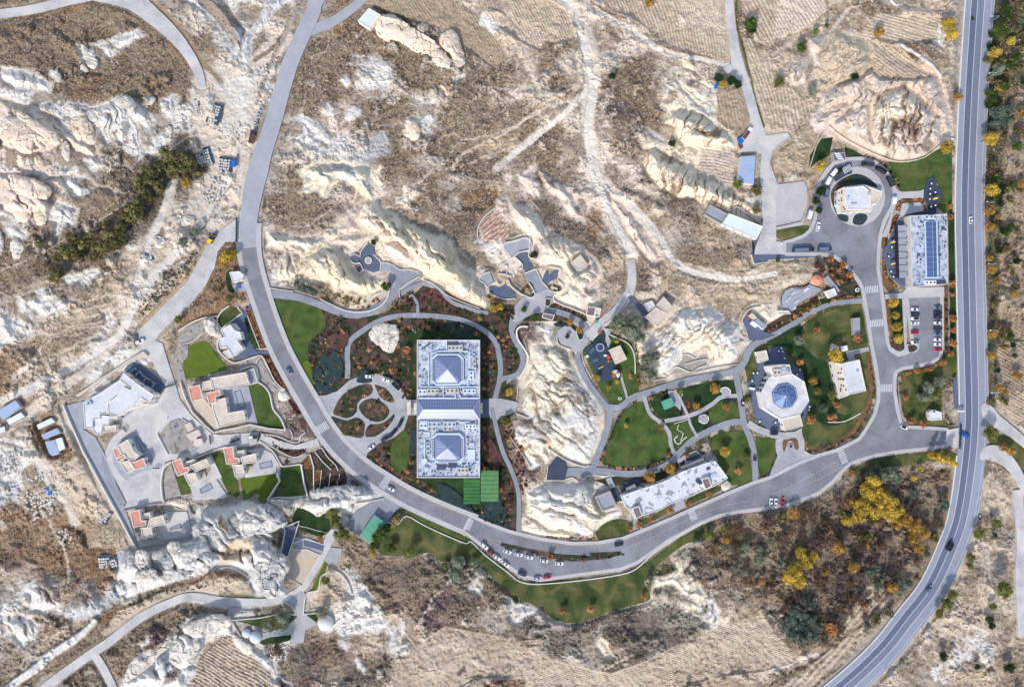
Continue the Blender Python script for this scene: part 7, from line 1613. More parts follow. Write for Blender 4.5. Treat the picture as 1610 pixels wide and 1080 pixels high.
disc('ring_seat','st: 1495,448',1.1,.5,'white','white ring with a dark centre on the lawn near the hillside stage','ring seat','slot')
disc('ring_seat','k: 697,345',.9,.5,'white','white ring with a dark centre at the south tip of the playground lawn','ring seat','slot')
disc('fountain','od: 820,490',1.2,.4,'roofgrey','round basin in the entrance flower bed south of the ballroom','fountain','slot')
disc('drain_cover','pg: 985,803',.8,.25,'white','white round cap on the grass west of the play floor','round cap')
def box(nm, t, d, m_, label, cat, rz=0, parts=None):
    px = R(t)[0]; p = P(*px, d[2]); o = thing(nm, (p.x,p.y,max(hz_at(*px),ZC[0]-.05)), label, cat, rz=rz); m = MB(); m.box((0,0,0), d, 0, 0, True); m.build('body', M[m_], o)
    m = MB(); m.box((0,0,d[2]),(d[0]*.9,d[1]*.9,.08)); m.build('lid', M[parts or m_], o)
box('skip','a: 1470,1030',(2.2,3.6,1.4),'blue','blue skip by the stone block piles west of the main road','skip',0,'blue')
box('skip','a: 1478,1000',(1.6,1.6,1.0),'equipdark','dark bin just north of the blue skip','bin',0,'slate')
box('tarpaulin_heap','c: 1455,885',(2.6,3.2,1.0),'blue','blue tarpaulin heap next to the white lorry','tarpaulin',.5,'blue')
box('tarpaulin_heap','c: 1455,925',(2.0,2.4,.8),'orangeroof','orange-brown heap below the blue tarpaulin','heap',.5,'bedred')
box('tarpaulin_heap','c: 1302,545',(1.4,3.6,.8),'blue','slanted blue tarpaulin beside the yellow tree in the north garden','tarpaulin',-.5,'blue')
box('tarpaulin_heap','i: 325,925',(3.6,2.6,.6),'blue','bright blue tarpaulin on the white rubble heap','tarpaulin',-.6,'blue')
box('water_barrel','m: 737,485',(1.4,1.4,1.0),'blue','small blue tank beside the rocks above the lower road','tank',.3,'blue')
box('kiosk_box','g: 550,943',(2.0,1.6,1.4),'canopyteal','small teal kiosk by the hill path junction','kiosk',-.4,'canopyteal')
box('tent_roof','gd: 240,435',(6.0,5.0,2.2),'canopyteal','pale teal canvas shelter among the trees of the garden block','shelter',.4,'canopyteal')
box('picnic_group','rb: 1215,660',(2.6,1.2,.8),'canopyteal','dark teal lounge set on the curved terrace north of the restaurant','lounge set',-.3,'slate')
box('white_cabinet','k: 1528,283',(3.0,1.2,1.4),'white','white counter on the west side of the ballroom terrace','counter',-.15,'white')
box('white_cabinet','l: 500,30',(3.0,2.8,1.6),'white','white lumpy shelter north of the annex','shelter',.2,'white')
def lamp(x, y, ang, label):
    p = P(x, y, 0); o = thing('street_lamp', (p.x,p.y,max(hz_at(x,y),.05)), label, 'street lamp', 'street lamps along the highway', math.radians(ang))
    m = MB(); m.cyl((0,0,-.2),.16,9.2,8,r2=.09); m.build('pole', M['frame'], o); m = MB(); m.tube((0,0,9.0),(4.2,0,9.5),.07,.06,5); m.build('arm', M['frame'], o)
    m = MB(); m.box((4.4,0,9.42),(.9,.35,.14),0,0,True); m.build('lamp_head', M['white'], o)
for k,(x,y,a,lb) in enumerate(((1553,38,185,'street lamp near the top edge of the highway'),(1549,125,185,'street lamp beside the highway opposite the fluted cone'),(1548,225,182,'street lamp beside the highway opposite the north lawn'),(1546,323,180,'street lamp beside the highway opposite the slate terrace'),(1548,418,180,'street lamp beside the highway opposite the south end of the restaurant'),(1551,520,180,'street lamp beside the highway opposite the car park'),(1553,616,180,'street lamp beside the highway opposite the gatehouse'),(1534,800,200,'street lamp at the start of the highway bend'),(1498,905,215,'street lamp on the outer side of the highway bend'),(1448,985,222,'street lamp on the lower highway bend'),(1390,1050,222,'street lamp nearest the bottom edge on the highway'))): lamp(x,y,a,lb)
def foliage(name, col, col2, var=.35, trans=True):
    m, t, b = nodemat(name); N = t.nodes; K = t.links
    at = N.new('ShaderNodeVertexColor'); at.layer_name = 'Leaf'; oi = N.new('ShaderNodeObjectInfo')
    mx = N.new('ShaderNodeMix'); mx.data_type = 'RGBA'; sp = N.new('ShaderNodeSeparateColor'); K.new(at.outputs['Color'], sp.inputs[0]); K.new(sp.outputs[0], mx.inputs[0])
    mx.inputs[6].default_value = (*col, 1); mx.inputs[7].default_value = (*col2, 1)
    r = N.new('ShaderNodeMapRange'); r.inputs[3].default_value = 1-var; r.inputs[4].default_value = 1+var; K.new(oi.outputs['Random'], r.inputs[0])
    r2 = N.new('ShaderNodeMapRange'); r2.inputs[3].default_value = .5; r2.inputs[4].default_value = 1.45; K.new(sp.outputs[1], r2.inputs[0])
    mu = N.new('ShaderNodeMath'); mu.operation = 'MULTIPLY'; K.new(r.outputs[0], mu.inputs[0]); K.new(r2.outputs[0], mu.inputs[1])
    sc = N.new('ShaderNodeVectorMath'); sc.operation = 'SCALE'; K.new(mx.outputs[2], sc.inputs[0]); K.new(mu.outputs[0], sc.inputs['Scale'])
    K.new(sc.outputs[0], b.inputs['Base Color']); b.inputs['Roughness'].default_value = .75; b.inputs['Specular IOR Level'].default_value = .15
    if trans:
        b.inputs['Subsurface Weight'].default_value = 0
        tr = N.new('ShaderNodeBsdfTranslucent'); K.new(sc.outputs[0], tr.inputs['Color']); ms = N.new('ShaderNodeMixShader'); ms.inputs[0].default_value = .25; K.new(b.outputs[0], ms.inputs[1]); K.new(tr.outputs[0], ms.inputs[2]); K.new(ms.outputs[0], N['Material Output'].inputs['Surface'])
    return m
FM = {'yellow':foliage('yellow_autumn_leaves',L(166,142,56),L(222,192,88),.18),'gold':foliage('golden_leaves',L(158,122,62),L(206,164,88),.15),'orange':foliage('orange_leaves',L(158,104,70),L(208,150,104),.15),
 'lime':foliage('lime_leaves',L(86,98,50),L(142,144,78),.15),'green':foliage('green_leaves',L(48,70,36),L(94,114,52),.2),'dark':foliage('dark_green_leaves',L(28,52,32),L(52,82,44),.2),
 'olive':foliage('grey_green_leaves',L(98,110,92),L(160,166,142),.15),'teal':foliage('teal_needles',L(70,86,78),L(122,138,122),.15),'brown':foliage('brown_dry_leaves',L(92,72,56),L(142,116,92),.22),
 'bare':foliage('bare_mauve_twigs',L(88,74,72),L(136,116,110),.2),'tan':foliage('tan_dry_leaves',L(150,126,86),L(192,168,118),.15),'mossy':foliage('olive_brown_leaves',L(92,88,56),L(146,138,92),.2),
 'maroon':foliage('maroon_leaves',L(78,50,52),L(118,80,76),.2),'peach':foliage('peach_leaves',L(206,140,94),L(236,184,134),.12),'blue':foliage('blue_grey_leaves',L(84,112,124),L(120,150,158),.12)}
def leafmesh(name, seed, n, prof, size=.15, clumps=26, flat=1.0, hole=0.0):
    r = np.random.RandomState(seed); cs = []
    while len(cs) < clumps:
        p = r.uniform(-1, 1, 3); p[2] = p[2]*flat
        if prof(p): cs.append(p)
    cs = np.array(cs); cr = r.uniform(.24, .46, clumps); ct = r.rand(clumps); k = r.randint(0, clumps, n)
    d = r.normal(size=(n,3)); d /= np.linalg.norm(d, axis=1)[:,None]; d[:,2] = np.abs(d[:,2])*.9-.25
    rad = cr[k]*r.uniform(.55, 1.05, n); c = cs[k]+d*rad[:,None]
    a = r.normal(size=(n,3)); nrm = d*.8+a*.5+np.array([0,0,.5]); nrm /= np.linalg.norm(nrm, axis=1)[:,None]
    u = np.cross(nrm, r.normal(size=(n,3))); u /= np.linalg.norm(u, axis=1)[:,None]; v = np.cross(nrm, u); s = size*r.uniform(.6, 1.35, n)[:,None]
    vs = np.stack([c-u*s, c-v*s*.6+nrm*s*.12, c+u*s, c+v*s*.6+nrm*s*.12], 1).reshape(-1, 3)
    me = bpy.data.meshes.new(name); me.vertices.add(4*n); me.vertices.foreach_set('co', vs.ravel().astype(np.float32)); me.loops.add(4*n); me.loops.foreach_set('vertex_index', np.arange(4*n, dtype=np.int32))
    me.polygons.add(n); me.polygons.foreach_set('loop_start', np.arange(0, 4*n, 4, dtype=np.int32)); me.polygons.foreach_set('loop_total', np.full(n, 4, np.int32)); me.update(calc_edges=True)
    ca = me.color_attributes.new('Leaf', 'FLOAT_COLOR', 'POINT'); col = np.zeros((4*n,4), np.float32); col[:,0] = np.repeat(np.clip(ct[k]*.6+r.rand(n)*.5,0,1), 4); col[:,1] = np.repeat(r.rand(n)*.6+ct[k]*.4, 4); col[:,3] = 1
    ca.data.foreach_set('color', col.ravel()); me.materials.append(FM['green']); return me
ball = lambda p: p[0]**2+p[1]**2+p[2]**2 < .62 and p[0]**2+p[1]**2+p[2]**2 > .05
LM = {'round':[leafmesh('crown', 100+i, 620, ball, .135, 24) for i in range(6)],'dense':[leafmesh('crown', 140+i, 1500, ball, .085, 40) for i in range(4)],
 'thin':[leafmesh('crown', 200+i, 420, ball, .10, 26) for i in range(5)],'bush':[leafmesh('foliage', 300+i, 240, lambda p: p[0]**2+p[1]**2 < .45, .17, 12, .35) for i in range(6)],
 'poplar':[leafmesh('crown', 400+i, 900, lambda p: p[0]**2+p[1]**2 < .4*(1-abs(p[2])/3.2), .16, 44, 2.6) for i in range(3)],
 'star':[leafmesh('crown', 500+i, 360, lambda p: p[0]**2+p[1]**2 < .5 and abs(math.sin(3*math.atan2(p[1],p[0])+i)) > .45, .13, 16, .6) for i in range(4)]}
def branches(seed, n, thick=.05, h=1.0):
    r = random.Random(seed); m = MB(); m.tube((0,0,-.25),(0.02,0.01,h*.75),thick,thick*.6,6); m.tube((0.02,.01,h*.75),(.05,-.03,h*1.35),thick*.6,thick*.2,5)
    for i in range(n):
        a = i*2.4+r.random(); z = h*(.45+.7*r.random()); e = (math.cos(a)*r.uniform(.4,.8), math.sin(a)*r.uniform(.4,.8), z+r.uniform(.2,.6)); m.tube((0,0,z),e,thick*.42,thick*.12,4)
        for k in range(3):
            a2 = a+r.uniform(-.9,.9); s = (e[0]*.6,e[1]*.6,z+(e[2]-z)*.6); m.tube(s,(s[0]+math.cos(a2)*.35,s[1]+math.sin(a2)*.35,s[2]+r.uniform(.05,.35)),thick*.2,thick*.06,3)
    return mesh('trunk', m.v, m.f, [M['bark']])
TR = [branches(i, 8) for i in range(4)]; TB = [branches(20+i, 20, .045) for i in range(4)]
KIND = { # kind: (mesh family, foliage, crown height factor, word, category, object name)
 'yellow':('dense','yellow',1.35,'bright yellow tree','tree','yellow_tree'),'gold':('dense','gold',1.3,'golden-brown tree','tree','golden_tree'),'orange':('round','orange',1.2,'orange tree','tree','orange_tree'),
 'lime':('dense','lime',1.3,'yellow-green tree','tree','lime_green_tree'),'green':('dense','green',1.3,'green tree','tree','green_tree'),'dark':('dense','dark',1.2,'dark green tree','tree','evergreen_tree'),
 'olive':('dense','olive',1.2,'grey-green olive tree','tree','olive_tree'),'teal':('dense','teal',1.1,'grey-green conifer','tree','conifer'),'brown':('thin','brown',1.1,'dry brown tree','tree','brown_tree'),
 'bare':('thin','bare',1.1,'bare mauve-brown tree','tree','bare_tree'),'tan':('thin','tan',1.1,'pale tan tree','tree','tan_tree'),'mossy':('round','mossy',1.0,'olive-brown tree','tree','scrub_tree'),
 'poplar':('poplar','yellow',2.0,'tall yellow poplar','tree','poplar_tree'),'maroon':('round','maroon',1.1,'maroon tree','tree','maroon_tree'),'peach':('star','peach',1.1,'pale peach tree','tree','peach_tree')}
REG = [ # named neighbourhoods for telling look-alikes apart: polygon box, phrase
 ((1395,440,1435,550),'in the grass strip west of the car park'),((1488,320,1504,560),'in the hedge strip beside the highway'),((1400,560,1505,676),'on the lawn round the gatehouse'),
 ((1200,480,1372,712),'on the lawn east of the octagonal building'),((1160,520,1215,665),'beside the ballroom terrace'),((1270,380,1345,480),'on the bank west of the forecourt road'),((1200,430,1330,530),'below the hillside stage'),
 ((1270,225,1305,330),'west of the roundabout'),((1305,255,1395,355),'on the roundabout island'),((1395,225,1505,320),'on the lawn north of the restaurant'),((1550,0,1700,300),'right of the highway in the upper right corner'),((1550,300,1700,660),'right of the highway, middle of the right edge'),
 ((1540,660,1700,800),'between the side roads right of the highway'),((1440,800,1700,1200),'on the dry slope in the lower right corner'),((1320,700,1512,860),'at the edge of the entrance road wood'),((1225,940,1340,1020),'at the southern tip of the wood'),((1225,700,1450,940),'in the middle of the autumn wood'),((1100,700,1225,960),'at the western end of the autumn wood'),((1300,860,1500,1020),'in the eastern wood beside the highway'),
 ((1180,0,1500,240),'on the north-eastern fluted hills'),((1110,90,1200,330),'beside the north lane'),((900,0,1110,300),'on the bare hill north of the playground'),
 ((960,470,1040,600),'beside the playground and the pale rocks'),((925,560,1000,640),'on the playground lawn'),((1010,600,1170,690),'in the garden blocks west of the ballroom'),((930,630,1062,740),'round the big central lawn'),((1080,690,1190,790),'on the lawn beside the long stained-roof building'),((930,760,1120,870),'in the verge along the south road'),((985,700,1085,790),'north of the long stained-roof building'),
 ((860,480,930,540),'at the circular plaza'),((800,460,880,545),'round the pale plaza by the cave courts'),((740,360,930,480),'among the cave courts'),((785,590,830,850),'east of the twin-hall building'),((754,520,800,840),'at the east wall of the twin-hall building'),
 ((640,500,760,540),'in the bed north of the twin-hall building'),((625,540,656,760),'at the west wall of the twin-hall building'),((518,595,615,695),'in the islands of the circular drive'),((480,470,640,600),'in the garden north-west of the circular drive'),((560,690,730,830),'in the garden south-west of the twin-hall building'),((410,430,520,500),'where the garden path leaves the main road'),((600,430,760,500),'under the cream cliff'),((420,180,660,430),'on the scrub hill above the cliff'),
 ((770,850,1010,895),'on the median of the lower road'),((800,895,1030,1000),'on the rough grass below the lower road'),((560,800,760,930),'below the long white retaining wall'),((510,790,570,870),'beside the stable yard'),((395,930,560,1080),'round the cobbled junction and domes'),((440,840,520,930),'beside the sand court'),
 ((340,390,385,510),'by the lodge on the main road'),((270,480,400,640),'in the walled gardens of the estate'),((240,240,345,330),'at the north end of the western thicket'),((0,220,345,470),'in the western thicket'),((460,690,620,800),'in the sloping terrace garden'),((380,480,520,720),'along the west side of the main road'),((0,470,240,1080),'on the waste ground in the lower left'),((240,600,470,900),'near the southern houses'),((400,0,640,180),'beside the main road near the top')]
def where(x, y):
    for (a,b,c,d), s in REG:
        if a <= x <= c and b <= y <= d: return s
    return 'on the open ground ' + ('north' if y < 540 else 'south')+('-west' if x < 600 else '-east' if x > 1000 else ' in the middle')
USED = {}
CO = {}
def tree(kind, x, y, r, hf=None):
    fam, fo, ch, word, cat, nm = KIND[kind]; rm = r*S; h = rm*(hf or ch)*1.05+.3
    zg = hz_at(x, y); p = P(x, y, zg+h); w = where(x, y); sz = 'small ' if r < 6 else 'large ' if r >= 12 else ''
    lb = sz+word+' '+w; o = thing(nm, (p.x, p.y, zg), lb, cat, word+'s '+w, rnd.uniform(0, 6.28)); key = (kind, w); USED.setdefault(key, []).append((o, x, y, r))
    me = rnd.choice(LM[fam]); c = bpy.data.objects.new('crown', me); COL.objects.link(c); c.parent = o; c.location = (0,0,h); s = rm*.98; c.scale = (s*rnd.uniform(.92,1.1), s*rnd.uniform(.92,1.1), s*rnd.uniform(.8,1.0)); c.rotation_euler = (rnd.uniform(-.15,.15),rnd.uniform(-.15,.15),rnd.uniform(0,6))
    c.material_slots[0].link = 'OBJECT'; c.material_slots[0].material = FM[fo]
    t = bpy.data.objects.new('trunk', rnd.choice(TB if fo in ('bare','brown','tan') else TR)); COL.objects.link(t); t.parent = o; t.scale = (rm*1.05, rm*1.05, max(h*.85, rm*.8)); return o
SPEC = []
def shrub(fo, x, y, r, hfac=.8): SPEC.append((fo, x, y, r, hfac))
def shrub_obj(fo, x, y, r, hfac=.8):
    zg = hz_at(x, y); w = where(x, y); W_ = {'orange':'rust-orange','peach':'peach-coloured','dark':'dark green','green':'green','teal':'dark teal','blue':'blue-grey','yellow':'yellow','lime':'lime green','maroon':'maroon','brown':'brown','tan':'pale tan','olive':'grey-green','gold':'golden','mossy':'olive-brown','bare':'mauve-brown'}[fo]
    me = rnd.choice(LM['bush']); o = bpy.data.objects.new('shrub', me); COL.objects.link(o); p = P(x, y, zg+r*S*.4); s = r*S; o.location = (p.x, p.y, zg+s*.32); o.scale = (s, s*rnd.uniform(.85,1.1), s*hfac); o.rotation_euler = (0,0,rnd.uniform(0,6))
    o.material_slots[0].link = 'OBJECT'; o.material_slots[0].material = FM[fo]; tag(o, ('large ' if r > 4.5 else 'low ')+W_+' shrub '+w, 'shrub', W_+' shrubs '+w); return o
def T(kind, s):
    for q in s.split():
        x, y, r = (float(v) for v in q.split(',')); tree(kind, x, y, r*(1.25 if x > 1225 and x < 1460 and y > 745 else 1.08))
T('yellow','1290,260,9 1488,232,10 1565,83,9 1558,217,12 1590,64,7 1492,37,10 1498,55,10 1560,299,11 1405.5,476,8 1408,495,7 1410.5,514,8 1413,532,8 1314,560,12 1373,757,11 1365,775,12 1386,776,12 1397,790,13 1377,796,14 1356,797,12 1402,806,11 1350,811,9 1414,800,8 1332,818,8 1262,870,9 1270,884,10 1250,895,10 1241,908,9 1257,914,9 1278,874,8 360,402,10 352,408,7 367,397,7 292,287,9 801,616,7 586,870,6 1137,133,7 970,600,4 970,537,3.5 940,594,5 957,610,4 777,485,7 755,501,4 785,483,6 1447,736,5 1437,751,5 1140,710,8 985,669,4 350,416,6')
T('poplar','1468,716,7 1480,720,8 1492,724,8')
T('gold','1556,331,8 1557,357,7 1556,405,7 1560,423,8 1562,525,8 1507,153,7 1382,50,8 1278,599,7 1320,861,9 1440,828,11 1452,838,9 1577,703,7 1590,709,8 1022,750,9 1054,737,8 1124,611,9 897,507,6 912,519,6 1425,817,9 1435,850,8 1445,862,8 1095,638,6 1021,5,8 510,965,4 1410,822,8 1558,560,7 1572,610,7 1600,590,7 1340,790,7')
T('orange','1303,837,6 1358,950,7 1308,988,9 1012,939,5 884,960,6 929,957,6 864,875,6 916,880,4 1005,825,5 1023,817,5 990,831,4 1054,803,5.5 1082,792,6 1116,778,5 934,846,4 1080,714,5 1434,662,7 1452,666,7 1424,624,5 1442,582,5 1463,579,4 1483,570,6 1495,556,5 1339,744,5 1497,446,6 1497,463,4 1499,500,6 1499,519,5 1499,539,6 1495,557,5 1495,341,5 1494,325,4 1309,656,7 1276,659,8 1349,532,7 1306,408,5 1326,416,6 1336,432,6 943,522,4 503,847,5 1142,640,6 1284,519,5 1316,636,5 1320,424,5 1025,625,4 640,741,5 638,552,5.5 647,727,4 786,770,5 1050,715,4 1040,672,4 1458,580,4')
T('peach','1258,570,6 1161,740,6 991,592,4 950,712,4 640,548,5')
T('lime','1225,130,9 1283,50,5 1115,841,7 1173,716,4 1117,842,6 530,822,11 522,808,10 534,836,10 544,841,8 646,866,9 512,912,7 1069,615,6 796,662,7 1472,621,9 1559,680,12 1539,838,9 1579,927,13 1561,953,6 1498,935,9 1488,948,9 1478,965,7 1528,876,7 1567,823,8 280,502,6 360,470,6 1140,832,8 1160,860,6 1163,842,6 700,890,6 769,466,4 1160,290,8 1285,615,6 1309,620,7 1556,331,5 1525,890,6')
T('green','600,837,11 593,845,8 608,829,8 608,449,8 824,486,5 840,499,6 1223,409,4 1260,75,8 1181,36,11 1574,48,12 1585,20,10 1582,135,8 1600,90,8 1560,160,8 1177,716,4 616,861,7 586,858,6 1300,40,4 1600,230,8 1530,30,3')
T('dark','1057,225,6 1181,46,9 892,528,4 840,400,6 1483,1031,7 1537,1048,5 1587,1049,8 1564,840,4 1556,973,7 1560,984,6 1344,121,6 1130,122,8 1150,127,8 1160,133,7 1320,268,5 587,381,5 1290,300,8 1283,315,7 1288,330,6 962,120,6')
T('olive','975,505,14 990,520,14 1000,508,12 1005,530,10 965,512,8 1018,565,11 1025,590,9 1013,580,9 1030,560,8 1256,535,8 1397,744,12 1408,752,9 1388,752,9 1460,610,10 1452,625,9 1477,600,9 1466,622,8 720,885,11 712,893,8 718,905,12 744,885,8 444,970,11 446,985,8 423,985,10 504,962,8 1570,110,9 305,365,8 287,380,8 1278,145,8 885,1020,3 1410,930,8 1418,922,7')
T('teal','468,447,6 476,452,7 485,455,7 494,459,7 1250,960,9 1262,965,9 1275,975,9 1245,975,9 1255,985,10 1270,992,9 1285,985,8 1245,995,8 1260,1003,9 1280,1000,8 1235,985,7 1258,972,8 1570,178,12 1580,190,10 1565,195,9 1295,642,7 1378,735,6 1254,955,6 1262,945,7 1272,950,7 1022,905,5 1100,846,6 1093,850,5 1083,1074,4 1590,170,8 960,565,4')
T('brown','432,1020,15 1320,272,4')
T('tan','622,820,9 555,848,8 1330,795,6')
T('maroon','1292,424,6 1285,416,6 535,756,5 1545,330,1')
T('mossy','265,245,13 285,250,13 300,262,13 275,262,11 240,280,13 225,290,13 250,295,10 228,305,12 215,322,12 205,332,10 200,345,11 218,340,9 188,362,12 172,370,12 155,392,12 140,376,10 175,385,12 130,385,10 112,377,10 105,395,12 92,405,9 145,405,8 270,272,9 85,435,11 95,428,8 60,382,8 310,275,8 165,355,8 232,268,10 250,262,9 190,380,8 120,400,9 148,368,8 1190,300,9 1190,330,7 1177,629,6 345,455,4')
WOOD = R('s: 1112,832 1190,815 1290,790 1335,760 1370,742 1490,740 1500,790 1478,855 1440,915 1395,965 1330,1005 1296,1012 1232,960 1180,925 1135,905 1118,870')
def inp(x, y, pts):
    c = False
    for i in range(len(pts)):
        x1, y1 = pts[i-1]; x2, y2 = pts[i]
        if (y1 > y) != (y2 > y) and x < (x2-x1)*(y-y1)/(y2-y1)+x1: c = not c
    return c
placed = []
def scatter(n, pts, dmin, fn, tries=40, r=random.Random(5)):
    xs = [p[0] for p in pts]; ys = [p[1] for p in pts]; k = 0
    for _ in range(n*tries):
        x, y = r.uniform(min(xs), max(xs)), r.uniform(min(ys), max(ys))
        if not inp(x, y, pts): continue
        if any((x-a)**2+(y-b)**2 < (dmin*(c or 1))**2 for a, b, c in placed[-400:]): continue
        placed.append((x, y, 1)); fn(x, y, r); k += 1
        if k >= n: break
def woodtree(x, y, r):
    q = r.random()
    kk = 'bare' if q < .36 else 'brown' if q < .62 else 'mossy' if q < .70 else 'olive' if (q < .80 and x < 1260) else 'teal' if (q < .80 and x > 1360) else 'gold' if q > .95 else 'brown' if q > .85 else 'bare'
    if x > 1400 and y < 800 and r.random() < .7: return
    if x < 1235 and 850 < y < 920 and r.random() < .5: kk = 'olive'
    tree(kk, x, y, r.uniform(5.5, 10.5))
scatter(175, WOOD, 8.5, woodtree)
scatter(105, R('s: 1554,60 1585,0 1630,0 1606,300 1592,640 1554,640'), 5.5, lambda x,y,r: tree(r.choice(['mossy','brown','green','mossy','dark','mossy','gold']), x, y, r.uniform(4,8)))
scatter(26, R('s: 1580,60 1640,0 1700,0 1700,640 1600,500'), 11, lambda x,y,r: tree(r.choice(['mossy','brown','tan','green','mossy','dark']) if y < 300 else r.choice(['brown','tan','mossy','tan','gold']), x, y, r.uniform(4,8)))
scatter(16, R('s: 210,255 330,240 320,290 260,300 220,340 150,400 60,440 70,400 150,350'), 8, lambda x,y,r: tree('brown', x, y, r.uniform(5,9)))
shr = random.Random(9); NSH = [0]
def bedfill(t, n, pal, dmin=3.2, rr=(1.8,3.6), av=True):
    pts = R(t) if isinstance(t, str) else t
    def f(x, y, r):
        for b in (AVOID if av else ()):
            if inp(x, y, b): return
        shrub(r.choice(pal), x, y, r.uniform(*rr)*(1.35 if r.random() < .12 else 1)); NSH[0] += 1
    scatter(n, pts, dmin, f, r=shr)
AVOID = [p for p in FLAT_HARD]
mixb = ['peach','orange','dark','green','brown','maroon','brown','teal','peach','tan','olive','maroon','bare']
bedfill('s: 488,540 500,527 513,515 512,492 545,500 552,500 546,530 540,560 552,592 530,603 500,618 492,600 486,560', 95, mixb)
bedfill('s: 555,545 580,520 600,507 640,500 655,502 655,532 630,540 626,560 600,562 575,560 556,548', 60, mixb)
bedfill('s: 556,560 575,560 600,566 632,552 655,545 655,622 640,624 620,600 590,588 560,588', 70, ['peach','brown','orange','dark','tan','mossy','green','brown','peach'])
bedfill('s: 660,500 700,502 730,508 755,520 760,534 656,534 656,500', 50, ['maroon','dark','green','maroon','brown','peach','lime'])
bedfill('s: 757,525 775,545 780,575 776,600 770,622 757,626', 48, ['green','brown','tan','peach','dark','maroon','brown','blue'])
bedfill('s: 757,660 772,664 785,695 796,725 806,755 812,800 800,830 786,800 786,740 757,738', 80, ['peach','maroon','brown','dark','maroon','orange','green','bare'])
bedfill('s: 785,500 800,505 800,525 812,548 817,565 806,582 792,586 790,555 778,530 766,515', 45, mixb)
bedfill('s: 786,610 800,605 812,615 812,626 796,622 784,618', 10, ['green','dark','tan'])
bedfill('s: 788,665 800,655 820,700 830,760 818,790 810,745', 60, ['maroon','brown','bare','peach','maroon','dark'])
bedfill('s: 578,722 606,700 620,712 616,745 625,750 640,735 650,700 655,755 700,760 725,795 690,790 645,768 600,740', 75, mixb)
bedfill('s: 725,795 740,794 784,800 800,815 800,832 770,822', 28, ['dark','peach','orange','green','dark','teal'])
for t, n in (('cc: 190,720 230,600 290,510 380,430 500,370 600,345 670,360 690,430 650,490 560,530 500,590 490,680 350,780 260,750',34),('cc: 715,360 800,380 880,430 940,510 960,570 850,560 780,510',14),('cc: 515,630 560,570 640,535 740,540 830,590 885,650 895,710 850,790 760,825 680,815 590,760',34),
            ('cc: 250,830 360,805 470,770 540,790 585,850 560,1020 380,1000 260,970',26),('cc: 600,1010 600,930 650,860 760,850 860,810 960,725 950,790 870,900 770,980',16)): bedfill(t, n, ['peach','peach','brown','maroon','olive','dark','tan','orange','brown'], 3.0, av=False)
bedfill('s: 633,452 645,442 655,452 656,480 640,490 615,488 622,475', 30, ['green','brown','green','orange','dark','maroon'])
bedfill('s: 655,458 670,452 690,460 700,472 730,485 755,494 735,500 700,492 662,490', 45, ['green','maroon','dark','maroon','brown','brown','orange'])
bedfill('s: 560,470 600,468 600,476 575,485 530,480 505,468 520,460', 30, ['orange','tan','brown','mossy','lime'])
bedfill('s: 1022,612 1050,614 1062,640 1075,650 1050,662 1038,655 1022,635', 40, ['green','dark','dark','orange','green','maroon'])
bedfill('s: 1080,625 1095,630 1110,640 1100,648 1082,650', 16, ['peach','tan','brown','orange'])
bedfill('s: 1090,650 1115,650 1112,672 1098,682', 16, ['maroon','dark','maroon','brown'])
bedfill('s: 1062,668 1080,662 1088,690 1075,694', 14, ['tan','peach','brown','green'])
bedfill('s: 1100,607 1145,600 1150,604 1120,612 1100,615', 14, ['green','gold','peach','lime','orange'])
def hedge(t, n, pal, r=2.4, jit=.8):
    p = smooth(R(t), False, 6); L_s = [0]
    for i in range(1, len(p)): L_s.append(L_s[-1]+math.hypot(p[i][0]-p[i-1][0], p[i][1]-p[i-1][1]))
    for k in range(n):
        d = L_s[-1]*(k+.5)/n; x = float(np.interp(d, L_s, [q[0] for q in p])); y = float(np.interp(d, L_s, [q[1] for q in p])); shrub(shr.choice(pal), x+shr.uniform(-jit,jit), y+shr.uniform(-jit,jit), r*shr.uniform(.75,1.3)); NSH[0] += 1
hedge('k: 805,360 740,400 690,470 640,590 600,680 575,745', 24, ['olive','maroon','blue','brown','dark','peach'], 2.6)
hedge('k: 590,765 700,785 850,780 960,740 1005,690', 26, ['olive','blue','peach','blue','peach','dark','brown'], 2.8)
hedge('lb: 530,330 640,270 740,240 830,170', 12, ['blue','dark','blue','gold'], 3.0)
hedge('rb: 640,50 720,75 800,110 880,150 940,220 1000,290 1050,360 1070,440', 24, ['olive','bare','dark','tan'], 2.8)
hedge('pk: 1050,260 1060,420 1065,600 1065,800 1060,1000', 28, ['brown','olive','maroon','tan'], 2.6)
hedge('pk: 225,320 250,520 270,700 300,870', 20, ['brown','tan','orange','peach'], 1.8)
hedge('l: 840,230 850,330 865,430 900,480', 20, ['brown','olive','maroon','orange'], 2.2)
hedge('l: 650,90 675,200 680,310 635,440 560,570 400,650 300,665', 50, ['brown','orange','maroon','olive','brown'], 2.0)
hedge('l: 850,205 920,180 1010,165 1090,120', 14, ['orange','peach','orange'], 2.6)
hedge('od: 650,600 620,680 570,800 520,860 450,880', 18, ['blue','brown','maroon','olive'], 2.0)
hedge('od: 1010,420 1030,510 1090,560 1170,560 1300,490 1500,410', 22, ['brown','orange','blue','peach'], 2.2)
hedge('st: 660,820 760,760 860,700 960,640 1060,600', 26, ['brown','peach','gold','maroon','green'], 3.2, 3)
hedge('st: 760,680 840,640 900,600 980,550 1020,600', 24, ['maroon','brown','green','maroon'], 2.8, 3)
hedge('st: 1140,590 1250,570 1400,530 1530,520', 24, ['orange','peach','green','brown'], 2.6, 1.5)
hedge('st: 1130,80 1240,130 1350,200 1430,290 1350,330 1220,260 1150,180', 44, ['orange','brown','dark','brown','orange','maroon'], 3.2, 4)
hedge('st: 390,960 450,930 520,880 570,850', 14, ['maroon','bare','peach'], 3)
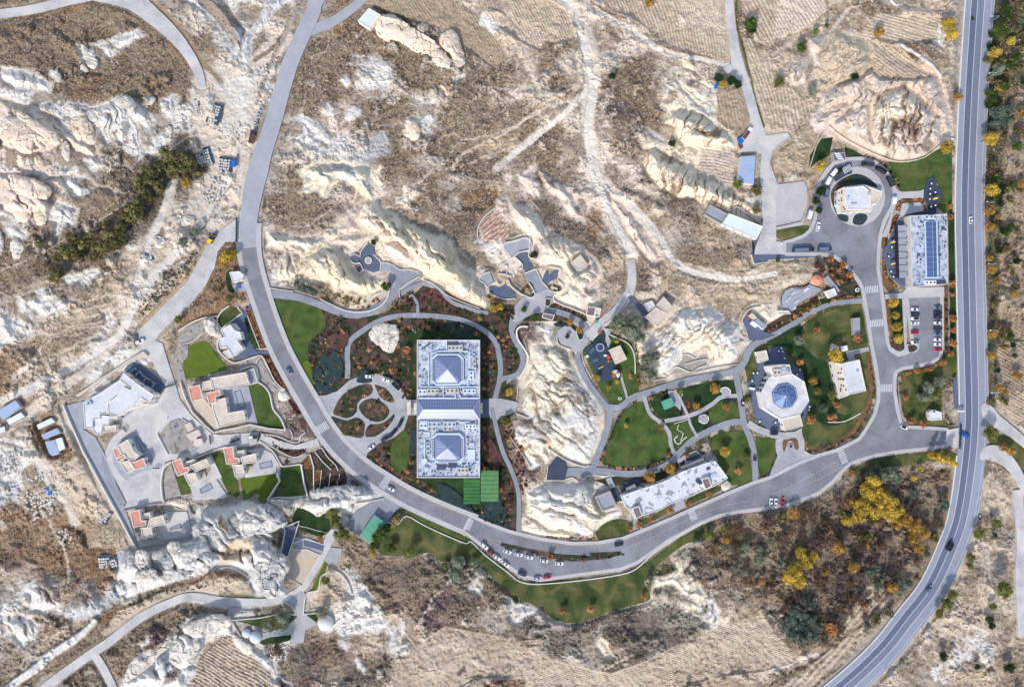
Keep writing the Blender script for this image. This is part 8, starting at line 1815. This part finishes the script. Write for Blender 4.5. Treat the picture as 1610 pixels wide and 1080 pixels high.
hedge('st: 540,640 540,560 590,460 680,410 780,410 900,370', 30, ['dark'], 1.5, .3)
for t in ('rb: 1060,700 1060,640 1130,600 1330,590 1400,680 1400,730','h: 830,275 800,330 765,400 750,460','h: 745,540 760,640 820,710'): hedge(t, 26, ['orange','brown','peach','brown'], 2.2, 1)
hedge('v7: 870,40 930,200 980,340 1040,460 1085,530', 40, ['orange','brown','peach','orange'], 2.3, 1.6)
hedge('v7: 1100,640 1180,760 1250,900 1340,1040', 30, ['orange','brown','maroon','peach'], 2.4, 1.8)
hedge('v2: 1400,240 1450,320 1520,410', 16, ['maroon','brown'], 2.2, 1)
hedge('v2: 1180,760 1300,850 1440,900 1580,870', 26, ['maroon','maroon','bare'], 2.2, 2)
hedge('v2: 1060,660 1200,700 1350,760', 16, ['maroon','brown'], 1.8, 1)
hedge('lt: 430,310 600,365 800,420 950,450 1150,500 1300,520 1610,540', 60, ['olive','dark','olive','brown','teal'], 2.6, 2.2)
hedge('o: 300,275 450,270 600,262 715,240', 44, ['olive','dark','teal','brown'], 2.6, 2)
hedge('o: 230,130 330,140 430,145 540,150', 26, ['orange','brown','teal','peach','lime'], 2.4, 1)
hedge('cv: 640,700 700,650 740,620 780,730', 18, ['orange','brown','gold','green'], 2.6, 3)
hedge('cv: 980,660 1040,640 1120,660 1060,700', 14, ['green','gold','brown'], 2.4, 2)
hedge('cv: 360,960 420,950 500,940 520,1020 440,1040 370,1020', 30, ['green','orange','dark','maroon','brown'], 2.6, 3)
hedge('cv: 1060,870 1200,920 1330,980 1430,1010', 26, ['brown','dark','gold','maroon'], 1.8, 1)
hedge('pg: 640,380 760,400 840,480 900,560', 16, ['teal','dark'], 2.2, 2)
hedge('m: 800,575 900,530 1000,490 1200,460 1300,450', 24, ['green','brown','dark'], 2.0, 2)
hedge('j: 300,720 330,760 400,880', 14, ['orange','gold'], 2.0, 4)
hedge('v5: 1260,420 1270,520 1280,600', 12, ['orange','gold','brown'], 2.2, 2.4)
hedge('v5: 1360,430 1360,530 1350,600', 10, ['brown','olive'], 2.0, 2.4)
hedge('v5: 1460,500 1460,560', 6, ['orange','maroon'], 2.4, 2); hedge('v5: 1350,180 1440,290 1500,370', 14, ['dark','green','orange'], 2.2, 1.5)
hedge('v5: 900,280 860,300', 4, ['brown'], 3.6, 1); hedge('k: 800,0 810,120 820,270', 20, ['gold','mossy','lime'], 2.4, 1)
scatter(120, R('e: 850,880 1000,720 1160,580 1240,480 1240,560 1180,660 1060,780 930,900 860,900'), 2.6, lambda x,y,r: shrub(r.choice(['dark','dark','bare']), x, y, r.uniform(1.2,2.2)), r=shr)
SPEC.sort(key=lambda s: -s[3]*(1.25 if s[0] in ('peach','orange','blue','yellow','gold') else 1)); FOS = sorted(set(s[0] for s in SPEC))
for s in SPEC[:290]: shrub_obj(*s)
def lowshrubs(specs):
    r = np.random.RandomState(3); K_ = 70; n = len(specs); c = np.array([[*P(x, y, hz_at(x,y)+rr*S*.3)] for _,x,y,rr,_ in specs]); s = np.array([q[3]*S for q in specs])[:,None,None]
    d = r.normal(size=(n,K_,3)); d /= np.linalg.norm(d, axis=2)[...,None]; d[...,2] = np.abs(d[...,2])*.8; pos = c[:,None,:]+d*s*r.uniform(.35,.95,(n,K_,1)); nr = d+r.normal(size=d.shape)*.5; nr /= np.linalg.norm(nr, axis=2)[...,None]
    u = np.cross(nr, r.normal(size=d.shape)); u /= np.linalg.norm(u, axis=2)[...,None]; v = np.cross(nr, u); z = s*.26*r.uniform(.6,1.3,(n,K_,1)); vs = np.stack([pos-u*z, pos-v*z*.6, pos+u*z, pos+v*z*.6], 2).reshape(-1,3); N_ = n*K_
    me = bpy.data.meshes.new('low_shrubs'); me.vertices.add(4*N_); me.vertices.foreach_set('co', vs.ravel().astype(np.float32)); me.loops.add(4*N_); me.loops.foreach_set('vertex_index', np.arange(4*N_, dtype=np.int32)); me.polygons.add(N_); me.polygons.foreach_set('loop_start', np.arange(0,4*N_,4,dtype=np.int32)); me.polygons.foreach_set('loop_total', np.full(N_,4,np.int32))
    for f_ in FOS: me.materials.append(FM[f_])
    me.polygons.foreach_set('material_index', np.repeat([FOS.index(q[0]) for q in specs], K_).astype(np.int32)); me.update(calc_edges=True)
    ca = me.color_attributes.new('Leaf', 'FLOAT_COLOR', 'POINT'); col = np.ones((4*N_,4), np.float32); tint = np.repeat(r.rand(n), K_); col[:,0] = np.repeat(np.clip(tint*.6+r.rand(N_)*.5,0,1),4); col[:,1] = np.repeat(tint*.5+r.rand(N_)*.5,4); ca.data.foreach_set('color', col.ravel())
    link('low_shrubs', me)['kind'] = 'stuff'
lowshrubs(SPEC[290:])
order = ['north-westernmost','second from the north-west','third from the north-west']
for (kind, w), lst in USED.items():
    if 1 < len(lst) <= 12:
        lst.sort(key=lambda q: q[1]+q[2]*.35); n = len(lst); word = KIND[kind][3]
        for i, (o, x, y, r) in enumerate(lst):
            pos = 'leftmost' if i == 0 else 'rightmost' if i == n-1 else {1:'second from left',2:'third from left',3:'fourth from left',4:'fifth from left',5:'sixth from left'}.get(i, {n-2:'second from right',n-3:'third from right',n-4:'fourth from right',n-5:'fifth from right'}.get(i, 'middle'))
            o['label'] = word+' '+w+', '+pos
def rock(t, h, label, m='rock', edge=.35, seed=1, nm='rock_outcrop', prof=.5, ridge=None, step=.55, sm=True):
    pts = R(t); pts = smooth(pts, True, 3) if sm else pts
    xs = [p[0] for p in pts]; ys = [p[1] for p in pts]; st = step/S; x = np.arange(min(xs)-st, max(xs)+2*st, st); y = np.arange(min(ys)-st, max(ys)+2*st, st)
    X_, Y_ = np.meshgrid(x, y); X_ = X_.astype(np.float32); Y_ = Y_.astype(np.float32); ex = X_+(vn(X_, Y_, 5, 591+seed)-.5)*3.5; ey = Y_+(vn(X_, Y_, 5, 595+seed)-.5)*3.5; ins = inpoly(ex, ey, pts); d = dline(ex, ey, pts, True); dm = d[ins].max()
    if ridge:
        rd = dline(X_, Y_, R(ridge)); e = d/(d+rd+1e-3); z = h*e**prof
    else: z = h*(1-(1-np.clip(d/dm,0,1))**2)**prof
    xr = X_+(fbm(X_, Y_, 9, 601+seed, 2)-.5)*8; yr = Y_+(fbm(X_, Y_, 9, 606+seed, 2)-.5)*8; rg = 1-np.abs(2*vn(xr, yr, 11, 681+seed)-1)
    z = z*(.5+.5*fbm(X_, Y_, 14, 611+seed, 3)+.18*rg)+(fbm(X_, Y_, 6, 641+seed, 3)-.5)*1.1+(.4-np.abs(2*vn(xr, yr, 6, 651+seed)-1))*.7*np.clip(d/4,0,1)
    cr = 1-np.abs(2*vn(xr, yr, 13, 671+seed)-1); z -= sst(.90,.99,cr)*h*.3*np.clip(d/3,0,1)
    z = z*(.48 if nm == 'rock_outcrop' and h > 3 else .8)
    zg = hz_at(sum(xs)/len(xs), sum(ys)/len(ys)); z = np.where(ins, z+zg, zg-1.2)
    keep = ins.copy(); keep[1:] |= ins[:-1]; keep[:-1] |= ins[1:]; keep[:,1:] |= ins[:,:-1]; keep[:,:-1] |= ins[:,1:]
    idx = -np.ones(ins.shape, int); idx[keep] = np.arange(keep.sum()); q = (idx[:-1,:-1]>=0)&(idx[1:,:-1]>=0)&(idx[:-1,1:]>=0)&(idx[1:,1:]>=0)
    k = S*(H-np.clip(z,0,50))/H; co = np.stack([(X_-805)*k, (540-Y_)*k, z], -1)[keep]
    fs = np.stack([idx[1:,:-1][q], idx[1:,1:][q], idx[:-1,1:][q], idx[:-1,:-1][q]], -1)
    c = co.mean(0); c[2] = zg; me = mesh(nm, (co-c).tolist(), fs.tolist(), [M[m]]); o = link(nm, me); o.location = c; tag(o, label, 'rock'); return o
rock('b: 760,150 800,100 850,95 920,120 1020,190 1120,250 1240,360 1250,400 1225,440 1180,420 1110,380 1040,350 960,300 870,250 830,265 770,215',9,'long whale-backed cream rock ridge near the top, largest of the three lobes','rockcream',ridge='b: 800,105 930,130 1040,200 1140,265',prof=.75)
rock('b: 1110,380 1150,300 1240,370 1250,400 1225,440 1170,425',6,'square-ended cream rock at the south-east end of the whale-backed ridge','rockcream',seed=3)
rock('b: 1155,255 1225,180 1270,210 1330,370 1300,430 1270,445 1240,430 1245,370',8,'separate triangular cream rock lobe east of the whale-backed ridge','rockcream',seed=5)
rock('b: 1170,540 1200,530 1235,590 1215,612',3,'small cream boulder alone on the scrub south of the whale-backed ridge','rockcream',seed=6)
rock('b: 950,840 960,750 1000,760 1035,790 1045,850 1010,890 960,870',4,'pale crescent boulder in the middle of the scrub hill','rockcream',seed=7)
rock('a: 370,760 400,735 440,740 470,800 465,860 420,870 375,810',4.5,'smaller left lobe of the twin rounded boulders in the upper left','rock',seed=8)
rock('a: 440,770 480,730 530,720 580,790 610,860 600,910 540,925 490,900 455,850',6.5,'larger right lobe of the twin rounded boulders in the upper left','rockcream',seed=9)
rock('a: 385,900 420,880 445,960 440,1010 410,1015 390,970',3.5,'tongue-shaped pale boulder in the upper left','rock',seed=10)
rock('a: 110,985 130,970 165,990 160,1040 130,1050 112,1020',2.5,'left of two small oval boulders near the left edge','rockcream',seed=11)
rock('a: 205,1000 225,975 275,1000 285,1050 260,1072 215,1050',3,'right of two small oval boulders near the left edge','rockcream',seed=12)
rock('a: 490,390 515,380 555,430 550,470 520,480 495,440',2.5,'left of two tilted oval rocks on the dark slope, upper left','rock',seed=13)
rock('a: 500,290 530,285 580,340 620,390 610,430 580,440 540,390',3.5,'right, longer of two tilted oval rocks on the dark slope, upper left','rock',seed=14)
rock('e: 80,220 120,200 190,210 200,270 190,310 130,318 85,280',5.5,'large round boulder group near the left edge','rockcream',seed=15)
rock('e: 205,260 240,240 290,260 300,320 260,345 215,310',4.5,'smaller round boulder right of the large one near the left edge','rockcream',seed=16)
rock('e: 60,440 100,420 150,460 140,530 90,560 60,500',5,'tall pale boulder in the scrub near the left edge','rock',seed=17)
rock('e: -20,370 10,380 25,440 20,510 -20,520',4,'pale boulder cut by the left edge of the view','rock',seed=18)
rock('e: 60,20 150,30 250,60 330,120 300,170 220,180 130,150 80,110',6,'broad smooth rock shelf near the left edge','rockcream',seed=19)
rock('a: 0,760 120,740 220,800 330,880 220,900 200,960 130,960 60,910 0,870',7,'broad pinkish rock dome at the left edge','rockcream',seed=20)
rock('a: 110,700 230,760 350,830 380,900 330,910 230,850 130,780',5,'long pinkish rock arm beside the broad rock dome','rockcream',seed=21)
rock('a: 330,460 360,440 390,490 380,520 345,510',2.5,'small pale rock at the end of the upper left shelf','rock',seed=22)
rock('a: 520,690 600,690 640,760 620,800 560,780',4,'pale knob on the white slope above the dark slope','rock',seed=23)
rock('a: 720,640 800,600 860,660 830,720 760,700',4.5,'pale knob at the head of the white gullies, upper left','rock',seed=24)
for t,lb,s_ in (('a: 900,610 970,610 970,650 920,665','flat pale stone right of the white gullies',25),('a: 1010,640 1060,650 1070,700 1020,700','round pale stone right of the white gullies, lower',26),('a: 1035,800 1080,795 1095,840 1060,850','square pale stone in the dark scrub near the quarry',27),('e: 1240,310 1280,295 1290,345 1255,358','white boulder by the dirt track west of the main road',28),('e: 1110,290 1200,270 1230,310 1180,340 1120,350','rough white rock beside the small dirt road',29),('e: 965,410 1030,405 1040,450 1010,490 970,470','pale heap on the bend of the dirt road',30),('e: 790,460 830,440 900,470 850,500 800,500','pale rock shelf between the thicket and the dirt road',31)): rock(t,2.4,lb,'rock',seed=s_)
rock('v7: 350,150 430,150 500,220 530,310 570,390 500,410 470,400 400,370 350,330 320,250',6,'large smooth white boulder leaning on the forecourt house','rock',seed=32)
rock('k: 410,940 440,900 490,900 515,950 500,1000 450,1020 405,1000',7,'grey conical boulder at the top of the southern bare hill','rockgrey',seed=33)
rock('s: 585,512 605,507 624,511 629,528 622,550 612,556 600,548 590,540 580,530',5,'white rock hump inside the ring path north-west of the twin-hall building','rock',seed=34)
rock('v2: 1250,120 1330,90 1390,140 1400,210 1340,240 1270,220',2.5,'white rock in the gravel strip along the main road','rock',seed=35)
rock('rk: 0,360 120,360 250,410 350,520 330,570 200,630 60,660 -100,700 -160,560 -100,420',10,'biggest pale blue-grey rock dome south of the lawns','rockgrey',seed=36)
rock('n: 0,290 60,240 150,230 210,260 220,330 180,420 210,490 140,520 60,510 10,420',9,'pear-shaped blue-grey rock beside the sand court','rockgrey',seed=37)
rock('rk: 140,320 230,290 400,300 560,270 640,310 760,300 800,360 760,440 660,480 560,420 440,380 400,450 350,480 270,400',7,'white rock spur above the dark lawn','rock',seed=38)
rock('rk: 570,220 700,190 850,160 1000,160 1130,180 1130,300 1060,340 920,380 800,350 760,280 640,290',7,'rough blue-white rock ridge between the terrace garden and the stable yard','rockgrey',seed=39)
rock('v6: 800,340 900,370 1010,405 1090,385 1100,330 1080,280 950,260 830,290',4,'pale rock wedge between the garden house and the southernmost house','rockcream',seed=40)
for i,(t,h,mm) in enumerate((('m: 740,230 800,220 850,260 840,350 790,340 750,290',4,'rockgrey'),('m: 850,230 920,230 940,290 890,340 850,320',4,'rock'),('m: 940,240 1040,220 1090,290 1080,370 1040,390 980,310',5,'rockgrey'),('m: 850,360 960,340 1000,390 930,440 860,420',4,'rock'),('m: 730,430 830,400 850,460 790,500 740,490',3,'rockgrey'),('m: 1140,220 1220,180 1250,260 1200,320 1140,300',5,'rockgrey'),
   ('m: 1230,300 1280,280 1320,310 1300,360 1250,370 1225,330',4.5,'rock'),('m: 1220,60 1330,60 1420,130 1380,200 1260,200 1210,130',6,'rockgrey'),('m: 1400,20 1500,0 1600,40 1580,120 1480,130 1410,80',6,'rockgrey'),('m: 1050,180 1130,170 1140,240 1080,260',3.5,'rock'),('m: 1100,300 1180,320 1200,380 1130,390',3,'rockgrey'))):
    rock(t,h,['blunt grey rock slab touching the south tip of the estate wall','white rock slab below the middle of the grey boundary wall','large grey rock slab below the cliff house terrace','flat white slab above the lower road bushes','grey rock with a dark pit near the small blue tank','grey angular rock at the centre of the rock mass','round white boulder on the south edge of the rock mass','wide grey rock below the cliff house pool deck','grey rock top between the brown hollow and the lawns','small white rock directly below the cliff house deck','low grey rock near the middle of the south rock edge'][i],mm,seed=50+i)
for i,(t,h) in enumerate((('m: 840,900 960,820 1100,740 1120,800 1020,900 900,1000 800,1050 780,1000',5),('m: 1150,700 1250,650 1400,620 1460,680 1400,720 1280,760 1180,760',5),('m: 1110,800 1220,760 1260,820 1200,940 1120,960 1060,900',4.5),('m: 1460,740 1560,800 1600,850 1560,880 1480,820',3.5))):
    rock(t,h,['long white rock rib along the brown slope, bottom left','white rock crest above the ploughed plot, bottom left','cracked white rock between the rib and the ploughed plot','white rock strip between the ploughed plot and the twin domes'][i],'rock',seed=70+i)
def pile(t, nx, ny, label, rz=.3, s=1.0, jit=.3, nm='stone_block_stack', dark=True):
    px = R(t)[0]; p = P(*px, .5); o = thing(nm, (p.x,p.y,hz_at(*px)-.1), label, 'stone stack', None, rz); r = random.Random(int(px[0]*7+px[1])); m = MB(); md = MB()
    for i in range(nx):
        for j in range(ny):
            if r.random() < (.14 if dark else .36): continue
            m.box(((i-nx/2)*1.25*s+r.uniform(-jit,jit)*.4, (j-ny/2)*1.5*s+r.uniform(-jit,jit)*(.4 if dark else 1.3), 0), (1.0*s*r.uniform(.8,1.1), 1.1*s*r.uniform(.45 if jit > .5 else .8,1.1), r.uniform(.4,.9)), r.uniform(-.2,.2)+(0 if jit < .5 else r.uniform(-1,1)))
    m.build('blocks', M['block'], o)['kind'] = 'stuff'
    if dark: md.box((0,0,-.1), (nx*1.25*s+1, ny*1.5*s+1, .25)); dark and md.build('pallet_base', M['equipdark'], o)
pile('a: 1358,720',5,7,'tidy stack of white cut blocks, northernmost in the quarry clearing',-.25); pile('a: 1285,985',6,6,'stack of blue-white blocks beside the thicket',.3); pile('a: 1415,1035',5,5,'stack of white cut blocks just left of the blue skip',-.1); pile('a: 1248,675',2,6,'narrow stack of blocks at the quarry end of the road',.2,.9)
pile('e: 955,545',3,2,'two rows of large white blocks by the dirt road fork',-.1,1.3); pile('m: 665,10',3,5,'stack of white blocks outside the estate wall',-.5); pile('m: 660,290',5,4,'white block stack on the brown slope above the rocks',.1); pile('m: 720,290',3,3,'small white block stack right of the larger one on the brown slope',.4)
pile('i: 260,985',10,9,'big heap of loose white rubble blocks with a blue tarpaulin',.4,1.15,.9,'rubble_heap',False); pile('i: 240,820',6,3,'loose white blocks at the north end of the rubble ground',.2,1.1,.9,'rubble_heap',False); pile('i: 320,960',6,8,'heap of white rubble along the dirt track',-.5,1.0,.9,'rubble_heap',False)
pile('i: 60,760',12,7,'wide heap of pale rubble at the left edge',.2,1.2,1.0,'rubble_heap',False); pile('m: 410,110',4,6,'small scattered block heap south of the rubble ground',.6,1.0,1.0,'rubble_heap',False); pile('e: 1360,120',6,9,'strip of scattered white blocks beside the dirt road, west of the main road',-.4,1.1,1.0,'rubble_heap',False); pile('a: 1450,790',8,6,'sparse scatter of blocks in the middle of the quarry clearing',.2,1.2,1.0,'rubble_heap',False); pile('b: 60,520',5,10,'scattered pale blocks along the verge left of the main road',.2,1.4,1.0,'rubble_heap',False)
def stones():
    r = np.random.RandomState(77); vs = []; fs = []; n = 0; k = 0
    while k < 7000:
        x, y = r.uniform(-40, 1650), r.uniform(-40, 1120); j = min(np.searchsorted(gy, y), NY-1); i = min(np.searchsorted(gx, x), NX-1)
        if fd[j,i] > 0: continue
        dens = .15+.5*C[j,i,3] if not (300 < x < 440 and 100 < y < 330) else 1
        if r.rand() > dens: continue
        s = r.uniform(.15, .42)*(1.7 if r.rand() < .06 else 1); z = float(HZ[j,i]); p = P(x, y, z)
        a = r.uniform(0, 6.3); q = [(math.cos(a+t)*s*r.uniform(.8,1.2), math.sin(a+t)*s*r.uniform(.7,1.1)) for t in (0,1.5,3.1,4.7)]
        vs += [(p.x+u, p.y+v, z-.1) for u, v in q]+[(p.x+u*.6, p.y+v*.6, z+s*.9) for u, v in q]; fs += [(n+4,n+5,n+6,n+7)]+[(n+t,n+(t+1)%4,n+4+(t+1)%4,n+4+t) for t in range(4)]; n += 8; k += 1
    o = link('loose_stones', mesh('loose_stones', vs, fs, [M['block']])); o['kind'] = 'stuff'
stones()
M['tuft1'] = mat('dark_dry_scrub', L(96,82,70), .95, .4, 2.5, 5); M['tuft2'] = mat('tan_dry_grass', L(150,128,102), .95, .35, 2.5, 5); M['tuft3'] = mat('mauve_scrub', L(98,88,85), .95, .35, 2.5, 5)
def tufts(name, mkey, n, seed, lo, hi, szr, sel):
    r = np.random.RandomState(seed); N_ = n*9; x = r.uniform(-60, 1670, N_); y = r.uniform(-50, 1130, N_)
    j = np.clip(np.searchsorted(gy, y), 0, NY-1); i = np.clip(np.searchsorted(gx, x), 0, NX-1); al = C[j,i,3]; cl = fbm(x.astype(np.float32), y.astype(np.float32), 22, seed+9, 3)
    ok = (fd[j,i] < .5) & (al > lo) & (al <= hi) & (r.rand(N_) < np.clip((cl-.38)*4, .03, 1)) & sel(j, i); x, y, j, i = [q[ok][:n] for q in (x,y,j,i)]; n = len(x); z = HZ[j,i]; k = S*(H-z)/H; px = (x-805)*k; py = (540-y)*k
    s = r.uniform(*szr, n); a = r.uniform(0, 6.3, n); vs = np.zeros((n,5,3)); 
    for t in range(4): rr = s*r.uniform(.7,1.2,n); vs[:,t,0] = px+np.cos(a+t*1.57)*rr; vs[:,t,1] = py+np.sin(a+t*1.57)*rr; vs[:,t,2] = z-.08
    vs[:,4,0] = px+r.uniform(-.3,.3,n)*s; vs[:,4,1] = py+r.uniform(-.3,.3,n)*s; vs[:,4,2] = z+s*r.uniform(.6,1.3,n)
    b = np.arange(n)[:,None]*5; f = np.concatenate([np.concatenate([b+t, b+(t+1)%4, b+4], 1)[:,None] for t in range(4)], 1).reshape(-1,3)
    me = bpy.data.meshes.new(name); me.vertices.add(5*n); me.vertices.foreach_set('co', vs.ravel().astype(np.float32)); me.loops.add(f.size); me.loops.foreach_set('vertex_index', f.ravel().astype(np.int32)); me.polygons.add(len(f)); me.polygons.foreach_set('loop_start', np.arange(0, f.size, 3, dtype=np.int32)); me.polygons.foreach_set('loop_total', np.full(len(f), 3, np.int32)); me.update(calc_edges=True)
    me.materials.append(M[mkey]); o = link(name, me); o['kind'] = 'stuff'
lum = C[...,:3].mean(-1)
tufts('dry_scrub','tuft1',36000,5,.5,2,(.22,.6),lambda j,i: lum[j,i] < .24)
tufts('mauve_scrub','tuft3',18000,6,.3,2,(.2,.55),lambda j,i: lum[j,i] < .32)
tufts('dry_grass','tuft2',40000,8,.12,2,(.18,.45),lambda j,i: lum[j,i] < .55)
print('shrubs', NSH[0])
print('script seconds', round(time.time()-T0,1), 'objects', len(bpy.data.objects))
